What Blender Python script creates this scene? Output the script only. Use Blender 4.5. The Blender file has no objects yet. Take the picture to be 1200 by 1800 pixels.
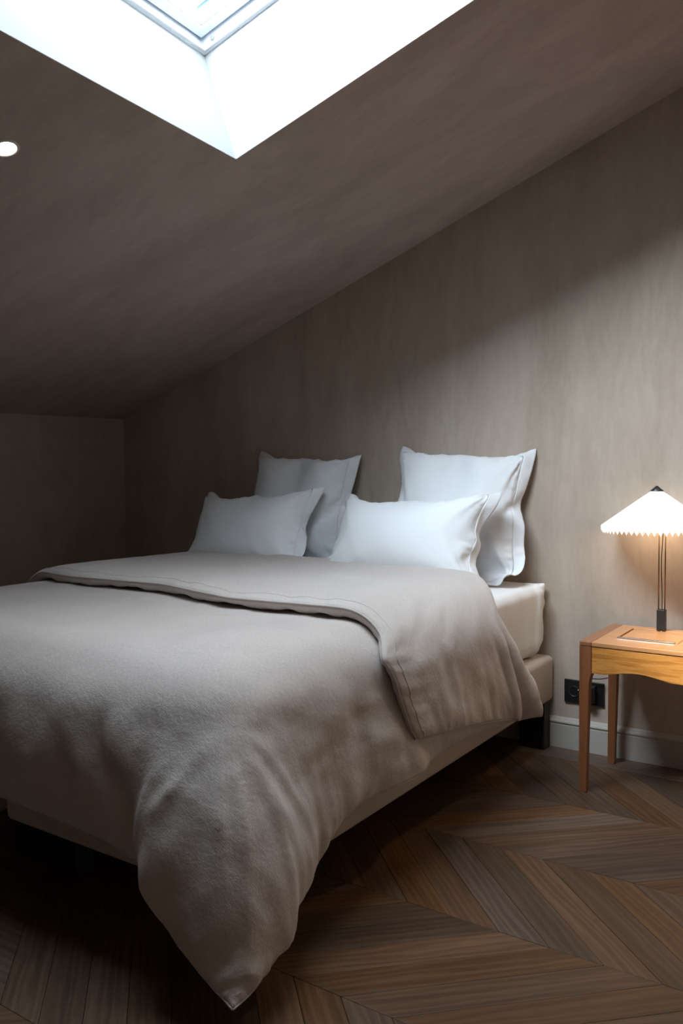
import bpy, bmesh, math, random
import numpy as np
from mathutils import Matrix, Vector

SC = bpy.context.scene
COL = SC.collection
PI = math.pi

# ------------------------------------------------------------------ camera
CAM_POS = (1.1989, -3.2760, 1.1356)
YAW, PITCH, ROLL, FPX = math.radians(-34.3175), math.radians(-3.0183), math.radians(-0.5313), 1484.05
fwd = Vector((math.sin(YAW) * math.cos(PITCH), math.cos(YAW) * math.cos(PITCH), math.sin(PITCH)))
rt0 = Vector((math.cos(YAW), -math.sin(YAW), 0)); up0 = rt0.cross(fwd)
rgt = rt0 * math.cos(ROLL) + up0 * math.sin(ROLL); upv = up0 * math.cos(ROLL) - rt0 * math.sin(ROLL)
cam = bpy.data.cameras.new('camera'); cam_o = bpy.data.objects.new('camera', cam); COL.objects.link(cam_o)
cam.sensor_fit = 'VERTICAL'; cam.sensor_height = 24; cam.lens = 24 * FPX / 1800; cam.clip_start = .05
cam_o.matrix_world = Matrix(((rgt.x, upv.x, -fwd.x, CAM_POS[0]), (rgt.y, upv.y, -fwd.y, CAM_POS[1]),
                             (rgt.z, upv.z, -fwd.z, CAM_POS[2]), (0, 0, 0, 1)))
SC.camera = cam_o

# ------------------------------------------------------------------ light
SC.view_settings.view_transform = 'Standard'; SC.view_settings.look = 'None'
SC.view_settings.gamma = 1; SC.view_settings.use_curve_mapping = False
SC.view_settings.exposure = -0.10
SKY = 14.0; GLOW = 54.0; SUN_W = 11.0
TO_SUN = Vector((-.417, -.521, .745)).normalized()               # hazy sun, low over the roof slope
w = bpy.data.worlds.new('sky'); SC.world = w; w.use_nodes = True
wt = w.node_tree; bg = wt.nodes['Background']
tc = wt.nodes.new('ShaderNodeTexCoord'); nz = wt.nodes.new('ShaderNodeVectorMath'); nz.operation = 'NORMALIZE'
dt = wt.nodes.new('ShaderNodeVectorMath'); dt.operation = 'DOT_PRODUCT'
GD = Vector((-.22, -.83, .52)).normalized(); dt.inputs[1].default_value = GD   # the haze is brightest around the sun's side of the sky
mx = wt.nodes.new('ShaderNodeMath'); mx.operation = 'MAXIMUM'; mx.inputs[1].default_value = 0
pw = wt.nodes.new('ShaderNodeMath'); pw.operation = 'POWER'; pw.inputs[1].default_value = 8.0
ma = wt.nodes.new('ShaderNodeMath'); ma.operation = 'MULTIPLY_ADD'; ma.inputs[1].default_value = GLOW; ma.inputs[2].default_value = SKY
L = wt.links.new
L(tc.outputs['Generated'], nz.inputs[0]); L(nz.outputs[0], dt.inputs[0]); L(dt.outputs['Value'], mx.inputs[0]); L(mx.outputs[0], pw.inputs[0])
L(pw.outputs[0], ma.inputs[0]); L(ma.outputs[0], bg.inputs[1]); bg.inputs[0].default_value = (.80, .90, 1.0, 1)
sun = bpy.data.lights.new('hazy_sun', 'SUN'); sun.energy = SUN_W; sun.angle = math.radians(7); sun.color = (1.0, .97, .92)
sun_o = bpy.data.objects.new('hazy_sun', sun); COL.objects.link(sun_o); sun_o.rotation_mode = 'QUATERNION'
sun_o.rotation_quaternion = TO_SUN.to_track_quat('Z', 'Y')
LAMP_W = 1.1
SPOT_W = 3.0
FILL_W = 45.0

# roof geometry: ceiling plane z = KZ + KM*x, unit normal, up-slope direction
KM = .36; KX = -2.5254; KZ = 1.4183 - KM * KX
NRM = Vector((-KM, 0, 1)).normalized(); UPS = Vector((1, 0, KM)).normalized()
HA = Vector((-.603, -1.209, 0)); HA.z = KZ + KM * HA.x           # skylight opening, corner nearest the bed wall
d1 = Vector((.06, -.87, .0216)).normalized(); d2 = Vector((1.086, .114, .391)).normalized()
SKW, SKL, SHAFT = 1.17, 1.34, .375
HB = HA + d1 * SKW; HD = HA + d2 * SKL; HC = HB + d2 * SKL
SKC = (HA + HC) / 2
# window portal: guides the sky's light in through the skylight
la = bpy.data.lights.new('skylight_portal', 'AREA'); la.shape = 'RECTANGLE'; la.size = SKL; la.size_y = SKW
lo = bpy.data.objects.new('skylight_portal', la); COL.objects.link(lo)
zz = NRM; xx_ = d2; yy = zz.cross(xx_).normalized(); pc = SKC + NRM * (SHAFT + .079)
lo.matrix_world = Matrix(((xx_.x, yy.x, zz.x, pc.x), (xx_.y, yy.y, zz.y, pc.y), (xx_.z, yy.z, zz.z, pc.z), (0, 0, 0, 1)))
la.cycles.is_portal = True

# ------------------------------------------------------------------ helpers
def tag(o, label=None, cat=None, group=None, kind=None):
    for k, v in (('label', label), ('category', cat), ('group', group), ('kind', kind)):
        if v: o[k] = v
    return o

def link(name, me, m, parent=None, smooth=False):
    o = bpy.data.objects.new(name, me); COL.objects.link(o)
    if m is not None and not me.materials: me.materials.append(m)
    if smooth: me.polygons.foreach_set('use_smooth', [True] * len(me.polygons))
    if parent is not None: o.parent = parent
    return o

def obj(name, bm, m, parent=None, smooth=False, origin=None):
    if origin is not None: bmesh.ops.translate(bm, verts=bm.verts, vec=-Vector(origin))
    me = bpy.data.meshes.new(name); bm.normal_update(); bm.to_mesh(me); bm.free()
    o = link(name, me, m, parent, smooth)
    if origin is not None: o.location = origin
    return o

def pyobj(name, V, F, m, parent=None, smooth=True, origin=None):
    V = np.asarray(V, float)
    if origin is not None: V = V - np.array(origin)
    me = bpy.data.meshes.new(name); me.from_pydata(V.tolist(), [], [list(map(int, f)) for f in F]); me.update()
    o = link(name, me, m, parent, smooth)
    if origin is not None: o.location = origin
    return o

def empty(name, loc):
    o = bpy.data.objects.new(name, None); COL.objects.link(o); o.location = loc; o.empty_display_size = .05; return o

def box(lo, hi, bev=0, seg=2, bm=None, off=(0, 0, 0)):
    b2 = bmesh.new(); bmesh.ops.create_cube(b2, size=1)
    for v in b2.verts:
        v.co = Vector([(lo[i] + hi[i]) / 2 + v.co[i] * (hi[i] - lo[i]) - off[i] for i in range(3)])
    if bev: bmesh.ops.bevel(b2, geom=b2.edges[:], offset=bev, segments=seg, profile=.5, affect='EDGES')
    if bm is None: return b2
    me = bpy.data.meshes.new('tmp'); b2.to_mesh(me); bm.from_mesh(me); bpy.data.meshes.remove(me); b2.free(); return bm

def tube(pts, r, n=8, cap=True):
    bm = bmesh.new(); P = [Vector(p) for p in pts]; rings = []
    ref = None
    for i, p in enumerate(P):
        t = (P[min(i + 1, len(P) - 1)] - P[max(i - 1, 0)]).normalized()
        if ref is None: ref = Vector((0, 0, 1)) if abs(t.z) < .9 else Vector((1, 0, 0))
        a = (ref - t * ref.dot(t)).normalized(); ref = a; b = t.cross(a)
        rr = r[i] if isinstance(r, (list, tuple)) else r
        rings.append([bm.verts.new(p + (a * math.cos(2 * PI * k / n) + b * math.sin(2 * PI * k / n)) * rr) for k in range(n)])
    for q, s in zip(rings[:-1], rings[1:]):
        for k in range(n): bm.faces.new((q[k], q[(k + 1) % n], s[(k + 1) % n], s[k]))
    if cap: bm.faces.new(rings[0][::-1]); bm.faces.new(rings[-1])
    return bm

def lathe(prof, n=32, bm=None):
    bm = bm or bmesh.new(); rings = []
    for r, z in prof:
        rings.append([bm.verts.new((r * math.cos(2 * PI * k / n), r * math.sin(2 * PI * k / n), z)) for k in range(n)] if r > 1e-6 else [bm.verts.new((0, 0, z))])
    for q, s in zip(rings[:-1], rings[1:]):
        for k in range(n):
            a, b = q[k % len(q)], q[(k + 1) % len(q)]; c, d = s[(k + 1) % len(s)], s[k % len(s)]
            f = [a, b, c, d]; g = []
            for v in f:
                if v not in g: g.append(v)
            if len(g) > 2: bm.faces.new(g)
    return bm

def prism(poly, axis, a0, a1, bev=0):
    """polygon in the plane normal to axis (0,1,2), extruded from a0 to a1"""
    bm = bmesh.new(); L = []
    for a in (a0, a1):
        row = []
        for u, v in poly:
            c = [u, v]; c.insert(axis, a); row.append(bm.verts.new(c))
        L.append(row)
    n = len(poly)
    bm.faces.new(L[0]); bm.faces.new(L[1][::-1])
    for k in range(n): bm.faces.new((L[0][k], L[0][(k + 1) % n], L[1][(k + 1) % n], L[1][k]))
    bmesh.ops.recalc_face_normals(bm, faces=bm.faces)
    if bev: bmesh.ops.bevel(bm, geom=bm.edges[:], offset=bev, segments=2, profile=.5, affect='EDGES')
    return bm

def loft(sections):
    """list of rings (equal length) of points -> closed solid"""
    bm = bmesh.new(); R = [[bm.verts.new(p) for p in s] for s in sections]; n = len(R[0])
    for q, s in zip(R[:-1], R[1:]):
        for k in range(n): bm.faces.new((q[k], q[(k + 1) % n], s[(k + 1) % n], s[k]))
    bm.faces.new(R[0][::-1]); bm.faces.new(R[-1]); bmesh.ops.recalc_face_normals(bm, faces=bm.faces); return bm

# ------------------------------------------------------------------ materials
class NT:
    def __init__(s, name):
        s.m = bpy.data.materials.new(name); s.m.use_nodes = True; s.t = s.m.node_tree; s.b = s.t.nodes['Principled BSDF']
    def n(s, typ, **kw):
        x = s.t.nodes.new(typ)
        for k, v in kw.items():
            if k.startswith('i_'): x.inputs[k[2:].replace('_', ' ')].default_value = v
            else: setattr(x, k, v)
        return x
    def l(s, a, b): s.t.links.new(a, b); return s
    def ramp(s, f, stops):
        r = s.t.nodes.new('ShaderNodeValToRGB'); e = r.color_ramp.elements
        while len(e) < len(stops): e.new(.5)
        for q, (p, c) in zip(e, stops): q.position = p; q.color = (*c, 1) if len(c) == 3 else c
        s.l(f, r.inputs[0]); return r.outputs[0]
    def mapped(s, src, scale=(1, 1, 1), rot=(0, 0, 0)):
        g = s.n('ShaderNodeMapping'); g.inputs['Scale'].default_value = scale; g.inputs['Rotation'].default_value = rot
        s.l(src, g.inputs['Vector']); return g.outputs[0]
    def noise(s, vec, scale, detail=4, rough=.55, dist=0):
        x = s.n('ShaderNodeTexNoise'); x.inputs['Scale'].default_value = scale; x.inputs['Detail'].default_value = detail
        x.inputs['Roughness'].default_value = rough; x.inputs['Distortion'].default_value = dist
        s.l(vec, x.inputs['Vector']); return x.outputs['Fac']
    def mix(s, f, a, b, typ='MIX'):
        x = s.n('ShaderNodeMix', data_type='RGBA', blend_type=typ)
        for k, v in ((0, f), (6, a), (7, b)):
            if hasattr(v, 'default_value') or hasattr(v, 'is_output'): s.l(v, x.inputs[k])
            elif k == 0: x.inputs[0].default_value = v
            else: x.inputs[k].default_value = (*v, 1)
        return x.outputs[2]
    def bump(s, h, strength, dist, prev=None):
        b = s.n('ShaderNodeBump'); b.inputs['Strength'].default_value = strength; b.inputs['Distance'].default_value = dist
        s.l(h, b.inputs['Height'])
        if prev is not None: s.l(prev, b.inputs['Normal'])
        return b.outputs[0]
    def done(s, color=None, rough=None, normal=None, **kw):
        B = s.b.inputs
        if color is not None:
            if isinstance(color, tuple): B['Base Color'].default_value = (*color, 1)
            else: s.l(color, B['Base Color'])
        if rough is not None:
            if isinstance(rough, (int, float)): B['Roughness'].default_value = rough
            else: s.l(rough, B['Roughness'])
        if normal is not None: s.l(normal, B['Normal'])
        for k, v in kw.items(): B[k.replace('_', ' ')].default_value = v
        return s.m

def plaster(name, c1, c2, c3, rot=(0, 0, 0), stretch=(1.0, 1.0, .35), relief=.25):
    t = NT(name); co = t.n('ShaderNodeTexCoord').outputs['Object']
    v = t.mapped(co, stretch, rot)
    a = t.noise(v, 2.2, 5, .6, .6); b = t.noise(v, 9, 4, .6, 1.2); c = t.noise(v, 34, 3, .6)
    col = t.ramp(a, [(.30, c1), (.52, c2), (.72, c3)])
    col = t.mix(.22, col, t.ramp(b, [(.35, c1), (.65, c3)]))
    col = t.mix(.10, col, t.ramp(c, [(.35, c1), (.65, c3)]))
    nb = t.bump(b, relief, .003); nb = t.bump(t.noise(co, 90, 4, .6), relief * .6, .001, nb)
    return t.done(col, .82, nb, Specular_IOR_Level=.25)

def cloth(name, color, weave=900, w_s=.25, crumple=60, c_s=.3, c_d=.002, sheen=.15, var=.06, src='Object'):
    t = NT(name); co = t.n('ShaderNodeTexCoord').outputs[src]
    big = t.noise(co, 6, 4, .6); slub = t.noise(t.mapped(co, (1, 6, 6), (0, 0, 0)), 100, 3, .6)
    slub2 = t.noise(t.mapped(co, (6, 1, 1), (0, 0, .06)), 105, 3, .6)
    dark = tuple(x * (1 - 2.2 * var) for x in color); lite = tuple(min(1, x * (1 + var)) for x in color)
    col = t.mix(.62, t.ramp(big, [(.3, dark), (.7, lite)]), t.ramp(slub, [(.38, dark), (.62, lite)]))
    col = t.mix(.45, col, t.ramp(slub2, [(.38, dark), (.62, lite)]))
    cr = t.noise(co, crumple, 5, .62, .25)
    n1 = t.bump(cr, c_s, c_d); n2 = t.bump(slub, w_s, .0006, n1); n3 = t.bump(t.noise(co, weave, 2, .5), w_s, .0004, n2)
    return t.done(col, .92, n3, Sheen_Weight=sheen, Specular_IOR_Level=.15)

def wood(name, c_dark, c_mid, c_light, axis=0, rough=.45, scale=1., rnd=0., ringy=.5, coat=0.):
    t = NT(name); co = t.n('ShaderNodeTexCoord').outputs['Object']
    oi = t.n('ShaderNodeObjectInfo')
    sh = t.n('ShaderNodeVectorMath', operation='MULTIPLY'); sh.inputs[1].default_value = (17, 31, 23); t.l(oi.outputs['Random'], sh.inputs[0])
    ad = t.n('ShaderNodeVectorMath', operation='ADD'); t.l(co, ad.inputs[0]); t.l(sh.outputs[0], ad.inputs[1])
    sc = [1, 1, 1]; sc[axis] = .09
    v = t.mapped(ad.outputs[0], tuple(x * scale for x in sc))
    wv = t.n('ShaderNodeTexWave', wave_type='BANDS', bands_direction='Y' if axis == 0 else ('X' if axis == 2 else 'X'))
    wv.inputs['Scale'].default_value = 14; wv.inputs['Distortion'].default_value = 9; wv.inputs['Detail'].default_value = 3; wv.inputs['Detail Scale'].default_value = 1.6
    t.l(v, wv.inputs['Vector'])
    fine = t.noise(t.mapped(ad.outputs[0], tuple((40 if x == 1 else 2.2) * scale for x in sc)), 9, 4, .65)
    broad = t.noise(v, 11, 4, .6, .8)
    col = t.ramp(broad, [(.25, c_dark), (.5, c_mid), (.75, c_light)])
    col = t.mix(ringy, col, t.ramp(wv.outputs['Fac'], [(.1, c_dark), (.6, c_mid), (.95, c_light)]))
    col = t.mix(.35, col, t.ramp(fine, [(.3, tuple(x * .6 for x in c_dark)), (.6, c_mid), (.8, c_light)]))
    if rnd:
        hv = t.n('ShaderNodeHueSaturation'); t.l(col, hv.inputs['Color'])
        mr = t.n('ShaderNodeMapRange'); mr.inputs['To Min'].default_value = 1 - rnd; mr.inputs['To Max'].default_value = 1 + rnd
        t.l(oi.outputs['Random'], mr.inputs['Value']); t.l(mr.outputs[0], hv.inputs['Value'])
        ms = t.n('ShaderNodeMath', operation='FRACT'); mm = t.n('ShaderNodeMath', operation='MULTIPLY'); mm.inputs[1].default_value = 7.31
        t.l(oi.outputs['Random'], mm.inputs[0]); t.l(mm.outputs[0], ms.inputs[0])
        m2 = t.n('ShaderNodeMapRange'); m2.inputs['To Min'].default_value = .75; m2.inputs['To Max'].default_value = 1.2
        t.l(ms.outputs[0], m2.inputs['Value']); t.l(m2.outputs[0], hv.inputs['Saturation']); col = hv.outputs[0]
    nb = t.bump(fine, .25, .0006); nb = t.bump(wv.outputs['Fac'], .08, .0006, nb)
    return t.done(col, rough, nb, Specular_IOR_Level=.4, Coat_Weight=coat)

def plain(name, color, rough=.5, metal=0., emit=None, es=0., spec=.5):
    t = NT(name); co = t.n('ShaderNodeTexCoord').outputs['Object']
    c = t.ramp(t.noise(co, 40, 3), [(.3, tuple(x * .95 for x in color)), (.7, tuple(min(1, x * 1.04) for x in color))])
    m = t.done(c, rough, None, Metallic=metal, Specular_IOR_Level=spec)
    if emit: t.b.inputs['Emission Color'].default_value = (*emit, 1); t.b.inputs['Emission Strength'].default_value = es
    return m

M_WALL = plaster('limewash_wall', (.362, .287, .227), (.450, .368, .299), (.545, .460, .382), stretch=(1.6, 1, .45))
M_CEIL = plaster('limewash_ceiling', (.355, .278, .243), (.435, .347, .305), (.525, .428, .378), rot=(0, 0, .5), stretch=(.5, 1.5, 1))
M_REVEAL = plaster('white_plaster', (.32, .325, .32), (.335, .34, .335), (.35, .355, .35), relief=.12)
M_BASE = plaster('painted_skirting', (.40, .36, .32), (.43, .39, .345), (.46, .42, .375), relief=.08)
M_FLOOR = wood('smoked_oak', (.040, .0195, .0095), (.098, .052, .0275), (.170, .098, .055), 0, .48, 1., .34, .35)
M_LINEN = cloth('washed_linen', (.61, .545, .505), 700, 1.0, 55, .6, .0032, .2, .10, 'UV')
M_PERCALE = cloth('white_percale', (.80, .81, .82), 1500, .05, 26, .16, .002, .1, .006)
M_SHEET = cloth('white_jersey_sheet', (.80, .79, .78), 1200, .05, 22, .22, .003, .1, .008)
M_UPH = cloth('beige_upholstery', (.50, .42, .35), 1100, .35, 120, .05, .001, .1, .03)
M_LEG = wood('black_stained_wood', (.006, .005, .004), (.012, .010, .008), (.02, .017, .014), 2, .5)
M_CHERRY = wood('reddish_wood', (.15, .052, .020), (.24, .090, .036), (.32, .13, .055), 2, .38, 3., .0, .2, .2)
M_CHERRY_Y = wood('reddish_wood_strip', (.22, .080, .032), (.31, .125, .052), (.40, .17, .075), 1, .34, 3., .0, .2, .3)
M_TOP = wood('honey_wood_top', (.48, .22, .085), (.58, .28, .115), (.66, .35, .155), 0, .30, 3., .0, .2, .3)
M_DRAWER = wood('golden_oak', (.36, .125, .022), (.58, .235, .046), (.72, .34, .085), 0, .40, 3., .0, .6, .15)
M_BLACK = plain('black_plastic', (.010, .010, .011), .38)
M_METAL_BLK = plain('black_lacquered_metal', (.018, .019, .020), .35, 0)
M_BRASS = plain('aged_brass_rod', (.20, .115, .050), .35, 1.)
M_CHROME = plain('dark_steel', (.42, .42, .44), .25, 1.)
M_WHITE = plain('white_lacquer', (.80, .83, .87), .35)
M_SEAL = plain('grey_rubber_seal', (.25, .28, .33), .6)
M_RING = plain('downlight_ring', (.55, .50, .46), .4)
M_LED = plain('downlight_lens', (1, 1, 1), .5, 0, (1.0, .93, .84), 14.)
M_PALE = plain('pale_aluminium', (.75, .80, .88), .3)
M_BLUE = plain('blue_edge', (.05, .14, .50), .4)
def shade_mat():
    t = NT('pleated_lamp_fabric'); co = t.n('ShaderNodeTexCoord').outputs['Object']
    c = t.ramp(t.noise(co, 120, 2), [(.3, (.86, .85, .83)), (.7, (.9, .89, .87))])
    t.done(c, .9, None, Specular_IOR_Level=.1)
    tr = t.n('ShaderNodeBsdfTranslucent'); t.l(c, tr.inputs[0]); mx = t.n('ShaderNodeMixShader'); mx.inputs[0].default_value = .30
    out = t.t.nodes['Material Output']; t.l(t.b.outputs[0], mx.inputs[1]); t.l(tr.outputs[0], mx.inputs[2]); t.l(mx.outputs[0], out.inputs[0])
    t.b.inputs['Emission Color'].default_value = (1, .97, .93, 1); t.b.inputs['Emission Strength'].default_value = .5
    return t.m
M_SHADE = shade_mat()
def glass_mat():
    t = NT('window_glass'); out = t.t.nodes['Material Output']
    tr = t.n('ShaderNodeBsdfTransparent'); tr.inputs[0].default_value = (.95, .97, .98, 1)
    gl = t.n('ShaderNodeBsdfGlossy'); gl.inputs['Roughness'].default_value = .02
    mx = t.n('ShaderNodeMixShader'); mx.inputs[0].default_value = .05; t.l(tr.outputs[0], mx.inputs[1]); t.l(gl.outputs[0], mx.inputs[2]); t.l(mx.outputs[0], out.inputs[0])
    return t.m
M_GLASS = glass_mat()

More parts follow.
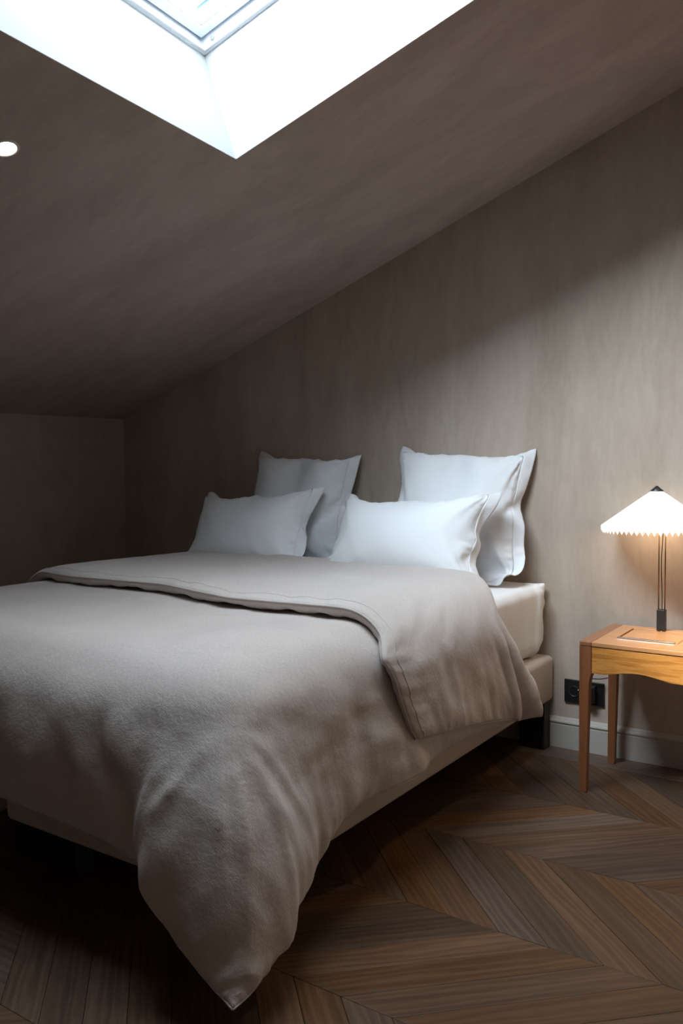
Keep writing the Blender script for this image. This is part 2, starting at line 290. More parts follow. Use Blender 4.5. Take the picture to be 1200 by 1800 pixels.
# settled cloth shapes as integer steps
DUVET_SHEET = ((59, 53, 3), 0.001, [
-1834,46,47,46,42,32,20,6,-4,7,25,41,48,50,49,48,45,46,49,50,49,47,46,46,48,47,48,47,47,48,51,55,54,53,49,47,43,37,34,31,28,31,30,28,27,31,33,32,25,
20,15,14,17,-6,1,-1,-6,-12,3,11,14,5,-6,-3,-3,0,-1,1,0,1,1,0,0,0,0,-1,2,0,1,1,1,1,-1,0,0,1,0,-1,1,1,1,1,0,1,-1,0,1,2,4,1,0,-1,-2,-2,-3,-6,0,-2,-5,-6,
-7,-6,4,11,16,1,-5,-3,-2,1,0,0,1,0,0,0,0,0,2,1,0,1,-1,1,0,2,0,-2,0,0,1,0,1,2,0,1,0,1,2,1,4,0,0,-2,-1,-2,-3,-5,-7,3,-4,-4,-2,-4,-9,-4,4,13,13,-4,-2,-3,
0,0,1,0,0,1,0,0,0,1,0,1,0,1,0,1,0,0,0,-1,0,0,1,1,1,2,1,3,1,4,1,1,-1,-1,-3,-3,-3,-5,-5,-5,-2,-4,0,1,6,-7,-12,-4,5,14,3,-2,0,-1,0,0,1,1,-1,0,1,1,1,0,0,
0,0,1,1,0,0,-1,0,-1,1,0,1,1,2,4,3,2,3,1,0,-1,-3,-3,-4,-5,-4,-2,-4,-4,-7,-2,3,8,8,-10,-13,-3,8,10,-2,1,0,0,0,1,1,0,0,0,1,0,1,0,0,1,-1,0,2,-1,0,-1,-1,1,
1,0,0,3,4,4,4,2,1,-1,-3,-3,-4,-4,-3,-2,-2,-3,5,-10,-7,-4,2,13,11,-11,-13,-3,10,6,-1,0,-1,0,1,1,0,0,0,1,0,0,1,1,-1,1,0,-1,1,-1,-1,0,0,0,2,1,3,3,3,4,2,
0,-2,-2,-3,-4,-3,-2,-1,-4,-5,21,-11,-11,-9,-5,-1,13,16,-13,-11,-2,10,0,0,1,0,0,0,1,0,0,0,1,0,0,0,1,0,0,0,0,0,-1,0,0,1,0,4,1,3,3,3,0,-2,-2,-2,-4,-3,-2,
-2,-4,-5,-1,36,-10,-11,-10,-10,-8,-3,9,19,-13,-7,-1,5,0,0,1,1,1,0,1,0,0,0,0,1,0,0,0,0,0,-1,-1,0,0,0,0,2,3,3,1,3,1,0,-1,-3,-4,-5,-3,-2,-4,-3,0,3,47,-5,
-11,-11,-11,-8,-9,-7,5,15,-8,-5,0,2,3,2,0,0,1,0,0,0,1,0,-1,0,0,0,0,0,0,0,-1,0,0,0,1,1,2,4,3,1,-2,-3,-3,-5,-4,-4,-4,-1,2,4,5,46,2,-2,-9,-12,-12,-8,-6,
-8,-1,3,-4,4,3,1,1,1,0,1,-1,1,0,0,0,0,0,0,0,0,-1,0,0,0,0,0,1,0,1,2,1,3,5,-6,-5,-6,-6,-5,-3,0,2,5,5,1,35,1,2,2,-1,-7,-11,-11,-6,-6,-5,4,1,0,0,0,0,1,-1,
1,0,1,-1,1,0,0,0,0,0,1,-1,0,0,0,1,0,0,2,0,0,0,0,3,-8,-7,-5,-2,0,0,4,2,1,1,22,3,1,1,2,0,-2,-6,-9,-7,0,-1,-3,-1,-2,0,0,-1,1,0,0,0,1,0,0,1,0,0,0,1,1,0,0,
0,-1,0,1,-2,0,0,-2,-2,-1,3,-4,-1,-3,-2,0,-1,0,0,4,4,0,4,5,2,1,-2,-2,-5,-5,1,1,-1,-1,-1,-1,-1,1,-1,0,0,0,0,0,1,0,0,1,0,-1,0,0,1,0,0,0,-1,-1,0,-1,-1,-1,
1,1,-1,-1,-2,-3,-2,-1,0,6,3,-1,1,0,0,0,1,1,0,-2,1,1,1,0,-1,0,-2,1,-1,0,0,0,0,0,0,0,-1,1,0,0,0,1,0,-1,0,1,-1,0,-1,-1,0,0,-1,0,1,2,-1,-2,2,1,0,0,-4,0,
-8,2,3,1,2,0,0,0,0,1,1,1,0,-1,-1,1,-1,-1,0,0,0,0,0,0,0,1,-1,0,0,1,-1,0,1,0,-1,0,-1,0,0,-1,0,0,1,0,2,1,-1,-1,0,0,0,-1,-3,-15,-1,0,1,1,3,4,4,3,1,1,0,0,
0,0,0,-1,0,0,0,0,-1,0,0,0,0,0,0,1,-1,0,1,-1,0,0,0,0,-1,-1,1,0,0,0,1,2,1,0,-3,0,0,0,1,-3,-12,-1,1,2,2,2,2,2,2,1,0,0,1,0,0,-1,0,0,0,-1,0,1,-1,0,0,0,0,0,
0,0,0,0,0,-1,0,0,0,2,0,-1,-1,0,1,-1,-2,-3,3,3,0,0,0,0,4,-4,1,1,0,1,1,1,0,-1,0,1,1,-1,0,0,0,0,0,0,0,-1,0,1,-1,0,0,0,0,-1,1,0,-1,1,0,0,-1,0,0,0,0,0,1,0,
0,-1,-1,2,2,2,1,2,2,0,4,1,0,1,0,0,-1,-3,-1,0,-1,1,0,0,0,0,0,0,-1,0,1,-1,0,0,0,0,0,0,0,-1,1,0,-1,0,0,0,0,0,0,0,0,0,1,1,0,1,2,3,2,3,1,0,0,11,4,1,-2,-2,
-4,-4,-2,-2,0,1,-1,1,0,0,0,0,0,0,0,-1,1,-1,1,-1,0,0,0,0,0,-1,0,1,0,-1,0,0,0,0,-1,1,0,1,0,1,2,2,1,3,2,4,2,-2,13,1,-3,-3,-3,-2,-2,-1,0,0,0,1,0,0,0,0,0,
0,0,0,0,-1,0,0,0,-1,1,-1,0,1,0,0,-1,0,0,0,0,-1,0,1,0,0,0,2,0,-1,0,1,0,2,0,3,4,9,-5,-3,0,-1,0,0,0,0,0,0,0,0,0,0,0,0,0,0,0,0,0,0,0,0,0,0,0,0,-1,0,0,0,0,
0,0,-1,1,0,-1,0,1,0,0,1,-2,-2,-1,0,0,1,1,3,3,-3,0,0,-1,-1,2,0,0,0,1,-1,0,0,0,0,0,0,0,0,0,0,1,-1,0,0,0,0,0,0,0,0,0,-1,0,0,1,-1,0,0,0,0,0,0,1,-1,-3,-6,
-4,-2,-1,1,5,0,-1,-3,-1,2,2,0,1,0,0,0,0,0,1,0,-1,0,0,1,-1,1,0,-1,0,0,0,-1,1,0,0,-1,0,0,1,0,0,-1,0,0,0,0,0,0,1,-1,0,0,0,-3,-6,-6,-3,0,-1,-3,4,1,0,0,0,
-1,0,0,0,0,0,0,0,1,0,0,-1,1,-1,0,0,0,0,0,0,-1,0,0,1,0,0,0,0,-1,1,0,-1,0,0,0,1,-1,0,1,-1,1,0,0,-1,-6,-7,-1,3,0,0,0,-1,-1,0,0,1,-1,0,0,0,0,0,0,0,0,0,0,
0,0,0,0,0,0,0,0,0,0,0,0,0,-1,1,-1,0,1,0,-1,0,0,0,1,0,1,0,-1,0,0,0,-7,0,2,0,-1,-1,0,0,0,0,0,0,0,0,0,0,0,0,0,0,0,0,0,0,0,0,0,0,0,0,0,0,0,0,0,0,0,0,0,0,
0,0,0,0,0,-1,0,1,1,2,0,-2,-1,-1,0,0,0,0,0,0,0,0,0,0,0,0,0,0,0,0,0,0,0,0,0,0,0,0,0,0,0,0,0,0,0,0,0,0,0,0,0,0,-1,0,1,0,-1,1,0,0,-1,-1,0,1,3,1,-1,-1,0,0,
0,1,0,0,0,0,0,0,0,0,0,0,0,0,0,0,0,0,0,0,0,0,0,0,0,0,0,0,0,0,-1,1,0,0,0,0,0,0,0,0,0,0,0,0,0,-1,-1,0,1,4,-1,0,0,1,-1,1,0,0,0,0,0,0,0,0,0,0,0,0,0,0,0,0,
0,0,0,0,0,0,0,0,0,0,0,0,0,0,0,0,0,0,0,0,0,0,0,0,0,0,0,0,-1,0,3,-1,1,0,0,0,0,0,0,1,-1,0,1,0,-1,0,0,0,0,0,0,0,0,0,0,0,0,0,0,0,0,0,0,-1,1,0,0,0,0,0,0,0,
-1,1,0,0,0,0,0,0,0,1,0,1,-2,1,0,0,1,0,0,0,0,0,0,0,-1,1,0,0,0,0,0,0,0,0,0,0,0,0,0,0,0,-1,0,0,1,0,0,0,0,0,0,0,-1,1,0,0,0,0,0,1,0,0,0,1,0,-3,2,1,0,0,-1,
1,1,-1,0,1,-1,1,-1,0,0,0,0,0,0,0,0,0,0,0,0,0,-1,0,1,0,0,0,0,0,0,0,0,0,-1,1,0,-1,1,0,0,1,-1,1,0,1,-1,3,-3,1,1,0,1,0,0,0,0,1,-1,1,-1,1,0,0,0,0,-1,0,0,0,
0,0,0,0,-1,1,0,0,0,0,-1,0,0,0,0,0,0,1,-1,0,1,-1,1,0,0,1,0,1,-1,2,2,-6,3,2,1,-1,1,0,0,0,0,0,0,1,0,0,-1,0,0,1,0,0,-1,0,0,0,0,0,0,0,0,-1,0,1,0,-1,0,0,0,
0,0,0,0,0,1,0,1,0,0,0,0,1,3,4,-9,4,2,1,1,0,0,0,2,0,0,0,0,0,0,0,0,0,0,-1,0,1,-1,0,0,0,0,0,0,-1,1,0,-1,0,1,-1,0,-1,1,-1,0,0,1,1,1,1,-1,0,0,1,4,5,1,-14,
1,4,5,2,1,1,-1,0,2,1,0,0,-1,-1,1,0,-1,0,1,-1,0,1,-1,0,0,0,0,0,0,0,-1,1,-1,0,0,0,0,-1,1,0,-1,0,2,2,-2,1,0,2,6,6,3,0,-24,0,5,5,6,4,0,6,1,-2,2,-1,-1,0,0,
0,-1,1,-1,0,0,0,-1,1,0,0,1,-1,0,1,-1,1,-1,1,-1,0,-1,1,-1,0,-1,0,-1,-1,0,6,0,5,9,8,9,11,1,-34,-7,-1,6,8,9,10,-1,2,6,0,2,1,-1,1,-1,0,0,0,-1,1,-1,1,0,0,
0,0,1,0,-1,1,0,0,-1,0,0,0,-1,0,0,1,1,2,2,3,-1,12,15,10,2,-14,-31,-17,42,-9,-23,-25,-18,-7,-1,10,15,6,5,2,0,1,1,1,1,-1,0,1,-1,0,0,0,0,0,0,0,0,0,0,0,0,
0,0,-1,0,0,2,0,2,2,2,6,12,15,1,-14,-23,-27,-20,-5,2,6,5,13,8,-1,-10,-10,-11,-8,-1,1,3,2,2,1,0,0,1,0,-1,1,0,0,-1,0,0,0,0,-1,1,-1,0,0,0,0,0,0,1,0,1,1,1,
4,2,-6,-11,-12,-9,-1,10,19,18,4,-16,0,-7,-2,2,5,5,8,7,1,0,-2,0,-1,-2,1,0,0,1,0,0,0,0,0,0,0,0,-1,1,0,0,0,0,0,1,0,1,1,-1,0,-1,-2,-2,-1,2,7,8,6,5,0,-6,
-8,1,20,-5,3,2,0,-2,-5,-6,-6,1,-1,0,-1,-1,1,-1,1,0,-1,1,0,0,0,1,-1,0,0,0,0,0,0,0,0,1,0,1,0,-1,1,-1,-1,0,-2,0,1,-5,-7,-2,-1,3,3,4,-6,1,4,-1,-3,0,-1,0,
-1,1,0,0,0,0,0,-1,1,-1,0,1,-1,0,1,0,-1,1,0,0,0,0,0,1,0,0,0,0,0,1,0,-1,1,-1,0,0,-1,-1,1,0,0,-1,-3,-3,-3,5,1,-1,0,1,-1,0,-1,1,0,0,0,0,-1,1,0,-1,0,0,0,1,
-1,0,0,1,0,0,0,1,0,0,-1,0,1,0,0,1,-1,0,1,-1,1,-1,0,-1,0,0,0,-1,-1,-1,0,0,-1,1,-1,0,0,0,0,0,0,0,0,0,-1,1,-1,0,0,0,0,0,0,1,0,0,0,0,0,0,0,0,0,1,0,0,1,-1,
0,0,1,-1,1,-1,1,0,-1,-1,1,-1,-1,0,0,0,0,-1,-1,0,0,0,0,0,0,1,0,-1,1,0,-1,1,0,0,0,0,0,0,0,0,0,0,0,0,0,0,0,0,0,1,0,-1,1,1,0,-1,1,-1,1,0,-1,0,0,-1,1,0,0,
0,0,0,-1,0,0,0,0,0,0,0,-1,1,0,-1,0,1,-1,0,0,0,0,0,0,1,0,0,0,0,0,0,0,0,0,1,-1,0,0,1,-1,1,1,-1,1,0,0,0,-1,-1,0,0,0,0,0,0,0,0,-1,0,0,0,0,0,0,1,-1,1,-1,1,
-1,0,1,0,0,0,0,0,-1,0,1,0,0,0,0,0,0,1,-1,0,0,1,-1,1,0,0,1,0,1,-1,0,-1,0,-1,1,0,0,0,0,0,0,0,-1,0,1,0,0,0,-1,1,-1,1,-1,1,0,-1,1,0,0,0,0,0,0,-1,1,0,0,0,
0,1,-1,0,0,1,-1,1,0,0,0,1,0,0,1,0,-2,-1,1,-1,0,0,0,0,0,0,-1,1,0,-1,0,0,1,0,-1,0,0,0,0,0,1,-1,0,0,0,1,0,0,0,0,0,0,0,1,-1,0,0,1,-1,1,-1,1,0,1,0,1,0,0,
-1,0,-1,-1,1,0,0,0,0,0,0,0,0,0,0,0,0,-1,0,1,-1,0,0,0,1,-1,0,0,1,0,-1,1,0,0,-1,1,0,0,0,0,0,1,-1,1,-1,1,0,1,0,0,0,0,0,0,-1,-1,0,0,0,0,0,0,0,0,-1,0,0,0,
0,0,1,0,-1,0,0,0,-1,0,1,0,0,0,0,1,-1,0,1,1,-1,0,1,-1,1,0,0,0,0,0,1,0,0,0,1,0,1,-1,0,-2,0,0,0,0,0,0,0,-1,1,0,-1,1,0,0,0,-1,0,0,0,-1,0,1,-1,0,0,1,0,0,0,
1,0,0,-1,1,0,0,1,-1,1,-1,1,0,1,0,0,0,1,0,1,-1,1,-1,-1,-1,-1,0,0,0,0,0,1,-1,-1,1,-1,0,0,0,1,-1,0,0,-1,0,-1,1,0,0,0,0,1,0,0,1,-1,1,0,0,0,0,1,0,0,1,1,0,
0,1,0,0,0,0,0,-1,0,-1,-1,0,0,0,0,0,-1,0,0,0,-1,1,0,0,0,-1,1,-1,-1,0,-1,-1,1,0,1,1,1,0,0,0,0,0,0,0,1,0,0,0,0,1,0,1,1,1,-1,1,0,0,-1,1,-1,-1,-1,-1,-1,0,
0,0,0,1,0,0,-1,4,-4,0,0,0,1,-1,0,0,-1,-1,0,-1,1,1,0,0,1,0,0,0,1,0,0,0,0,0,1,0,1,0,1,1,0,2,0,-1,0,0,-1,0,-2,0,-1,-1,0,1,0,0,-1,-1,1,-1,-2,3,0,0,0,-1,0,
0,0,-1,-1,0,-1,0,1,0,1,1,0,0,0,0,0,0,1,0,1,-1,1,0,2,-1,1,1,0,1,1,-1,0,-1,-2,0,-2,-1,1,1,-1,0,0,1,1,-2,-2285,4,6,10,15,28,38,41,42,42,38,28,10,0,-3,
-13,-19,-18,-10,-2,8,14,17,13,1,0,-1,-7,-15,-15,-10,-1,8,16,20,10,2,1,2,-11,-19,-19,-19,-6,-7,-6,-3,-4,-2,-2,0,0,-1,53,1,-1,-9,-23,-20,-11,-3,1,1,2,5,
-7,-3,1,12,4,0,0,0,0,2,1,-11,-1,0,1,7,4,-3,0,-1,0,-1,-2,-10,-1,-1,-1,9,-1,-1,-3,0,1,6,4,5,5,6,4,5,4,54,-2,-6,-8,-5,-13,-16,-11,-4,0,1,2,1,3,2,1,4,1,0,
1,0,-1,-2,-2,0,0,0,0,4,2,-1,0,-2,0,-3,0,-1,0,-1,-3,-2,-2,2,0,5,2,3,4,5,4,5,4,4,51,-3,-5,-2,-2,-7,-15,-14,-10,-3,0,1,9,0,0,0,3,1,1,1,-1,0,-5,0,0,0,0,0,
3,2,0,0,-1,-1,-3,0,0,0,0,-6,1,0,2,2,2,3,2,5,4,5,4,2,2,43,-6,2,1,3,-3,-8,-15,-15,-11,-1,1,9,0,0,0,3,2,1,-1,0,-2,-3,0,0,0,0,0,1,5,0,-1,0,-1,-4,0,0,0,0,
-4,1,2,2,1,3,3,5,4,5,3,2,2,-1,36,-8,-2,8,7,2,-2,-10,-14,-16,-9,2,1,5,0,-1,3,4,1,1,-3,-2,-5,0,0,0,0,-1,3,5,2,1,-2,-2,-4,0,0,-6,-5,7,4,2,4,4,2,4,4,5,2,
3,1,0,-1,41,-3,-8,-6,6,10,2,-1,-11,-14,-19,-3,1,3,0,1,2,5,2,0,-1,-5,-1,0,0,-1,0,1,0,2,5,0,-1,-4,-3,0,0,-9,2,5,6,4,5,3,4,3,3,3,3,2,1,1,-4,44,1,-3,-7,
-9,1,12,3,-1,-9,-13,-21,1,1,0,0,0,4,4,0,-2,-4,-2,0,0,1,0,0,0,2,3,2,-1,-6,-1,0,0,3,1,1,5,5,6,3,2,2,3,2,3,1,0,-5,-2,37,7,3,-1,-5,-9,-5,10,5,-2,-8,-14,
-12,-4,1,1,0,2,2,0,-1,-1,0,0,1,0,0,0,0,0,1,0,-1,-2,-1,0,-1,9,1,1,1,6,4,2,2,2,3,0,0,-1,-2,0,2,22,11,10,4,1,-2,-7,-8,4,5,-1,-8,-14,-2,2,1,1,1,0,1,0,0,1,
0,-1,0,1,0,-1,0,0,-1,0,0,0,-1,-1,0,-1,-2,1,8,4,3,1,1,-1,0,-2,-1,0,3,4,23,-2,4,11,8,4,0,-2,-5,-1,1,-4,-2,1,1,0,1,0,0,1,1,0,0,0,0,1,-1,0,0,0,-1,0,-1,0,
-1,-1,0,1,-2,0,-2,-1,7,1,1,-1,-3,-2,-1,0,3,4,1,39,-1,-3,-2,2,5,7,2,-1,0,1,3,0,-2,-1,0,1,0,0,0,0,0,0,0,1,-1,0,0,1,-1,0,0,-1,-1,1,0,-1,0,1,0,3,-1,-6,1,
-2,-2,-2,-2,-2,1,1,0,1,49,-2,0,-2,-1,-1,1,3,3,1,2,3,0,-2,-2,0,-1,0,1,-1,1,0,-1,1,-1,0,0,0,0,0,0,0,0,1,-1,0,0,1,1,1,2,0,-3,-5,-2,-3,-2,-2,-1,-2,-1,0,1,
52,1,-1,-1,-2,1,0,0,1,1,1,2,0,-2,-1,0,0,-1,0,0,-1,0,1,0,0,0,0,0,0,0,0,0,0,-1,1,0,1,1,0,2,0,0,-2,-2,-3,-2,-3,-3,-3,-2,-1,-1,-1,52,0,0,0,0,0,-1,0,0,2,0,
0,1,-1,0,-1,-1,0,0,0,0,0,0,0,0,0,0,0,0,0,0,0,0,1,-1,0,1,1,1,0,1,-1,0,-2,-2,-3,-2,-3,-2,-3,-2,-2,-1,51,1,0,0,0,-1,1,0,0,-1,2,1,-1,1,-1,-1,0,0,-1,0,1,
-1,0,0,0,0,0,0,0,0,0,0,1,-1,1,0,0,0,1,0,1,0,-1,-1,-1,-2,-2,-2,-3,-2,-3,-1,-1,50,0,0,-1,1,1,0,0,0,1,0,0,1,0,-1,0,0,-1,0,1,-1,0,0,0,0,0,0,0,0,0,1,-1,0,
1,-1,1,1,-1,1,0,0,1,-1,0,-1,-1,-2,-2,-2,-2,-1,-1,-2,51,-1,0,1,0,0,0,0,0,1,-1,1,0,0,1,-1,-1,1,0,-1,0,0,0,0,0,0,0,0,0,0,0,1,-1,0,1,0,0,0,0,1,0,0,0,0,-1,
0,-1,-1,0,-2,-1,-1,-1,52,1,0,0,-1,0,-1,1,0,-1,1,0,0,0,0,0,0,0,-1,0,0,1,-1,0,0,0,0,0,0,0,0,0,1,0,0,0,0,0,0,1,0,-1,0,1,0,0,0,1,-2,1,-1,-1,0,52,0,0,-1,1,
-1,1,-1,0,0,0,0,1,0,0,0,0,-1,1,-1,0,0,0,0,0,0,0,0,0,0,0,0,0,0,0,1,0,1,-1,0,1,0,0,0,0,1,1,-1,1,-1,0,0,-1,51,-1,0,1,-1,1,0,0,0,0,0,0,1,0,0,0,0,0,-1,1,
-1,0,0,0,0,0,0,0,0,0,0,0,0,0,1,-1,1,-1,1,0,-1,0,0,1,1,0,1,0,0,-1,-1,-1,1,54,0,0,-1,1,-1,-1,0,0,0,-1,0,0,0,1,0,0,0,0,-1,0,0,0,0,0,0,0,0,0,0,0,0,0,0,0,
1,-1,1,-1,0,-1,-1,-1,-2,-1,-1,-1,1,0,3,1,2,1,56,1,-1,-1,-1,-1,0,-1,-1,0,0,0,0,1,-1,0,0,-1,0,1,0,-1,1,-1,0,0,0,0,0,1,-1,0,1,0,0,-1,0,-2,0,-3,-3,-2,-3,
-1,-1,2,2,2,3,1,3,2,1,57,-1,0,-1,-1,0,-1,-1,0,-1,1,-1,0,0,0,0,0,0,0,-1,0,1,-1,0,1,0,0,0,0,-1,1,0,0,0,0,0,-2,0,-2,-3,-1,-4,-2,-2,0,1,2,2,2,1,2,2,2,57,
-1,-1,0,-1,-1,0,0,-1,0,-1,1,-1,0,0,0,-1,1,0,0,0,-1,0,1,-1,0,0,0,0,1,-1,1,0,0,0,-1,0,-1,-3,-1,-3,-2,-3,-2,-1,2,3,2,1,2,1,2,1,56,0,0,-2,1,-2,-1,0,-1,1,
-1,0,0,0,0,0,0,0,-1,0,0,1,0,-1,0,1,0,0,0,-1,1,0,0,0,-1,0,0,-2,-1,-2,-2,-3,-3,-2,0,1,2,2,3,2,2,1,1,57,0,-2,0,-1,0,-1,-1,0,-1,1,-1,0,0,0,0,0,-1,1,0,0,
-1,0,1,0,-1,0,0,0,1,0,0,0,0,0,0,-1,-1,-2,-2,-3,-2,-3,-2,0,2,1,3,2,2,3,2,0,57,-1,0,-1,-1,-1,0,-1,0,0,-1,0,0,0,0,0,0,0,-1,0,0,0,1,-1,0,0,1,0,0,0,0,0,0,
0,0,-1,-1,0,-2,-2,-2,-4,-1,-2,-1,1,3,1,3,2,2,2,2,57,-1,0,-1,0,-1,-1,-1,-1,0,1,-1,0,0,0,0,-1,0,1,-1,1,0,-1,0,1,0,-1,0,0,0,1,0,0,0,0,0,-1,-1,-1,-3,-3,
-1,-4,-2,0,2,2,3,2,2,2,2,2,57,0,-2,0,-1,-1,0,-1,0,0,-1,0,0,1,-1,-1,1,0,-1,1,-1,0,1,0,-1,1,0,0,0,0,-1,1,0,0,0,-1,0,-2,-1,-2,-2,-3,-3,-1,-1,1,3,2,2,3,2,
2,2,57,-1,0,-1,-1,0,-2,0,-1,0,0,0,0,-1,1,0,0,0,0,-1,1,0,-1,0,1,-1,0,1,0,0,0,0,0,1,-1,0,-1,-1,-2,-2,-2,-3,-2,-2,-1,2,2,2,3,2,2,3,1,57,-1,0,-1,0,-2,0,0,
-1,0,0,-1,0,0,0,0,-1,0,0,1,-1,0,1,0,-1,1,0,-1,1,0,0,-1,1,-1,1,-1,-1,0,-2,-2,-3,-2,-3,-2,0,2,2,2,3,2,3,1,2,57,0,-1,-1,-1,0,-1,-1,-1,0,0,1,0,-1,-1,1,0,
0,0,-1,1,0,-1,1,0,-1,1,0,-1,1,0,0,0,0,0,-1,0,-1,-2,-2,-2,-3,-2,-2,-1,2,2,3,2,2,2,3,2,58,-1,-1,-1,-1,-1,0,-1,0,0,0,-1,0,1,-1,-1,1,-1,0,1,-1,1,0,-1,1,0,
0,0,0,-1,1,0,0,1,-1,0,-1,-2,-1,-2,-2,-3,-3,-2,1,0,3,2,3,2,2,3,1,57,-1,0,-1,0,-1,-1,-1,0,-1,0,0,0,0,0,0,-1,1,0,-1,1,-1,1,0,-1,1,-1,1,0,0,0,0,0,-1,0,0,
-1,0,-2,-2,-2,-3,-2,-2,-1,2,2,2,3,2,3,1,2,57,0,-1,-1,0,-1,-1,0,-2,1,0,-1,0,0,0,0,0,-1,0,1,-1,1,-1,1,0,0,0,0,0,0,0,0,0,0,0,-1,0,-1,-2,-2,-3,-1,-4,-1,
-1,2,2,3,2,2,2,3,1,56,0,0,-1,-1,-1,0,-1,0,-1,0,0,0,0,0,0,0,0,0,-1,1,-1,1,-1,1,-1,1,-1,1,0,0,0,0,1,-1,0,-2,-1,-1,-2,-2,-3,-3,-2,0,2,2,3,2,2,2,1,1,54,1,
0,0,0,-1,-1,-1,0,0,-1,0,0,0,0,0,-1,1,-1,1,0,0,0,0,0,0,0,0,0,0,0,0,0,0,0,-1,0,-1,-2,-2,-2,-3,-3,-1,-1,2,3,1,3,2,1,0,2,47,2,2,2,1,0,-1,-1,-1,0,-1,0,1,0,
0,0,1,-1,0,0,0,0,0,0,0,0,0,1,-1,1,-1,1,-1,0,0,0,-1,-1,-2,-2,-3,-3,-2,-2,0,1,3,2,0,-1,-4,-11,-7,-8,11,20,12,8,5,4,-1,-2,0,1,-1,0,1,1,-1,0,0,0,0,-1,1,0,
0,0,0,0,-1,1,0,0,0,0,0,0,-2,1,-2,-1,-2,-3,-3,-2,-2,0,3,-1,-6,-13,-21,-24,-15,2,-26,-8,-9,5,14,18,18,20,13,2,1,-1,0,1,-1,0,0,0,0,0,0,0,-1,1,0,0,0,1,-1,
0,1,-1,1,0,0,0,-2,0,-2,-2,-3,-2,-4,-1,-5,-18,-20,-17,-10,2,11,4,-2,-38,-2,4,0,-4,-5,-3,0,4,12,11,4,-3,-6,-4,-5,-4,-3,-1,-2,0,-1,0,0,0,0,-1,0,0,-1,0,1,
0,1,3,5,7,6,6,6,7,2,-1,-18,-12,-1,1,2,1,-2,-6,0,4,-38,-1,-2,-2,0,0,-2,-3,-1,-1,0,0,0,-1,-1,1,0,0,0,1,0,0,1,0,0,0,-1,-2,0,-1,-1,-2,0,0,0,2,-1,1,2,2,2,
3,3,3,1,0,0,1,0,0,1,1,1,-19,-2,-3,-5,-7,-5,-4,-3,-1,-1,0,0,-1,0,0,0,0,0,1,-1,1,0,0,0,0,-1,0,-1,-1,-1,-1,0,-2,0,1,0,1,1,2,2,2,3,4,2,0,0,1,2,3,3,3,1,1,
-52,0,0,1,0,0,0,1,0,0,0,-1,0,0,0,0,-1,1,0,1,-1,1,0,0,0,0,-1,-1,-1,0,-2,0,-1,0,-1,1,1,1,1,3,3,2,3,2,1,-1,-1,-1,-1,0,-1,0,1,-52,-1,1,0,0,1,1,-1,0,0,0,0,
0,0,0,-1,0,1,0,0,1,0,0,0,0,0,-1,0,-2,-1,0,-2,0,-1,1,-1,2,1,2,2,2,3,2,2,1,0,-1,-2,-1,0,0,0,0,-53,1,0,0,1,0,0,1,0,0,-1,0,0,-1,0,0,0,0,1,1,0,0,0,0,1,-1,
-1,-1,0,-2,0,-1,-2,1,-1,2,0,1,2,1,3,4,2,2,0,-1,-1,0,-1,-1,-1,1,0,-52,0,0,0,0,1,0,0,1,-1,0,1,-1,0,0,0,0,1,0,0,0,0,0,0,0,0,-1,-1,-1,0,-2,-1,0,0,0,0,1,1,
1,3,2,3,3,1,1,0,-1,-2,0,-1,0,-1,1,-53,1,-1,2,0,0,0,1,-1,0,1,-1,0,0,-1,0,1,0,0,0,0,1,0,1,-1,0,-1,-1,-1,-1,0,-1,-1,-1,1,1,0,1,2,2,3,2,2,3,0,-1,-1,0,-2,
0,0,0,0,-52,-1,1,0,0,1,0,0,1,0,-1,0,0,-1,1,0,-1,1,0,1,0,0,0,0,1,-1,-1,-1,0,-1,-2,0,-1,0,0,0,1,1,2,2,2,3,3,1,1,0,-2,-1,0,-1,-1,0,0,-52,0,0,1,0,-1,1,0,
1,-1,0,0,0,0,-1,0,1,0,1,-1,1,0,0,0,0,0,-1,-1,-1,-1,0,-1,-2,1,0,1,1,0,2,2,2,3,3,2,0,-1,0,-1,-2,1,-1,0,0,-53,1,0,0,0,1,0,1,-1,0,1,-1,0,0,0,0,0,0,0,1,0,
-1,1,0,1,-1,-1,0,-2,0,-2,-1,0,0,0,0,1,1,1,3,3,2,3,1,1,0,-2,-1,0,-1,0,-1,1,-52,0,0,0,0,1,1,-1,1,0,-1,1,-1,-1,0,0,0,1,0,0,0,1,0,1,-1,0,0,-2,-1,-1,0,-1,
-1,0,0,1,0,1,2,2,2,3,2,3,-1,0,0,-1,-2,0,-1,1,-1,-53,1,0,1,0,0,0,1,-1,0,0,0,0,0,-1,1,0,0,0,1,0,0,1,-1,0,0,-2,0,0,-1,-2,0,-1,0,0,0,1,2,1,2,3,2,3,1,1,0,
-2,-1,0,-1,0,-1,1,-52,-1,1,0,0,1,0,0,1,0,-1,0,-1,0,1,0,-1,1,1,0,0,0,0,0,1,-1,0,-2,-1,-1,0,-2,0,0,0,1,1,0,2,2,2,4,2,2,0,-1,-1,0,-2,0,0,0,0,-53,1,0,0,1,
0,0,0,0,0,1,-1,0,-1,0,0,1,0,0,0,1,0,0,1,-1,0,-1,0,-1,-1,-1,-1,-1,0,1,-1,1,1,2,2,3,2,3,1,1,0,-1,-2,0,-1,-1,0,0,-52,0,0,0,0,1,0,1,0,-1,0,1,-1,0,0,-1,1,
0,0,1,0,0,0,0,1,-1,-1,-1,-1,-1,-1,0,-1,0,0,1,0,2,1,2,2,3,2,3,0,-1,-1,-1,-1,0,0,0,0,-53,1,0,1,0,0,0,0,1,0,-1,0,0,0,0,0,0,0,1,0,0,0,0,0,0,0,-1,-1,-1,0,
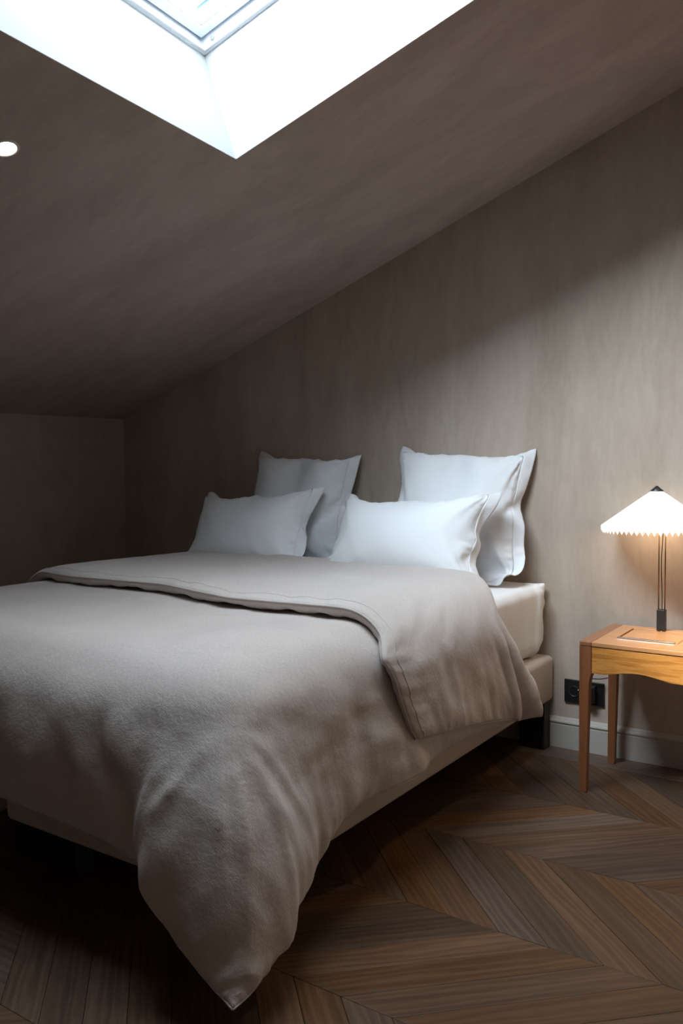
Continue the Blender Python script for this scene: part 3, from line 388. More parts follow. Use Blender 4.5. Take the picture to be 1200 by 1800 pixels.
-1,-1,-1,0,1,0,1,0,2,2,3,2,3,2,-1,0,-1,0,-1,-1,-1,0,0,-52,0,-1,1,0,1,0,1,0,0,-1,0,0,1,-1,1,-1,0,0,0,1,1,0,0,0,0,-1,-1,-1,-2,0,-1,-1,0,0,1,1,0,2,1,2,2,
0,-6,-6,6,5,3,1,0,0,0,0,20,0,0,9,22,26,25,24,25,21,19,16,12,8,9,7,6,5,4,2,2,0,0,0,-1,0,3,1,1,0,-1,-2,-3,-4,-4,-4,-4,-2,-3,-4,-7,-10,-13,-15,-18,-18,
-16,-15,-11,-9,-6,-7,-9,0,0,11,16,15,5,2,-1,-3,0,-1,0,-4,0,0,2,0,0,0,0,-1,1,-1,1,2,1,-3,0,-1,0,1,-1,0,0,0,0,2,-1,-1,1,0,1,0,0,1,-3,-4,-4,-6,-5,-7,-5,
-7,6,9,13,6,2,5,4,3,-2,-1,-1,-1,5,0,-2,-3,0,-1,0,0,0,0,0,0,0,-1,1,-1,0,1,-1,1,0,0,0,2,0,0,0,-2,0,0,1,1,-2,-2,-3,-6,-6,-7,-6,-8,-6,22,9,2,2,0,3,4,4,2,
-3,-1,0,0,0,0,0,-2,1,-1,1,0,-1,1,-1,0,0,0,0,0,-1,1,0,0,0,0,0,-1,1,-1,0,1,1,-1,0,-1,-1,-5,-5,-6,-7,-8,-6,-5,35,5,-1,-4,-3,1,4,4,4,2,-2,0,-1,1,-1,-1,1,
-1,0,-1,0,0,1,0,-1,0,0,0,0,0,0,0,1,0,0,-1,1,-2,1,0,0,0,1,-1,-1,-3,-4,-4,-7,-7,-6,-5,-3,42,5,0,-5,-8,-3,1,5,5,4,0,-1,-1,-2,1,1,-1,0,0,0,0,1,-1,0,0,0,
-1,1,0,0,-1,1,0,0,0,0,0,-3,1,1,1,0,-2,-1,-2,-3,-2,-6,-4,-5,-5,-4,-4,37,4,3,3,-4,-10,-4,1,6,6,4,-1,0,0,-1,0,0,0,-1,0,0,0,0,0,0,1,0,-1,0,0,0,0,0,1,0,0,
-1,1,0,0,-1,-1,-2,-2,-2,-2,-3,-2,-5,-4,-4,-4,-3,28,4,5,4,3,-2,-10,-6,3,6,7,5,-2,1,0,-1,0,-1,0,0,0,-1,1,0,0,-1,0,0,0,0,1,0,0,1,1,-1,0,2,-2,-1,0,-3,-3,
-3,-2,-1,-3,-4,-2,-3,-4,-4,-1,21,2,4,3,5,5,2,-9,-8,3,7,8,3,0,0,-1,-1,-1,0,0,0,1,-1,0,0,0,0,0,1,-1,0,0,1,0,1,1,0,-1,0,-1,-2,-2,-4,-3,-3,-3,-3,-1,-2,-3,
-2,0,-2,15,0,2,4,4,3,3,6,-4,-6,3,7,8,0,-1,-1,-1,0,-1,-1,0,0,0,0,0,0,0,0,-1,2,-1,1,0,0,0,1,0,1,1,1,0,-6,-6,-4,-3,-4,-2,-1,-1,0,1,-2,-1,13,-1,-1,0,2,5,
5,2,6,2,1,7,2,-3,-2,-2,0,-1,-1,0,0,-1,0,0,0,0,0,0,1,-1,1,0,0,1,1,0,1,2,2,2,3,-4,-9,-6,-5,-3,-1,0,1,1,-1,0,-1,9,0,-1,0,0,1,2,6,2,3,2,2,-1,-3,-3,0,-2,
-1,1,-1,-1,0,0,0,0,0,0,0,-1,0,1,0,1,1,1,1,1,2,0,2,3,3,-6,-5,-4,0,1,1,1,1,0,1,-1,6,1,0,-1,0,-1,1,0,3,2,-1,-4,-3,-1,1,-1,0,0,-1,0,0,0,0,-1,0,0,0,0,1,0,
-1,1,0,1,0,1,2,8,2,-5,-6,2,6,0,0,0,1,1,1,2,2,-1,1,5,-1,1,0,0,0,0,0,0,0,0,-3,-2,0,-1,0,0,0,0,0,0,0,0,1,0,0,0,0,-1,0,1,-1,1,-1,0,0,3,4,1,-1,-5,2,2,2,1,
1,1,2,2,1,2,1,-1,3,0,0,0,1,0,-1,0,1,0,-1,-1,-1,0,-1,0,0,0,0,0,0,0,0,0,0,0,0,0,0,0,-1,1,-1,1,0,0,0,0,1,0,1,0,1,1,1,1,2,2,2,1,0,1,1,4,0,-1,1,-1,0,0,1,
-1,0,-1,-1,-1,0,0,0,0,0,0,0,0,0,0,0,0,0,0,0,0,0,0,0,0,-1,0,0,-2,-1,2,2,0,1,1,1,1,1,1,2,2,2,1,1,2,4,0,0,-1,0,0,1,-2,0,0,0,-1,-1,0,0,0,0,0,0,0,0,0,0,0,
0,0,0,0,0,0,0,-1,1,0,0,0,-2,0,-1,2,2,-1,2,0,1,1,1,1,1,2,2,2,0,3,0,0,1,-1,0,-1,1,-1,0,-1,0,-1,-1,1,0,0,0,0,0,0,0,0,0,0,0,-1,0,1,0,0,0,-1,1,0,-1,0,-8,
-1,2,5,4,0,1,1,1,1,0,2,1,2,0,2,2,0,0,-1,1,0,0,-1,0,0,0,-1,0,0,0,0,0,0,0,0,0,0,0,0,0,0,0,0,0,0,0,0,0,-1,0,1,0,-4,-2,1,5,0,1,1,0,0,1,1,0,1,1,2,0,1,0,0,
0,0,-1,0,1,1,-1,0,0,-1,0,0,0,0,0,0,0,0,0,0,0,0,0,1,0,-1,0,0,0,0,0,0,0,0,0,0,0,0,0,1,0,0,0,0,1,1,1,0,1,0,0,0,-1,1,-1,1,1,0,0,-1,0,0,0,0,0,0,0,0,0,0,0,
0,0,0,0,0,0,0,0,0,0,0,0,0,0,0,0,0,0,0,0,1,-1,1,-1,1,0,0,0,1,1,0,0,0,-1,1,0,1,0,-1,0,0,1,0,-1,0,0,0,0,0,0,0,0,0,0,0,0,0,0,0,0,0,0,0,0,0,0,0,0,0,1,-1,0,
0,0,1,-1,0,-1,0,0,0,0,1,0,1,0,0,1,-1,0,0,1,0,-1,0,0,0,0,0,0,0,0,0,0,0,0,0,0,0,0,0,0,0,0,0,0,0,0,0,0,0,0,0,0,0,0,0,0,0,0,0,-1,-1,1,-1,0,1,0,0,1,-1,1,0,
0,-1,0,1,-1,0,0,0,0,0,0,0,0,0,0,0,0,0,0,0,0,0,0,0,0,0,0,0,0,0,0,0,0,1,0,-1,1,-1,0,-1,0,-1,0,-2,0,-1,0,2,0,0,0,0,-1,1,0,0,0,0,0,0,0,0,0,0,0,0,0,0,0,0,
0,0,0,0,0,0,0,0,0,0,0,0,0,0,0,0,0,0,0,0,0,0,0,-1,0,0,-1,-1,-1,-1,0,0,0,0,0,0,0,0,0,0,0,0,0,0,0,0,0,0,0,0,0,0,0,0,0,0,0,0,0,0,0,0,0,0,0,0,0,0,0,0,0,0,
0,1,-1,0,0,0,-1,0,0,0,-1,-1,-1,1,0,0,1,-1,0,0,0,0,0,0,0,0,0,0,0,0,0,0,0,0,0,0,0,0,0,0,0,0,0,0,0,0,0,0,0,0,0,0,0,1,-1,0,0,0,0,0,0,0,0,0,-1,1,-1,0,0,0,
0,0,0,0,0,0,0,0,0,0,0,0,0,0,0,0,0,0,0,0,0,0,0,0,0,0,0,0,0,0,0,0,0,0,0,0,0,0,0,1,0,-1,0,0,0,0,0,0,0,0,0,0,0,0,0,0,0,0,0,0,0,0,0,0,0,0,0,0,0,0,0,0,0,0,
0,0,0,0,0,0,0,0,0,0,0,0,0,0,1,-1,1,0,0,-1,1,0,0,0,0,0,0,0,0,1,-1,0,0,0,0,0,0,0,0,-1,1,-1,0,0,0,0,0,0,0,0,0,0,0,1,0,0,0,0,0,0,0,0,0,0,0,0,0,0,0,0,0,0,
1,0,0,1,-1,0,1,0,1,0,-1,1,-1,0,1,-1,0,0,0,0,0,0,0,0,0,0,0,0,0,0,0,0,0,0,-1,0,0,0,1,0,0,0,0,0,0,0,0,0,-1,1,0,0,0,0,0,0,0,0,0,-1,0,1,-1,1,-1,1,0,-1,1,
-1,0,0,0,0,0,0,0,0,0,0,0,0,0,0,0,0,0,0,0,0,0,-1,0,0,1,0,0,0,0,0,0,1,-1,0,0,0,-1,0,-1,-1,0,0,-1,-1,1,1,-1,0,0,0,0,-1,1,-1,0,0,0,0,0,0,0,0,0,0,0,0,0,0,
0,0,0,0,0,0,0,0,0,-1,0,0,0,0,0,1,0,0,0,0,0,-1,-1,1,-1,-1,-1,1,-1,2,0,0,0,-1,0,0,0,-1,1,-1,0,0,0,0,0,0,0,0,0,0,0,0,0,0,0,0,0,0,0,0,0,0,0,0,0,0,0,0,0,0,
0,1,-1,0,0,-1,-1,0,0,0,-2,0,2,0,0,0,0,0,-1,0,0,0,-1,0,0,0,0,0,0,0,0,0,0,0,0,0,0,0,0,0,0,0,0,0,0,0,0,0,0,0,0,0,0,1,0,0,-1,-1,1,-1,-1,0,-1,0,0,4,-1,0,0,
0,-1,1,-1,0,-1,0,-1,1,-2,1,0,0,0,0,0,0,0,0,0,0,0,0,0,0,0,0,0,0,0,0,0,0,0,0,0,0,0,1,0,-1,0,-1,0,0,-1,0,-1,0,5,-1,-1,0,0,1,-1,0,-1,0,-1,0,-1,0,0,0,0,0,
0,0,0,0,0,0,0,0,0,0,0,0,0,0,0,0,0,0,0,0,0,-1,2,0,0,0,0,0,0,0,-1,0,-2,1,0,6,0,-1,0,0,-1,0,0,0,-1,-1,-2,1,0,-1,0,0,0,0,0,0,0,0,0,0,0,0,0,0,0,0,0,0,0,0,
0,0,0,0,3,-2,0,1,1,0,0,-1,-1,0,-1,1,0,-2,9,-1,0,-1,-1,1,0,-1,0,0,-4,0,-4,1,1,0,0,0,0,0,0,0,0,0,0,0,0,0,0,0,0,0,0,0,0,0,0,0,0,-3,0,3,2,2,0,1,0,-2,0,0,
1,3,0,19,0,-4,-3,-1,-2,1,2,0,-2,2,-2,1,0,0,0,0,0,0,0,0,0,0,0,0,0,0,0,0,0,0,0,0,0,0,4,-4,0,0,0,0,0,0,0,1,-3,-2,1,1,2,0,-4,-3,7,3,5,3,1,-1,-2,-1,1,3,1,
-1,-1,1,-1,0,0,0,0,0,0,0,0,0,0,0,0,0,0,0,0,0,0,0,0,-4,5,0,0,-1,0,0,1,-4,-2,-3,-1,-2,-4,-6,-5,-3,-2,7,0,0,1,1,1,2,1,0,-1,1,1,1,-1,1,0,0,0,0,0,0,5,0,-1,
1,0,0,-1,-4,5,0,-5,0,0,0,11,-10,-2,0,1,0,-1,-1,0,-3,0,0,-1,1,1,1,0,1,5,0,1,1,0,2,0,0,-3,-1,-3,-1,0,0,0,0,0,0,0,0,0,-5,0,1,-1,0,0,1,4,-5,0,5,0,0,0,-11,
9,2,0,0,0,0,2,3,1,3,0,0,0,0,0,0,0,-2,0,1,-1,1,0,1,0,3,-1,0,-1,-1,0,0,0,0,0,0,0,0,0,0,0,0,0,0,0,0,0,0,0,0,0,0,0,0,0,0,0,0,1,0,2,2,-2,0,1,0,1,0,1,2,1,0,
-1,1,0,0,0,0,0,0,0,-1,0,0,0,0,0,0,0,0,0,0,0,0,0,0,0,0,0,0,0,0,0,0,0,0,0,0,0,0,0,0,1,0,1,2,0,1,0,1,1,0,1,1,0,0,0,0,0,0,0,0,0,-1,0,1,0,0,0,0,0,0,0,0,0,
0,0,0,0,0,0,0,0,0,0,0,0,0,0,0,0,0,0,0,-1,-1,1,1,1,2,0,1,1,1,1,0,1,0,0,0,0,0,0,0,-1,0,1,0,-1,0,0,0,0,0,0,0,0,0,0,0,0,0,0,0,0,0,0,0,0,0,0,0,0,0,0,0,0,0,
0,0,1,1,0,2,1,1,0,1,2,0,0,1,0,0,0,-1,1,0,0,-1,0,1,0,0,0,0,0,0,0,0,0,0,0,0,0,0,0,0,0,0,0,0,0,0,0,0,0,0,0,0,-1,-1,0,1,1,2,0,1,1,2,0,1,1,0,-1,0,0,0,1,-1,
0,0,0,0,0,0,0,0,0,0,0,0,0,0,0,0,0,0,0,0,0,0,0,0,0,0,0,0,0,0,0,0,0,0,-1,1,0,1,1,2,1,0,0,2,0,0,0,1,-1,0,1,-1,1,0,-1,0,1,0,0,0,0,0,0,0,0,0,0,0,0,0,0,0,0,
0,0,0,0,0,0,0,0,0,0,0,0,0,-2,0,0,1,1,1,1,0,2,1,1,1,0,0,0,0,1,-1,0,0,0,0,0,0,0,0,0,0,0,0,0,0,0,0,0,0,0,0,0,0,0,0,0,0,0,0,0,0,0,0,0,0,0,0,-1,0,1,1,0,1,
2,0,1,1,1,0,0,0,0,-1,1,0,0,0,0,0,0,1,0,0,0,0,0,0,0,0,0,0,0,0,0,0,0,0,0,0,0,0,0,0,0,0,0,0,0,-1,-1,0,1,0,1,1,0,1,1,1,1,1,0,0,-1,1,0,0,0,0,0,0,0,0,0,0,0,
0,0,0,0,0,0,0,0,0,0,0,0,0,0,0,0,0,0,0,0,0,0,0,0,0,0,0,-2,1,1,0,1,2,0,1,1,1,0,0,0,0,0,0,-1,1,-1,0,0,1,0,1,0,0,0,0,0,0,0,0,0,0,0,0,0,0,0,0,0,0,0,0,0,0,
0,0,0,0,0,0,-2,0,0,1,1,0,1,1,1,1,1,2,0,0,0,0,0,0,-1,0,1,0,-1,1,0,0,0,0,0,0,0,0,0,0,0,0,0,0,0,0,0,0,0,0,0,0,0,0,0,0,0,0,0,-1,-1,0,1,1,1,1,1,1,1,0,1,-1,
0,1,-1,0,0,1,0,-2,1,0,1,0,1,0,0,0,0,0,0,0,0,0,0,0,0,0,0,0,0,0,0,0,0,0,0,0,0,0,0,-1,-1,-1,0,1,1,2,0,1,1,1,1,1,0,0,0,0,0,0,-1,0,0,0,0,0,2,-1,0,0,0,0,0,
0,0,0,0,0,0,0,0,0,0,0,0,0,0,0,0,0,0,0,0,0,-1,-1,0,0,1,1,1,1,1,1,1,1,1,1,0,-1,0,0,0,-1,0,0,0,0,1,0,1,0,0,0,0,0,0,0,0,0,0,0,0,0,0,0,0,0,0,0,0,0,0,0,0,0,
0,-1,-1,-1,0,1,2,1,1,1,1,1,1,0,0,0,0,0,0,-1,1,0,0,-1,1,-1,1,0,0,0,0,0,0,0,0,0,0,0,0,0,0,0,0,0,0,0,0,0,0,0,0,0,0,0,-1,0,0,1,2,2,-1,1,1,1,0,2,1,])
SQUARE_RIGHT_FRONT = ((28, 30, 3), 0.0005, [
-1399,37,25,31,31,42,45,46,46,46,46,46,46,47,43,46,43,47,46,46,46,46,46,46,47,45,47,34,25,36,-14,5,11,3,4,-10,-2,0,1,1,0,1,1,-4,2,0,2,-4,-1,1,1,0,1,0,
0,2,-14,1,13,9,-15,1,6,2,1,6,-1,0,-1,-1,2,-1,-2,2,0,1,-2,1,0,0,-1,0,0,0,-2,-7,7,6,7,0,-14,-2,-2,2,5,7,4,0,0,0,-2,0,1,1,1,-3,1,2,1,-2,0,0,-1,1,2,5,3,2,
-1,0,-9,-3,1,7,5,2,-2,0,0,0,-1,0,-1,0,0,2,3,-1,0,1,0,-1,0,-2,-1,1,4,3,0,-2,-4,2,4,1,0,-2,1,-2,1,1,1,-1,0,0,1,1,0,1,0,0,0,1,-1,0,-2,-2,-2,1,2,0,3,4,1,
-8,-1,0,1,2,-1,0,1,2,1,0,-1,0,0,0,1,0,1,0,1,-1,1,-1,-1,-8,-1,3,9,0,-1,-2,-5,0,0,1,0,0,0,1,0,1,1,-1,0,1,0,1,-1,0,0,2,-1,1,-3,-8,-2,-1,13,-4,-1,-1,-1,
-2,-1,-1,1,-1,1,-1,1,1,0,0,0,0,0,0,0,0,-1,0,0,-2,-5,-1,0,-7,14,-1,-6,2,-2,-2,-1,-1,0,0,-1,1,0,-1,0,1,1,-1,0,-1,0,0,1,-1,-1,-2,-5,2,-8,-2,8,0,-2,-2,0,
1,-1,0,-1,0,0,-1,0,0,0,0,0,1,-1,0,1,-1,-1,-1,-1,-1,2,-3,-3,1,1,1,2,1,0,-2,0,0,-1,1,-1,0,0,0,0,0,-1,1,0,1,-2,1,0,0,0,0,-2,-1,1,5,8,-6,2,-3,0,2,0,-1,1,
-1,1,0,0,-1,0,0,0,-1,1,-1,1,0,0,0,0,-1,1,-4,6,-3,20,-11,-5,-3,1,0,0,1,0,0,-1,0,0,0,0,0,0,-1,0,0,0,0,1,0,-5,-6,7,3,-2,-7,26,-3,-15,0,-5,-2,2,0,-1,0,1,
-1,0,0,0,-1,0,0,0,0,0,0,1,-1,0,-10,-7,10,-6,-8,21,2,-5,-12,-2,2,-3,-1,1,0,0,0,-1,0,-1,0,0,0,0,0,0,0,-1,2,1,0,-15,-4,-7,-1,11,-5,-3,0,6,-1,-5,-1,0,1,
-1,0,0,-2,0,1,-1,0,0,1,0,-1,0,0,3,8,-7,-16,-7,2,-3,-6,8,13,-1,-11,1,1,0,0,0,0,-1,0,-1,0,0,1,-1,-1,1,1,-1,-2,1,5,14,-11,-9,-6,-6,6,3,5,-10,0,4,1,0,-1,
1,-1,0,-1,0,-1,1,-1,-1,0,0,0,1,0,-2,2,4,6,4,-9,1,6,-5,-8,0,8,0,1,0,0,-1,0,-2,1,-1,1,-1,-1,0,0,0,1,0,0,1,-2,-2,8,12,1,-6,4,1,-5,7,1,1,-1,0,1,0,-1,-1,
-1,0,0,0,0,-1,0,-1,1,0,1,0,2,3,-2,4,10,-11,1,9,2,0,0,1,1,0,0,0,-1,0,-2,0,0,0,-1,-1,0,1,-1,1,1,2,0,0,2,3,5,-11,2,7,1,-1,3,2,0,0,-1,0,1,2,-4,0,-1,-1,-3,
2,0,0,-1,-1,1,2,4,2,1,2,4,-9,4,1,-1,8,3,-1,-1,-6,0,-2,2,1,5,-4,0,-2,2,0,-1,-1,-3,1,-3,0,5,8,1,1,5,-9,1,2,10,5,-3,-2,-5,-1,-1,1,-4,0,4,3,-2,2,2,-3,-4,
0,2,-2,2,-5,-2,7,11,1,0,-4,1,1,10,-5,-2,-4,-3,3,1,-1,1,-2,-1,2,3,0,-3,-3,2,-1,-1,0,-1,3,-1,-4,14,2,1,1,7,6,-8,-7,-4,-4,4,2,0,3,3,-2,-2,-1,0,-3,-3,2,2,
2,0,-1,2,1,-2,-5,-5,9,6,8,2,-7,-7,0,-2,2,0,0,1,0,0,2,-2,0,-1,1,-2,1,1,0,2,0,-2,-2,0,3,-2,-5,4,-606,15,22,16,19,12,7,4,3,3,1,1,0,-1,-9,1,10,4,3,2,2,2,
1,1,0,-2,-3,-13,-21,-12,44,0,-6,-1,-3,8,4,1,0,-1,1,-1,-2,-7,3,1,-2,6,2,0,0,-1,1,0,-1,1,-14,0,10,3,44,0,0,-2,-1,-4,2,2,0,1,-1,-1,-1,2,-2,0,2,-1,1,3,1,
1,0,-1,-3,-8,7,3,2,-2,43,0,-2,3,0,-6,-10,-7,1,-2,4,1,5,9,4,0,-3,-5,-2,-1,1,2,0,3,5,3,0,-1,-1,2,42,1,0,-5,-10,-12,-15,-4,-3,3,-1,7,7,5,9,1,-6,-4,-3,-3,
0,0,4,5,7,10,7,3,1,-2,39,-1,-10,-15,-13,-9,-1,-10,-5,0,2,6,1,1,4,1,-1,-1,-1,-1,-1,-1,6,0,7,10,14,11,6,0,32,-11,-13,-24,-4,1,2,3,-1,-5,-3,-8,-1,0,-1,1,
1,1,1,1,0,5,-2,9,-2,2,5,21,14,7,25,-17,0,-3,-11,-4,-1,4,-1,-4,-3,-4,-6,-4,-3,-1,2,3,3,4,4,1,1,-5,3,1,7,11,8,15,26,-10,-7,-1,-3,-4,-1,-2,-1,0,-4,-3,-4,
-4,-2,1,1,1,3,3,2,1,0,1,0,4,7,1,0,17,23,-2,-11,4,-3,-3,-3,-3,-1,-1,-1,-1,-2,-1,-1,-1,0,2,0,1,0,1,1,1,2,4,5,-2,12,0,14,0,-4,-2,-1,1,-1,-1,-2,-1,0,0,1,
0,-1,-2,0,0,0,-1,1,0,0,2,3,0,-1,2,3,1,3,2,4,0,2,-3,-1,-1,-1,0,0,-1,0,0,0,1,-1,-1,0,0,-1,0,1,-1,0,1,1,2,-2,-8,12,-9,4,-3,0,2,0,0,0,-1,0,1,1,1,0,-1,1,0,
-2,-1,0,-2,0,1,0,1,-2,2,-6,3,21,-7,-8,-1,0,-1,1,0,1,1,1,1,0,0,1,1,-1,-1,0,-1,0,-2,-4,1,6,7,-8,-3,3,9,23,-1,-8,-2,-4,-2,1,1,-1,2,1,1,2,1,1,0,-1,-1,-2,
0,-2,1,-2,-1,2,6,8,-8,4,5,21,0,-3,-5,-3,3,-3,-3,2,1,1,2,2,3,2,0,-1,-2,-2,-2,-2,1,2,-4,-2,-1,10,3,4,1,17,-1,-1,-1,6,0,-9,-1,1,0,4,-1,4,7,0,-1,-1,-3,-3,
-2,-1,-1,3,1,-7,-3,1,9,5,-1,13,-3,3,9,1,-14,2,4,3,1,-1,6,1,-2,5,0,-3,0,-4,-2,-1,-2,-1,4,-1,-6,-5,5,2,3,11,2,1,5,-9,1,5,4,0,1,0,3,2,3,-2,1,1,-2,-1,-2,
-3,-4,0,-1,3,-2,-4,-3,-1,3,13,3,-2,-7,0,9,5,0,1,1,4,0,3,-1,0,1,0,-2,0,-2,-3,-2,-2,-1,-2,0,1,-4,-6,-1,8,2,1,-3,7,3,2,2,1,1,2,1,1,2,1,-2,0,0,-2,-2,-2,
-1,-2,-2,0,-3,-3,1,-3,-4,4,3,5,2,2,0,2,4,0,1,2,2,0,3,1,0,-1,-4,-1,-1,2,0,-3,-3,-4,0,-1,-2,-3,-2,5,1,6,2,-2,7,9,4,4,1,-5,-4,-3,3,2,1,-3,-5,3,5,4,4,-1,
-9,-8,-7,-2,-1,-1,-4,6,3,2,-1,12,13,6,4,4,1,-4,-8,-6,-8,6,-1,-5,6,9,5,0,3,0,-3,-10,-13,-9,-1,-2,-5,5,1,3,12,17,7,2,2,-2,-1,2,0,-5,-11,-6,-1,6,12,4,1,
0,-5,3,1,-4,-7,-16,-10,-2,0,9,4,2,27,5,0,0,-2,1,1,-1,1,0,0,-11,1,10,0,-1,-1,1,0,-3,0,4,0,-7,-29,-1,-3,21,8,18,0,0,-2,-3,2,1,0,-1,-2,2,1,1,1,-3,-1,0,3,
-1,1,1,0,0,-1,-2,-1,-18,-7,28,14,5,0,-1,-2,2,-1,1,0,0,0,-1,1,0,-1,1,-2,1,-5,-1,-2,-4,1,2,3,4,3,-8,-18,1477,-24,-33,-29,-31,-16,0,0,0,0,0,0,0,0,16,-1,
-15,0,0,0,0,0,0,0,0,0,4,29,33,26,4,12,9,2,4,-13,-14,-3,1,0,1,3,5,17,-5,0,3,-17,-7,-1,-1,0,0,0,0,5,25,-2,-9,-17,-3,9,15,-3,2,7,-1,-2,-2,1,1,1,2,-4,4,0,
-6,3,-3,-6,-3,-4,-2,0,8,15,-7,-4,-19,-12,13,-13,-9,9,11,15,11,4,1,0,-2,-1,-4,-11,-9,-1,9,7,4,0,-1,-1,-1,-3,-9,-13,-7,-7,4,9,17,-5,2,12,12,6,3,0,0,0,1,
-1,-1,0,-5,-1,4,1,0,1,0,0,-1,-2,-2,-10,-15,-9,1,8,25,4,7,9,2,-1,-2,-2,-2,0,0,3,1,0,1,1,-1,0,0,0,-1,-1,2,1,1,-1,-4,-10,-4,-2,34,7,4,0,-2,0,1,0,0,-3,-1,
-5,-1,0,-1,1,1,0,1,0,1,3,-1,4,-1,1,1,0,-4,-4,40,5,-1,1,1,0,-1,1,0,0,-2,-2,-3,-3,-3,-1,2,3,2,3,1,0,1,-3,1,1,2,1,-1,-5,36,6,2,1,1,0,1,0,0,0,-1,0,-2,-1,
0,0,0,0,1,0,2,0,0,1,-1,1,-1,-1,1,-6,39,0,6,-2,1,2,0,0,0,0,1,0,0,0,-1,0,0,1,-1,1,-1,1,-1,0,1,-1,-1,0,-5,0,44,0,0,2,0,0,0,1,0,-1,0,0,1,-1,1,-1,1,0,0,-1,
1,0,0,0,0,-1,0,0,-1,0,47,-1,-1,0,0,0,1,0,0,1,0,-1,0,1,-1,0,0,0,0,1,0,0,0,0,-1,0,0,-1,2,-1,44,3,-1,1,0,-1,1,0,0,-1,0,1,-1,0,0,1,-1,0,1,0,-1,0,1,-1,0,0,
1,-1,0,1,37,7,2,0,0,1,-1,0,0,1,0,-1,0,-1,1,-1,1,0,0,0,1,0,0,0,-2,-2,4,0,-1,-3,31,3,9,0,2,1,0,0,1,-1,-1,1,-1,0,-1,0,0,1,1,0,0,0,0,0,0,-3,-7,7,-2,-6,36,
-2,3,6,3,-1,0,1,0,0,0,-1,0,-2,0,0,0,1,0,1,0,0,0,1,-1,0,-3,-5,-5,1,42,1,0,2,-3,-1,5,2,-1,0,-1,0,-2,-3,-1,0,2,1,2,1,1,0,-1,0,1,-1,0,-6,-3,0,45,0,-1,-3,
1,8,1,0,1,1,-1,-3,-2,-1,-4,0,2,2,4,2,0,-1,0,-3,0,0,-3,0,1,-2,46,0,-2,1,5,2,1,2,3,0,0,-4,-4,-3,-1,-2,3,2,3,3,1,0,-1,-1,-3,-2,-1,-2,0,1,46,-2,2,3,2,1,2,
4,3,0,-3,-3,-3,-2,-3,-2,3,3,5,2,0,-1,0,-1,-3,-2,-2,-3,-3,-1,46,0,0,2,3,3,2,4,3,-1,-2,-4,-4,-3,-2,0,1,5,3,4,-1,-1,-1,-2,-2,-2,-2,-1,-3,-1,47,0,0,2,2,3,
2,4,2,0,-3,-4,-3,-4,-1,-1,4,3,4,3,-2,-3,1,-1,-1,-3,-2,-3,-2,3,46,0,-1,3,2,2,0,2,-3,-2,3,-1,0,-3,-4,2,2,4,3,-1,-5,-6,-1,8,0,-1,-2,-2,1,-1,46,0,-1,1,2,
-6,-3,-4,-18,3,10,10,4,2,-2,0,3,0,-5,-11,0,-9,-1,8,12,6,-2,-1,2,0,46,1,-3,1,-9,-14,-5,-14,-4,-6,6,18,8,14,3,2,-4,-13,-14,-14,3,20,-9,-4,15,12,8,-2,4,
0,46,-1,9,-27,-18,-4,-10,-7,10,5,-6,-5,11,9,18,2,-19,-12,-10,7,4,3,14,-1,-11,3,16,26,-7,0,42,-6,-20,-7,-10,-9,-10,7,3,-1,-4,-5,6,6,7,-1,-6,-9,2,5,-4,
2,12,-3,-2,8,13,4,20,4,36,-17,-15,-10,-3,-3,3,1,2,0,-1,-2,-4,3,-1,0,1,-4,3,5,0,-5,-2,11,7,0,-4,5,19,17,])
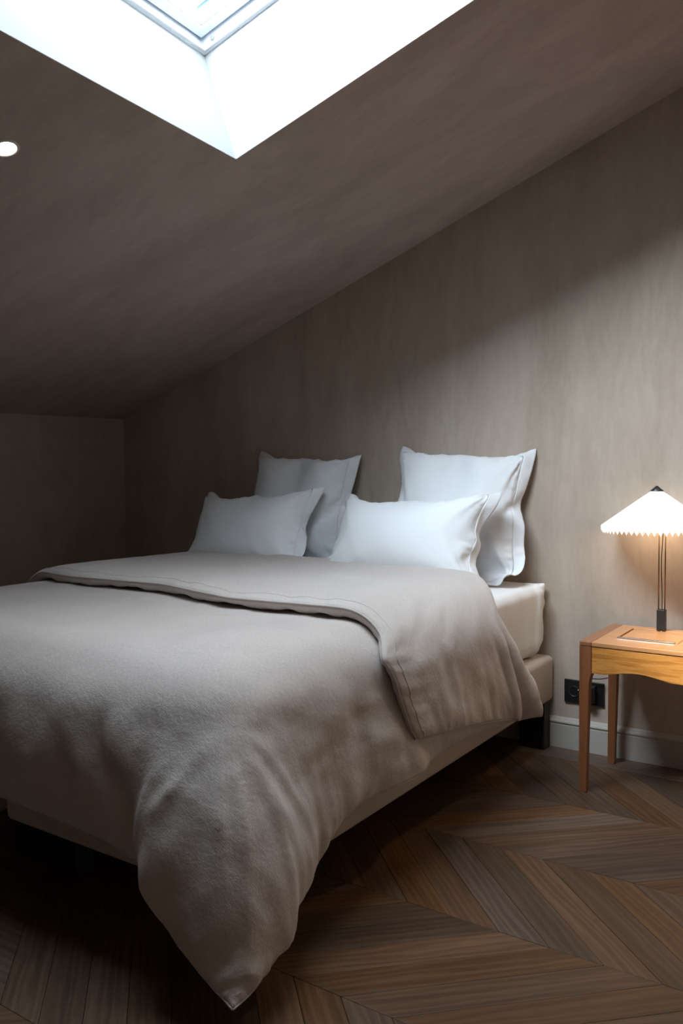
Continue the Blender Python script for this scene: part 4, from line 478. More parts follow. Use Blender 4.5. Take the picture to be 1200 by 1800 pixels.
SQUARE_RIGHT_BACK = ((24, 26, 3), 0.0005, [
-1343,36,36,38,42,46,46,46,48,46,45,45,45,47,43,44,45,47,46,46,47,46,45,40,40,41,-18,3,5,5,2,0,0,2,-1,0,1,0,1,-1,2,-1,0,-1,1,1,0,1,2,5,3,0,-11,4,2,2,
2,-1,0,0,-1,1,0,1,0,0,1,1,0,0,-1,1,0,0,-1,2,2,4,2,-2,0,0,-1,0,0,-1,0,0,0,1,0,0,0,1,1,0,1,-1,-1,0,0,-1,1,0,8,-3,0,-3,-1,-1,0,-1,0,-1,1,0,0,0,0,2,0,1,
-1,0,0,-1,-2,0,-1,0,8,1,-4,-3,0,0,-1,-1,0,0,-1,0,1,0,1,-1,1,0,0,-1,1,0,0,-4,-2,1,8,-2,-4,1,0,0,-1,-1,-1,0,1,-1,0,1,0,1,0,-1,0,-1,-3,1,2,1,-3,-3,7,-6,
3,3,0,-1,-3,-1,0,-1,-1,1,0,0,0,0,0,0,1,0,-4,-3,0,3,3,-5,6,0,2,2,-2,-5,-1,-1,0,1,0,-1,0,0,0,0,0,1,-1,0,3,-6,-3,0,3,-1,4,4,4,-5,-5,-1,0,1,-1,0,0,0,0,0,
1,0,-1,0,0,0,1,3,-7,-4,0,5,4,6,-4,-6,-2,2,1,0,0,0,0,0,1,0,-1,0,1,0,0,-1,-1,1,4,-5,-5,3,4,-1,-5,1,2,0,0,0,1,-1,0,1,-1,0,0,1,0,0,0,1,0,0,0,1,-2,-1,8,
-15,3,1,2,0,1,1,0,1,0,0,0,0,0,-1,1,-1,0,1,1,1,1,2,1,-14,18,-20,-5,4,1,2,1,0,0,1,0,0,0,-1,0,1,-1,1,0,0,1,1,2,3,-2,-23,3,2,-4,-2,1,1,0,1,0,0,1,-1,0,1,
-1,-1,0,0,0,1,0,1,1,0,-5,-11,-1,11,-7,-2,0,0,1,0,1,-1,0,1,-1,0,0,0,-1,0,1,-1,0,1,0,-3,-1,9,3,-6,4,0,1,0,0,1,0,0,0,-1,0,0,0,-1,0,-1,-1,1,1,-1,0,0,-7,
17,2,-2,3,0,-1,0,1,0,0,0,0,0,0,-1,0,-1,-1,0,1,-1,1,0,0,-2,8,-2,-1,7,-4,0,0,2,-1,0,1,0,-2,0,0,1,-1,-1,-1,0,-1,1,0,0,0,3,0,0,-1,-1,3,2,0,-1,2,0,0,0,0,
-1,0,-1,0,-1,-1,-1,0,1,-1,2,0,0,0,3,-2,2,0,1,3,1,-1,1,0,1,-2,-2,0,1,-1,-3,-1,0,1,0,1,0,1,2,2,1,-4,0,7,4,1,0,-1,-2,-1,-1,3,-1,-2,-1,-3,0,2,1,-1,-2,-1,
0,1,3,5,0,-6,10,9,-1,-2,-1,-5,0,-3,-2,1,3,0,-1,-1,5,0,-4,0,-1,-4,-2,0,0,5,9,-2,17,-4,-2,-4,-6,3,1,1,-1,-4,0,1,2,5,-3,-5,1,-1,-1,3,-1,-3,-3,-3,14,-487,
13,15,16,13,7,3,3,1,-1,-3,-6,-8,2,10,9,6,5,3,2,2,0,-4,-9,-10,-10,41,3,0,-3,-2,0,2,-1,1,1,0,-1,4,0,-3,0,1,0,1,0,-1,0,2,0,0,0,43,-1,-2,-3,-2,1,0,2,1,1,
0,3,2,0,-2,-1,-1,-1,-1,-1,0,0,-1,5,2,1,28,2,-1,0,1,2,1,2,1,1,3,3,0,0,-1,-3,-1,-1,-2,0,-3,-4,-1,1,4,0,8,8,0,6,3,2,2,2,2,2,3,1,3,-1,-1,-2,-2,-2,-2,-3,0,
-3,-10,-4,1,-3,8,-3,10,5,2,0,3,2,1,2,2,2,1,2,-3,-1,-2,-2,-2,-4,-3,1,1,-12,-12,4,9,3,6,0,-2,2,2,2,2,2,2,2,0,-1,1,-1,-3,-2,-3,-5,-8,3,5,3,-6,-8,10,7,-4,
-5,0,1,7,3,3,1,0,1,1,0,0,-2,0,-2,-1,0,-10,-10,3,10,4,-9,10,1,-5,-6,4,10,2,2,1,1,1,0,0,1,0,-1,-1,0,-2,-1,5,-12,-13,2,9,-1,9,-6,-7,11,9,1,-1,1,1,0,1,0,
1,-1,-1,1,-1,-1,-1,-1,2,4,-10,-15,2,8,7,-9,10,8,3,-2,0,0,-1,1,-1,1,0,0,0,0,1,0,-1,-1,-2,1,5,-8,-16,9,6,5,8,0,-2,0,0,-1,1,0,-1,-1,0,0,1,0,1,0,1,1,1,-1,
-1,2,-5,-10,14,12,-3,-1,-2,-1,-1,-1,-2,-1,0,0,-1,0,0,1,0,1,2,2,1,3,1,1,2,-12,18,7,4,-5,-2,-2,-3,-1,-1,-2,-2,-1,0,0,1,1,2,1,1,1,3,2,5,5,-2,-10,15,1,3,
2,-2,-2,0,-2,-2,-2,-1,-3,-1,-1,2,2,1,3,2,2,1,2,2,1,-4,-2,13,-2,4,4,-1,-1,-1,-1,-2,-3,-3,-2,-1,-2,2,3,4,1,2,1,2,1,0,-4,-2,0,14,2,-1,0,2,1,-1,-2,-2,-4,
-5,-2,-5,0,6,2,3,4,2,1,1,0,0,-3,-6,3,14,1,-1,0,1,1,0,-2,-4,-4,-4,-4,-1,0,1,4,4,4,3,0,1,0,-1,-3,6,-3,11,-1,3,3,-1,0,0,-2,-2,-6,-5,-3,-3,2,0,4,5,4,1,2,
0,1,-1,2,-2,1,12,1,0,-1,1,1,1,-2,-5,-4,-5,-6,-1,2,1,4,6,-1,-3,4,7,-1,1,0,0,1,12,0,0,-1,-2,0,-2,0,-1,0,-5,-6,-2,-1,4,7,3,-6,0,0,1,8,1,2,0,-1,11,0,-4,
-9,-6,-4,-9,0,4,9,8,-3,-6,1,6,1,-6,5,0,-2,-1,-1,6,6,5,0,9,-5,-16,-13,-4,-9,-4,-2,8,5,11,14,-3,0,2,-14,-9,-11,-2,4,8,4,6,10,15,6,15,-35,-15,-3,-6,-3,3,
1,-4,2,4,12,21,-1,-21,-11,-6,4,4,-1,-4,1,2,6,13,33,1466,-30,-25,-22,-15,-5,-1,1,2,4,7,13,15,-1,-18,-14,-10,-7,-4,-4,-2,0,8,20,22,23,-9,11,9,10,5,-1,
-1,-2,-1,-1,0,0,-6,0,6,-1,-1,0,-1,0,1,-1,-6,-8,-7,-4,14,6,5,3,3,0,-2,-1,-2,-2,0,-5,-4,-1,6,2,1,1,1,1,0,2,1,-8,-6,-8,36,0,1,0,-1,-2,-1,-2,-1,-2,-4,-4,
-2,0,1,6,2,2,1,2,2,3,1,0,-3,-3,45,0,-1,-3,-2,0,-2,-2,-1,-2,-4,-3,-4,2,2,2,4,2,2,1,1,2,4,2,0,-1,44,1,-2,-1,0,-1,-1,-1,-2,0,-2,-3,0,-3,2,2,3,1,2,2,1,0,
-1,4,1,0,44,0,-1,1,0,-1,-1,0,-1,-2,-1,-1,-1,1,-1,2,0,2,1,3,2,-1,-1,-2,3,0,45,-2,2,1,-1,1,-2,-2,0,-1,0,-1,0,0,0,1,1,0,0,0,4,1,0,-1,-2,1,44,2,1,-1,0,-2,
0,0,-1,0,-1,0,0,0,0,0,0,1,1,0,-3,4,1,0,0,0,45,1,-1,1,-1,-2,1,0,-1,0,0,1,-1,0,0,0,0,0,1,0,-1,-1,4,1,-1,-1,46,0,0,-3,-1,2,-1,1,0,0,0,-1,0,0,1,-1,1,0,-1,
0,2,-1,-2,3,1,0,46,-1,-2,0,0,0,1,-1,1,0,1,0,0,0,-1,1,-1,-1,0,0,-1,0,1,-1,4,1,43,-6,2,2,1,0,1,1,0,1,-1,1,0,0,0,0,0,0,-1,-1,-1,-1,-2,-1,-3,8,37,2,-2,3,
1,2,0,1,1,0,1,-1,1,-1,1,-1,-1,0,0,-1,-1,-2,-2,-4,2,1,43,1,-1,-1,2,0,2,0,0,1,0,1,-1,1,-1,0,0,0,-1,-1,-1,-1,-1,-1,2,-3,44,1,2,0,2,2,2,1,0,-1,-1,-1,0,-2,
2,1,1,0,0,-2,-1,-1,-1,1,-3,-1,44,2,2,3,1,4,2,2,0,-1,-2,-2,-2,-1,2,1,4,0,-2,0,-1,-2,-3,0,-1,-4,46,1,3,3,3,3,4,0,0,-2,-3,-1,-2,-2,3,2,3,2,-1,-3,-1,-2,
-2,-2,-5,-1,46,4,2,2,3,5,3,0,-1,-2,-2,-3,-2,0,2,3,3,1,-1,-3,-1,-1,-3,-4,-2,-1,47,0,4,4,3,4,2,1,-1,-4,-2,-2,-2,1,1,3,3,2,-2,-2,-1,-2,-2,-3,-3,-3,45,3,
3,3,3,4,0,0,-1,-3,-1,-1,-1,0,1,2,2,3,-2,-1,-2,-1,-3,-4,-1,-3,45,2,5,2,1,2,-6,0,1,2,-1,-2,0,1,1,1,1,-3,-2,0,3,0,-1,-2,-6,0,44,5,1,-7,-3,-9,-10,-8,19,7,
6,4,1,1,-1,-5,-5,-18,-1,6,11,3,5,3,0,-7,54,-9,-14,-6,-10,-13,5,8,-11,9,11,12,11,2,-14,-12,-17,7,9,3,-11,3,7,9,10,9,])
SQUARE_LEFT_FRONT = ((28, 30, 3), 0.0005, [
-3087,39,26,33,33,42,47,46,46,46,46,46,46,46,42,47,43,46,46,47,46,46,46,46,46,46,47,36,23,34,-10,5,11,3,2,-8,-3,1,1,1,0,1,0,-3,2,-1,1,-2,0,0,1,0,1,0,
0,1,-11,-4,13,10,-11,0,7,1,2,6,-1,-1,-1,0,0,0,-1,1,0,1,0,1,-1,-1,0,0,0,0,-1,-8,2,8,9,-1,-11,0,-3,1,6,5,4,0,0,0,0,0,0,2,1,-3,1,0,1,0,-1,1,-1,1,1,6,3,0,
0,1,-5,-4,2,7,3,1,-2,-1,0,-1,0,-1,1,0,1,3,0,1,0,0,-1,-1,0,-1,1,1,5,4,-1,-2,0,0,3,1,-1,-1,-2,-1,1,0,0,0,0,1,1,0,2,0,0,-1,1,0,0,0,-2,0,0,3,1,0,4,4,-1,
-7,-1,-1,2,0,-1,1,1,0,1,-1,0,1,-1,1,0,1,0,1,0,1,-2,-1,0,-4,1,3,9,0,-1,-5,-4,0,0,2,0,-1,0,1,0,1,0,-1,1,-1,0,1,1,0,1,-1,3,0,-2,-7,0,0,14,-5,-1,1,-4,-1,
-2,0,0,0,0,0,-1,0,0,0,0,1,1,0,0,0,0,0,0,-1,-4,-1,-2,-2,17,-6,-3,-2,0,-2,1,-2,0,0,-1,0,0,0,0,0,0,1,0,0,-1,0,0,0,-1,-2,-2,-1,-2,-6,14,0,-7,-3,2,-1,-2,1,
-1,0,0,-1,1,0,0,-1,0,0,0,0,0,0,-1,-1,0,0,-1,-1,-6,0,3,4,-1,1,-3,0,1,-2,0,0,-1,1,0,-1,0,1,0,-1,0,0,0,-1,0,0,-2,1,0,-1,-1,4,-6,5,5,-2,4,2,-1,-3,-1,-1,1,
0,-1,1,0,-1,0,0,0,0,0,1,-1,-5,-3,2,5,-1,4,3,1,-2,5,3,4,0,-5,-3,0,1,-1,0,0,0,-1,1,0,0,-1,0,0,0,0,-1,-6,-3,3,5,6,-2,9,-2,-1,9,-2,-8,-6,3,1,0,1,-1,0,0,0,
0,-1,0,0,0,1,-1,0,3,-2,-9,-3,9,-1,-1,17,-1,-4,1,-8,-9,5,2,0,0,0,0,1,-1,0,0,0,-1,0,0,0,0,0,2,4,-7,-8,-1,-1,0,17,0,-9,-4,-12,7,3,2,0,0,0,0,-1,0,0,0,0,
-1,0,0,-1,0,1,1,4,3,-9,-5,-9,-1,16,-7,-6,-14,10,4,2,-1,0,0,0,0,0,0,-1,0,0,0,-1,-1,0,1,1,-2,2,9,2,-12,-9,-4,16,-16,2,0,2,0,-2,1,1,0,0,0,0,-1,1,-1,0,-1,
0,-1,1,-1,-1,2,-1,0,6,-3,3,-14,8,5,-9,2,-5,0,3,1,-1,1,0,0,-1,-1,0,0,0,0,-1,0,-1,1,0,0,1,-2,1,1,-9,-1,-3,4,1,-3,1,3,2,-1,1,0,0,-1,-2,1,0,1,-1,0,-2,0,0,
0,0,0,1,2,-4,2,3,4,-9,3,7,-1,3,1,-1,1,1,0,0,1,0,-2,-1,-1,1,-2,0,0,-1,0,2,0,1,1,1,-1,5,6,-11,2,8,2,1,1,2,1,0,-1,-1,0,3,-3,-1,1,-2,-3,2,0,1,-1,-2,1,2,3,
1,-1,7,2,-11,4,5,0,6,4,1,-3,-3,0,0,-1,0,4,-3,0,-3,3,2,1,-2,-2,-2,-3,-1,4,7,0,1,2,-9,4,1,10,6,-2,-4,-6,1,-1,0,1,-1,1,4,-4,3,4,-2,-2,-5,3,0,-5,-2,-3,7,
9,3,0,-4,2,2,11,-5,-2,-1,2,-2,1,-2,-1,0,-1,0,5,1,-3,-1,-5,4,-2,0,3,-3,-2,-5,13,0,3,4,5,6,-6,-5,-6,-1,3,2,0,3,-2,0,0,1,-2,-1,-1,-4,2,3,2,1,2,-1,-3,-7,
-7,8,4,9,1,-6,-4,0,1,0,1,-1,1,1,2,-1,0,-2,1,-3,-6,3,4,0,0,1,0,1,-1,1,-7,-6,4,-547,12,18,12,14,8,3,0,-1,-2,-2,-3,-4,-5,-12,-3,6,-1,0,-2,-3,-2,-3,-3,-5,
-4,-5,-15,-25,-17,45,-1,-6,-1,-3,7,5,1,-1,1,-1,-1,-2,-7,3,2,-1,6,0,0,1,-1,0,0,1,-2,-11,-3,10,4,45,0,0,-2,0,-5,1,3,1,-1,-1,0,-3,3,-1,-2,1,0,3,2,1,1,1,
-1,-4,-7,3,4,2,0,44,1,-2,2,-1,-2,-8,-6,-1,0,3,2,5,4,2,2,-3,-3,-3,0,1,0,1,1,4,2,-1,0,0,0,43,1,0,-3,-10,-10,-10,-11,3,3,2,2,8,6,8,-2,-4,-5,-4,-2,0,1,2,
4,6,10,5,1,0,-1,39,-1,-8,-13,-12,-9,-9,-1,-2,0,0,4,2,4,3,2,-3,-2,0,-2,-6,5,0,6,7,9,13,9,4,-1,32,-8,-14,-21,-1,-7,5,1,-12,-2,0,0,-1,0,0,1,1,1,-1,-1,5,
-4,3,1,8,4,6,18,12,6,24,-15,-4,-8,-10,2,-3,3,2,-7,-4,-5,-5,-3,-1,0,0,2,3,5,2,3,3,1,-5,-1,5,17,9,13,22,-14,-2,3,-6,-5,-1,-2,2,-3,-4,-4,-3,-4,-3,0,1,3,
2,3,2,3,1,0,-1,5,8,1,4,12,22,-8,-6,-2,-1,0,-1,-3,-3,1,-1,-1,-3,-2,-2,-1,3,0,2,0,2,0,0,1,3,3,4,-1,5,12,16,1,-10,-3,4,-2,-2,-2,1,-1,0,-1,0,0,0,-1,-1,0,
0,0,0,0,0,2,1,1,2,2,9,-1,5,4,-1,2,-4,-1,1,0,-3,0,0,1,0,0,0,0,-1,0,0,0,-1,-1,1,2,2,-1,0,0,2,-5,-9,8,7,-2,4,6,-1,-8,-1,1,1,0,1,0,0,0,0,-1,-1,-1,-1,-1,2,
8,6,-7,-7,1,-8,-8,5,-5,6,5,8,0,-9,-3,-1,2,0,0,2,0,2,-2,0,-1,-1,-1,0,-1,0,2,10,7,-14,-7,-10,6,18,-3,1,11,-4,-14,-6,5,2,0,1,0,1,4,-1,2,-2,-2,-3,0,0,-1,
0,-4,1,12,13,-14,-3,1,27,-1,-6,0,-11,-6,4,4,1,0,0,1,3,1,4,-1,1,-4,-4,-1,-1,2,-2,-4,-5,7,11,1,7,1,25,1,-10,-7,-8,4,6,2,1,-1,2,4,2,2,1,1,-4,-1,-3,-2,-2,
1,-1,-2,-6,-3,7,9,13,1,22,-6,-3,-12,6,6,2,-1,1,3,2,2,1,0,3,0,1,-3,-3,-2,-2,-2,-1,1,-4,-8,-2,13,6,6,18,-8,0,0,3,0,0,4,3,1,1,2,1,4,-3,1,-1,-2,2,-4,-2,
-1,-1,-3,0,-2,-6,3,-2,10,14,1,-3,3,-4,1,5,2,1,2,1,1,3,2,1,-3,0,-1,-1,-1,-2,-3,-1,-2,-2,1,-2,-2,5,0,9,2,0,-1,2,3,4,1,0,4,1,1,4,-2,-1,2,-2,1,-3,0,-2,-4,
0,-2,-3,-2,3,-3,-2,-2,5,2,5,-1,4,3,0,0,5,0,2,-3,2,4,1,-2,0,-3,0,-1,-1,-2,-3,0,-2,-3,-2,1,-5,-3,4,2,5,2,1,4,4,7,3,0,-1,-3,-8,6,3,0,-3,-4,4,4,4,2,-5,-6,
-8,-5,-2,0,-5,-3,3,2,6,-1,10,11,7,7,1,-3,-5,2,-9,-9,6,0,-6,7,8,6,5,2,-2,-8,-7,-14,-10,1,-2,-3,3,5,1,11,15,7,5,1,-1,1,-2,-2,-3,-11,-7,0,8,11,4,2,-2,0,
1,1,-4,-7,-17,-12,-3,1,6,4,4,27,6,0,0,-1,0,-1,1,-2,3,-1,-11,2,8,2,-1,-2,1,1,0,0,1,0,-6,-29,0,-5,20,8,16,2,-1,0,0,0,1,-1,-2,2,0,0,1,0,-1,0,-3,2,2,-1,0,
-1,1,1,0,0,-18,-7,26,15,5,-1,1,-1,-2,-3,-2,3,4,-3,1,1,1,0,0,-3,2,1,1,1,-1,-1,0,0,1,0,-5,-11,1483,-25,-35,-30,-30,-19,0,0,0,0,0,0,0,0,15,0,-15,0,0,0,0,
0,0,0,0,0,0,26,32,27,1,13,10,3,2,-9,-16,-3,-1,1,2,3,6,16,-3,-2,0,-16,-6,-1,0,0,0,0,0,2,26,2,-8,-17,-9,10,18,-4,2,8,-1,-4,0,0,0,2,4,-3,2,1,-2,1,-6,-6,
-4,-4,-2,1,8,18,-3,-4,-19,-17,10,-8,-12,8,10,11,12,5,1,0,-1,-3,-6,-8,-8,-1,8,6,5,1,-2,0,-2,-2,-7,-10,-6,-7,-2,14,18,-10,3,11,13,7,4,0,1,-1,0,0,-3,-3,
-5,0,3,4,1,1,1,-1,0,-4,-3,-11,-15,-7,5,6,26,1,7,9,3,1,-3,-1,0,1,0,0,2,0,0,0,1,-1,0,0,-2,2,-1,2,-1,-2,-5,-12,-1,-1,32,7,4,2,-1,-2,2,0,-4,-2,0,0,-2,1,1,
0,0,1,-1,0,2,-2,2,1,3,1,0,-1,-5,-4,39,6,0,1,-1,0,-1,1,0,-1,-2,-4,-1,-4,-3,0,2,2,3,1,2,2,1,0,-1,-1,3,1,0,-5,39,5,0,0,2,0,1,-1,1,-1,-1,0,-3,-1,-1,0,0,1,
1,2,1,0,0,1,-1,2,-1,0,-1,-3,38,4,3,1,-1,1,-1,1,0,0,0,0,0,0,-1,0,1,0,0,0,0,1,-1,0,0,0,-1,0,-1,-4,42,-1,4,1,0,0,0,0,0,1,-1,0,1,-1,1,0,-1,0,1,-1,0,0,1,
-1,0,0,0,-1,-3,1,46,-1,-1,1,0,0,1,0,0,0,1,-1,0,0,0,0,0,0,0,1,0,0,0,-1,0,0,0,0,0,1,46,1,-1,0,0,-2,0,2,1,0,-1,0,0,0,0,-1,1,0,0,0,0,0,0,-2,-1,2,1,-1,1,
-2,46,0,0,-1,-5,0,4,2,0,-1,1,0,-1,1,-1,0,0,0,1,0,0,0,-1,0,-3,-3,6,2,-1,0,41,2,-1,-8,5,6,2,-1,0,0,-1,1,-1,-2,0,1,0,1,0,1,0,1,-1,0,0,-4,-7,6,4,-2,34,0,
4,3,4,2,-1,-1,-1,1,0,-1,0,0,-2,0,-1,2,2,0,0,-1,1,1,0,0,-5,-3,-3,1,35,-2,7,5,2,0,-1,0,1,0,-1,-2,-1,-2,-1,-1,4,0,2,1,1,0,0,0,-1,-1,1,-5,-9,0,39,5,-1,4,
1,0,1,2,1,0,-1,-2,-3,0,-2,-2,1,3,3,2,2,0,0,-3,1,-2,-2,-4,-1,-4,41,5,-1,2,2,3,2,1,1,0,-2,-3,-1,-4,-1,0,2,4,0,5,3,-1,-1,-1,-4,-1,-2,-3,-1,-2,45,-3,3,3,
2,3,2,2,2,0,-3,-2,-3,-2,-2,-1,3,2,3,4,3,1,-2,-3,-2,-3,-3,-2,-1,-2,46,0,0,2,3,2,2,4,2,-2,-3,-3,-3,-1,-2,-1,4,2,5,3,2,1,-2,-3,-4,-2,-3,-2,-1,1,46,1,-1,
3,2,2,3,3,1,-2,-3,-1,-1,-4,-2,1,2,4,1,4,3,0,-2,-3,-3,-3,-2,-3,-2,1,46,-1,1,2,3,1,0,0,-1,0,-3,2,2,-5,-1,-1,3,3,1,2,-1,-4,4,-1,0,-3,-3,-1,0,0,47,0,-2,1,
2,-4,-3,-11,-2,5,5,-4,10,3,-4,3,2,-2,-6,-3,-14,-9,10,14,5,4,-2,-1,2,-1,46,-1,-1,2,-10,-11,-12,-14,-3,9,14,1,6,13,5,1,-5,-13,-7,-12,-13,2,0,15,10,14,9,
-3,3,0,47,-1,8,-28,-16,-6,-3,6,-5,-10,1,18,-2,6,16,1,-18,-9,-8,-11,12,11,-4,-8,7,6,17,25,-6,-1,41,-5,-20,-3,-11,-12,-3,5,0,-1,-7,6,4,3,2,0,-4,-4,-10,
4,6,-2,-1,-2,2,9,15,5,19,6,37,-19,-16,-7,-1,3,-1,0,3,-6,-4,-8,3,5,-1,3,-3,-10,6,7,4,1,-1,-2,1,1,-1,12,14,15,])
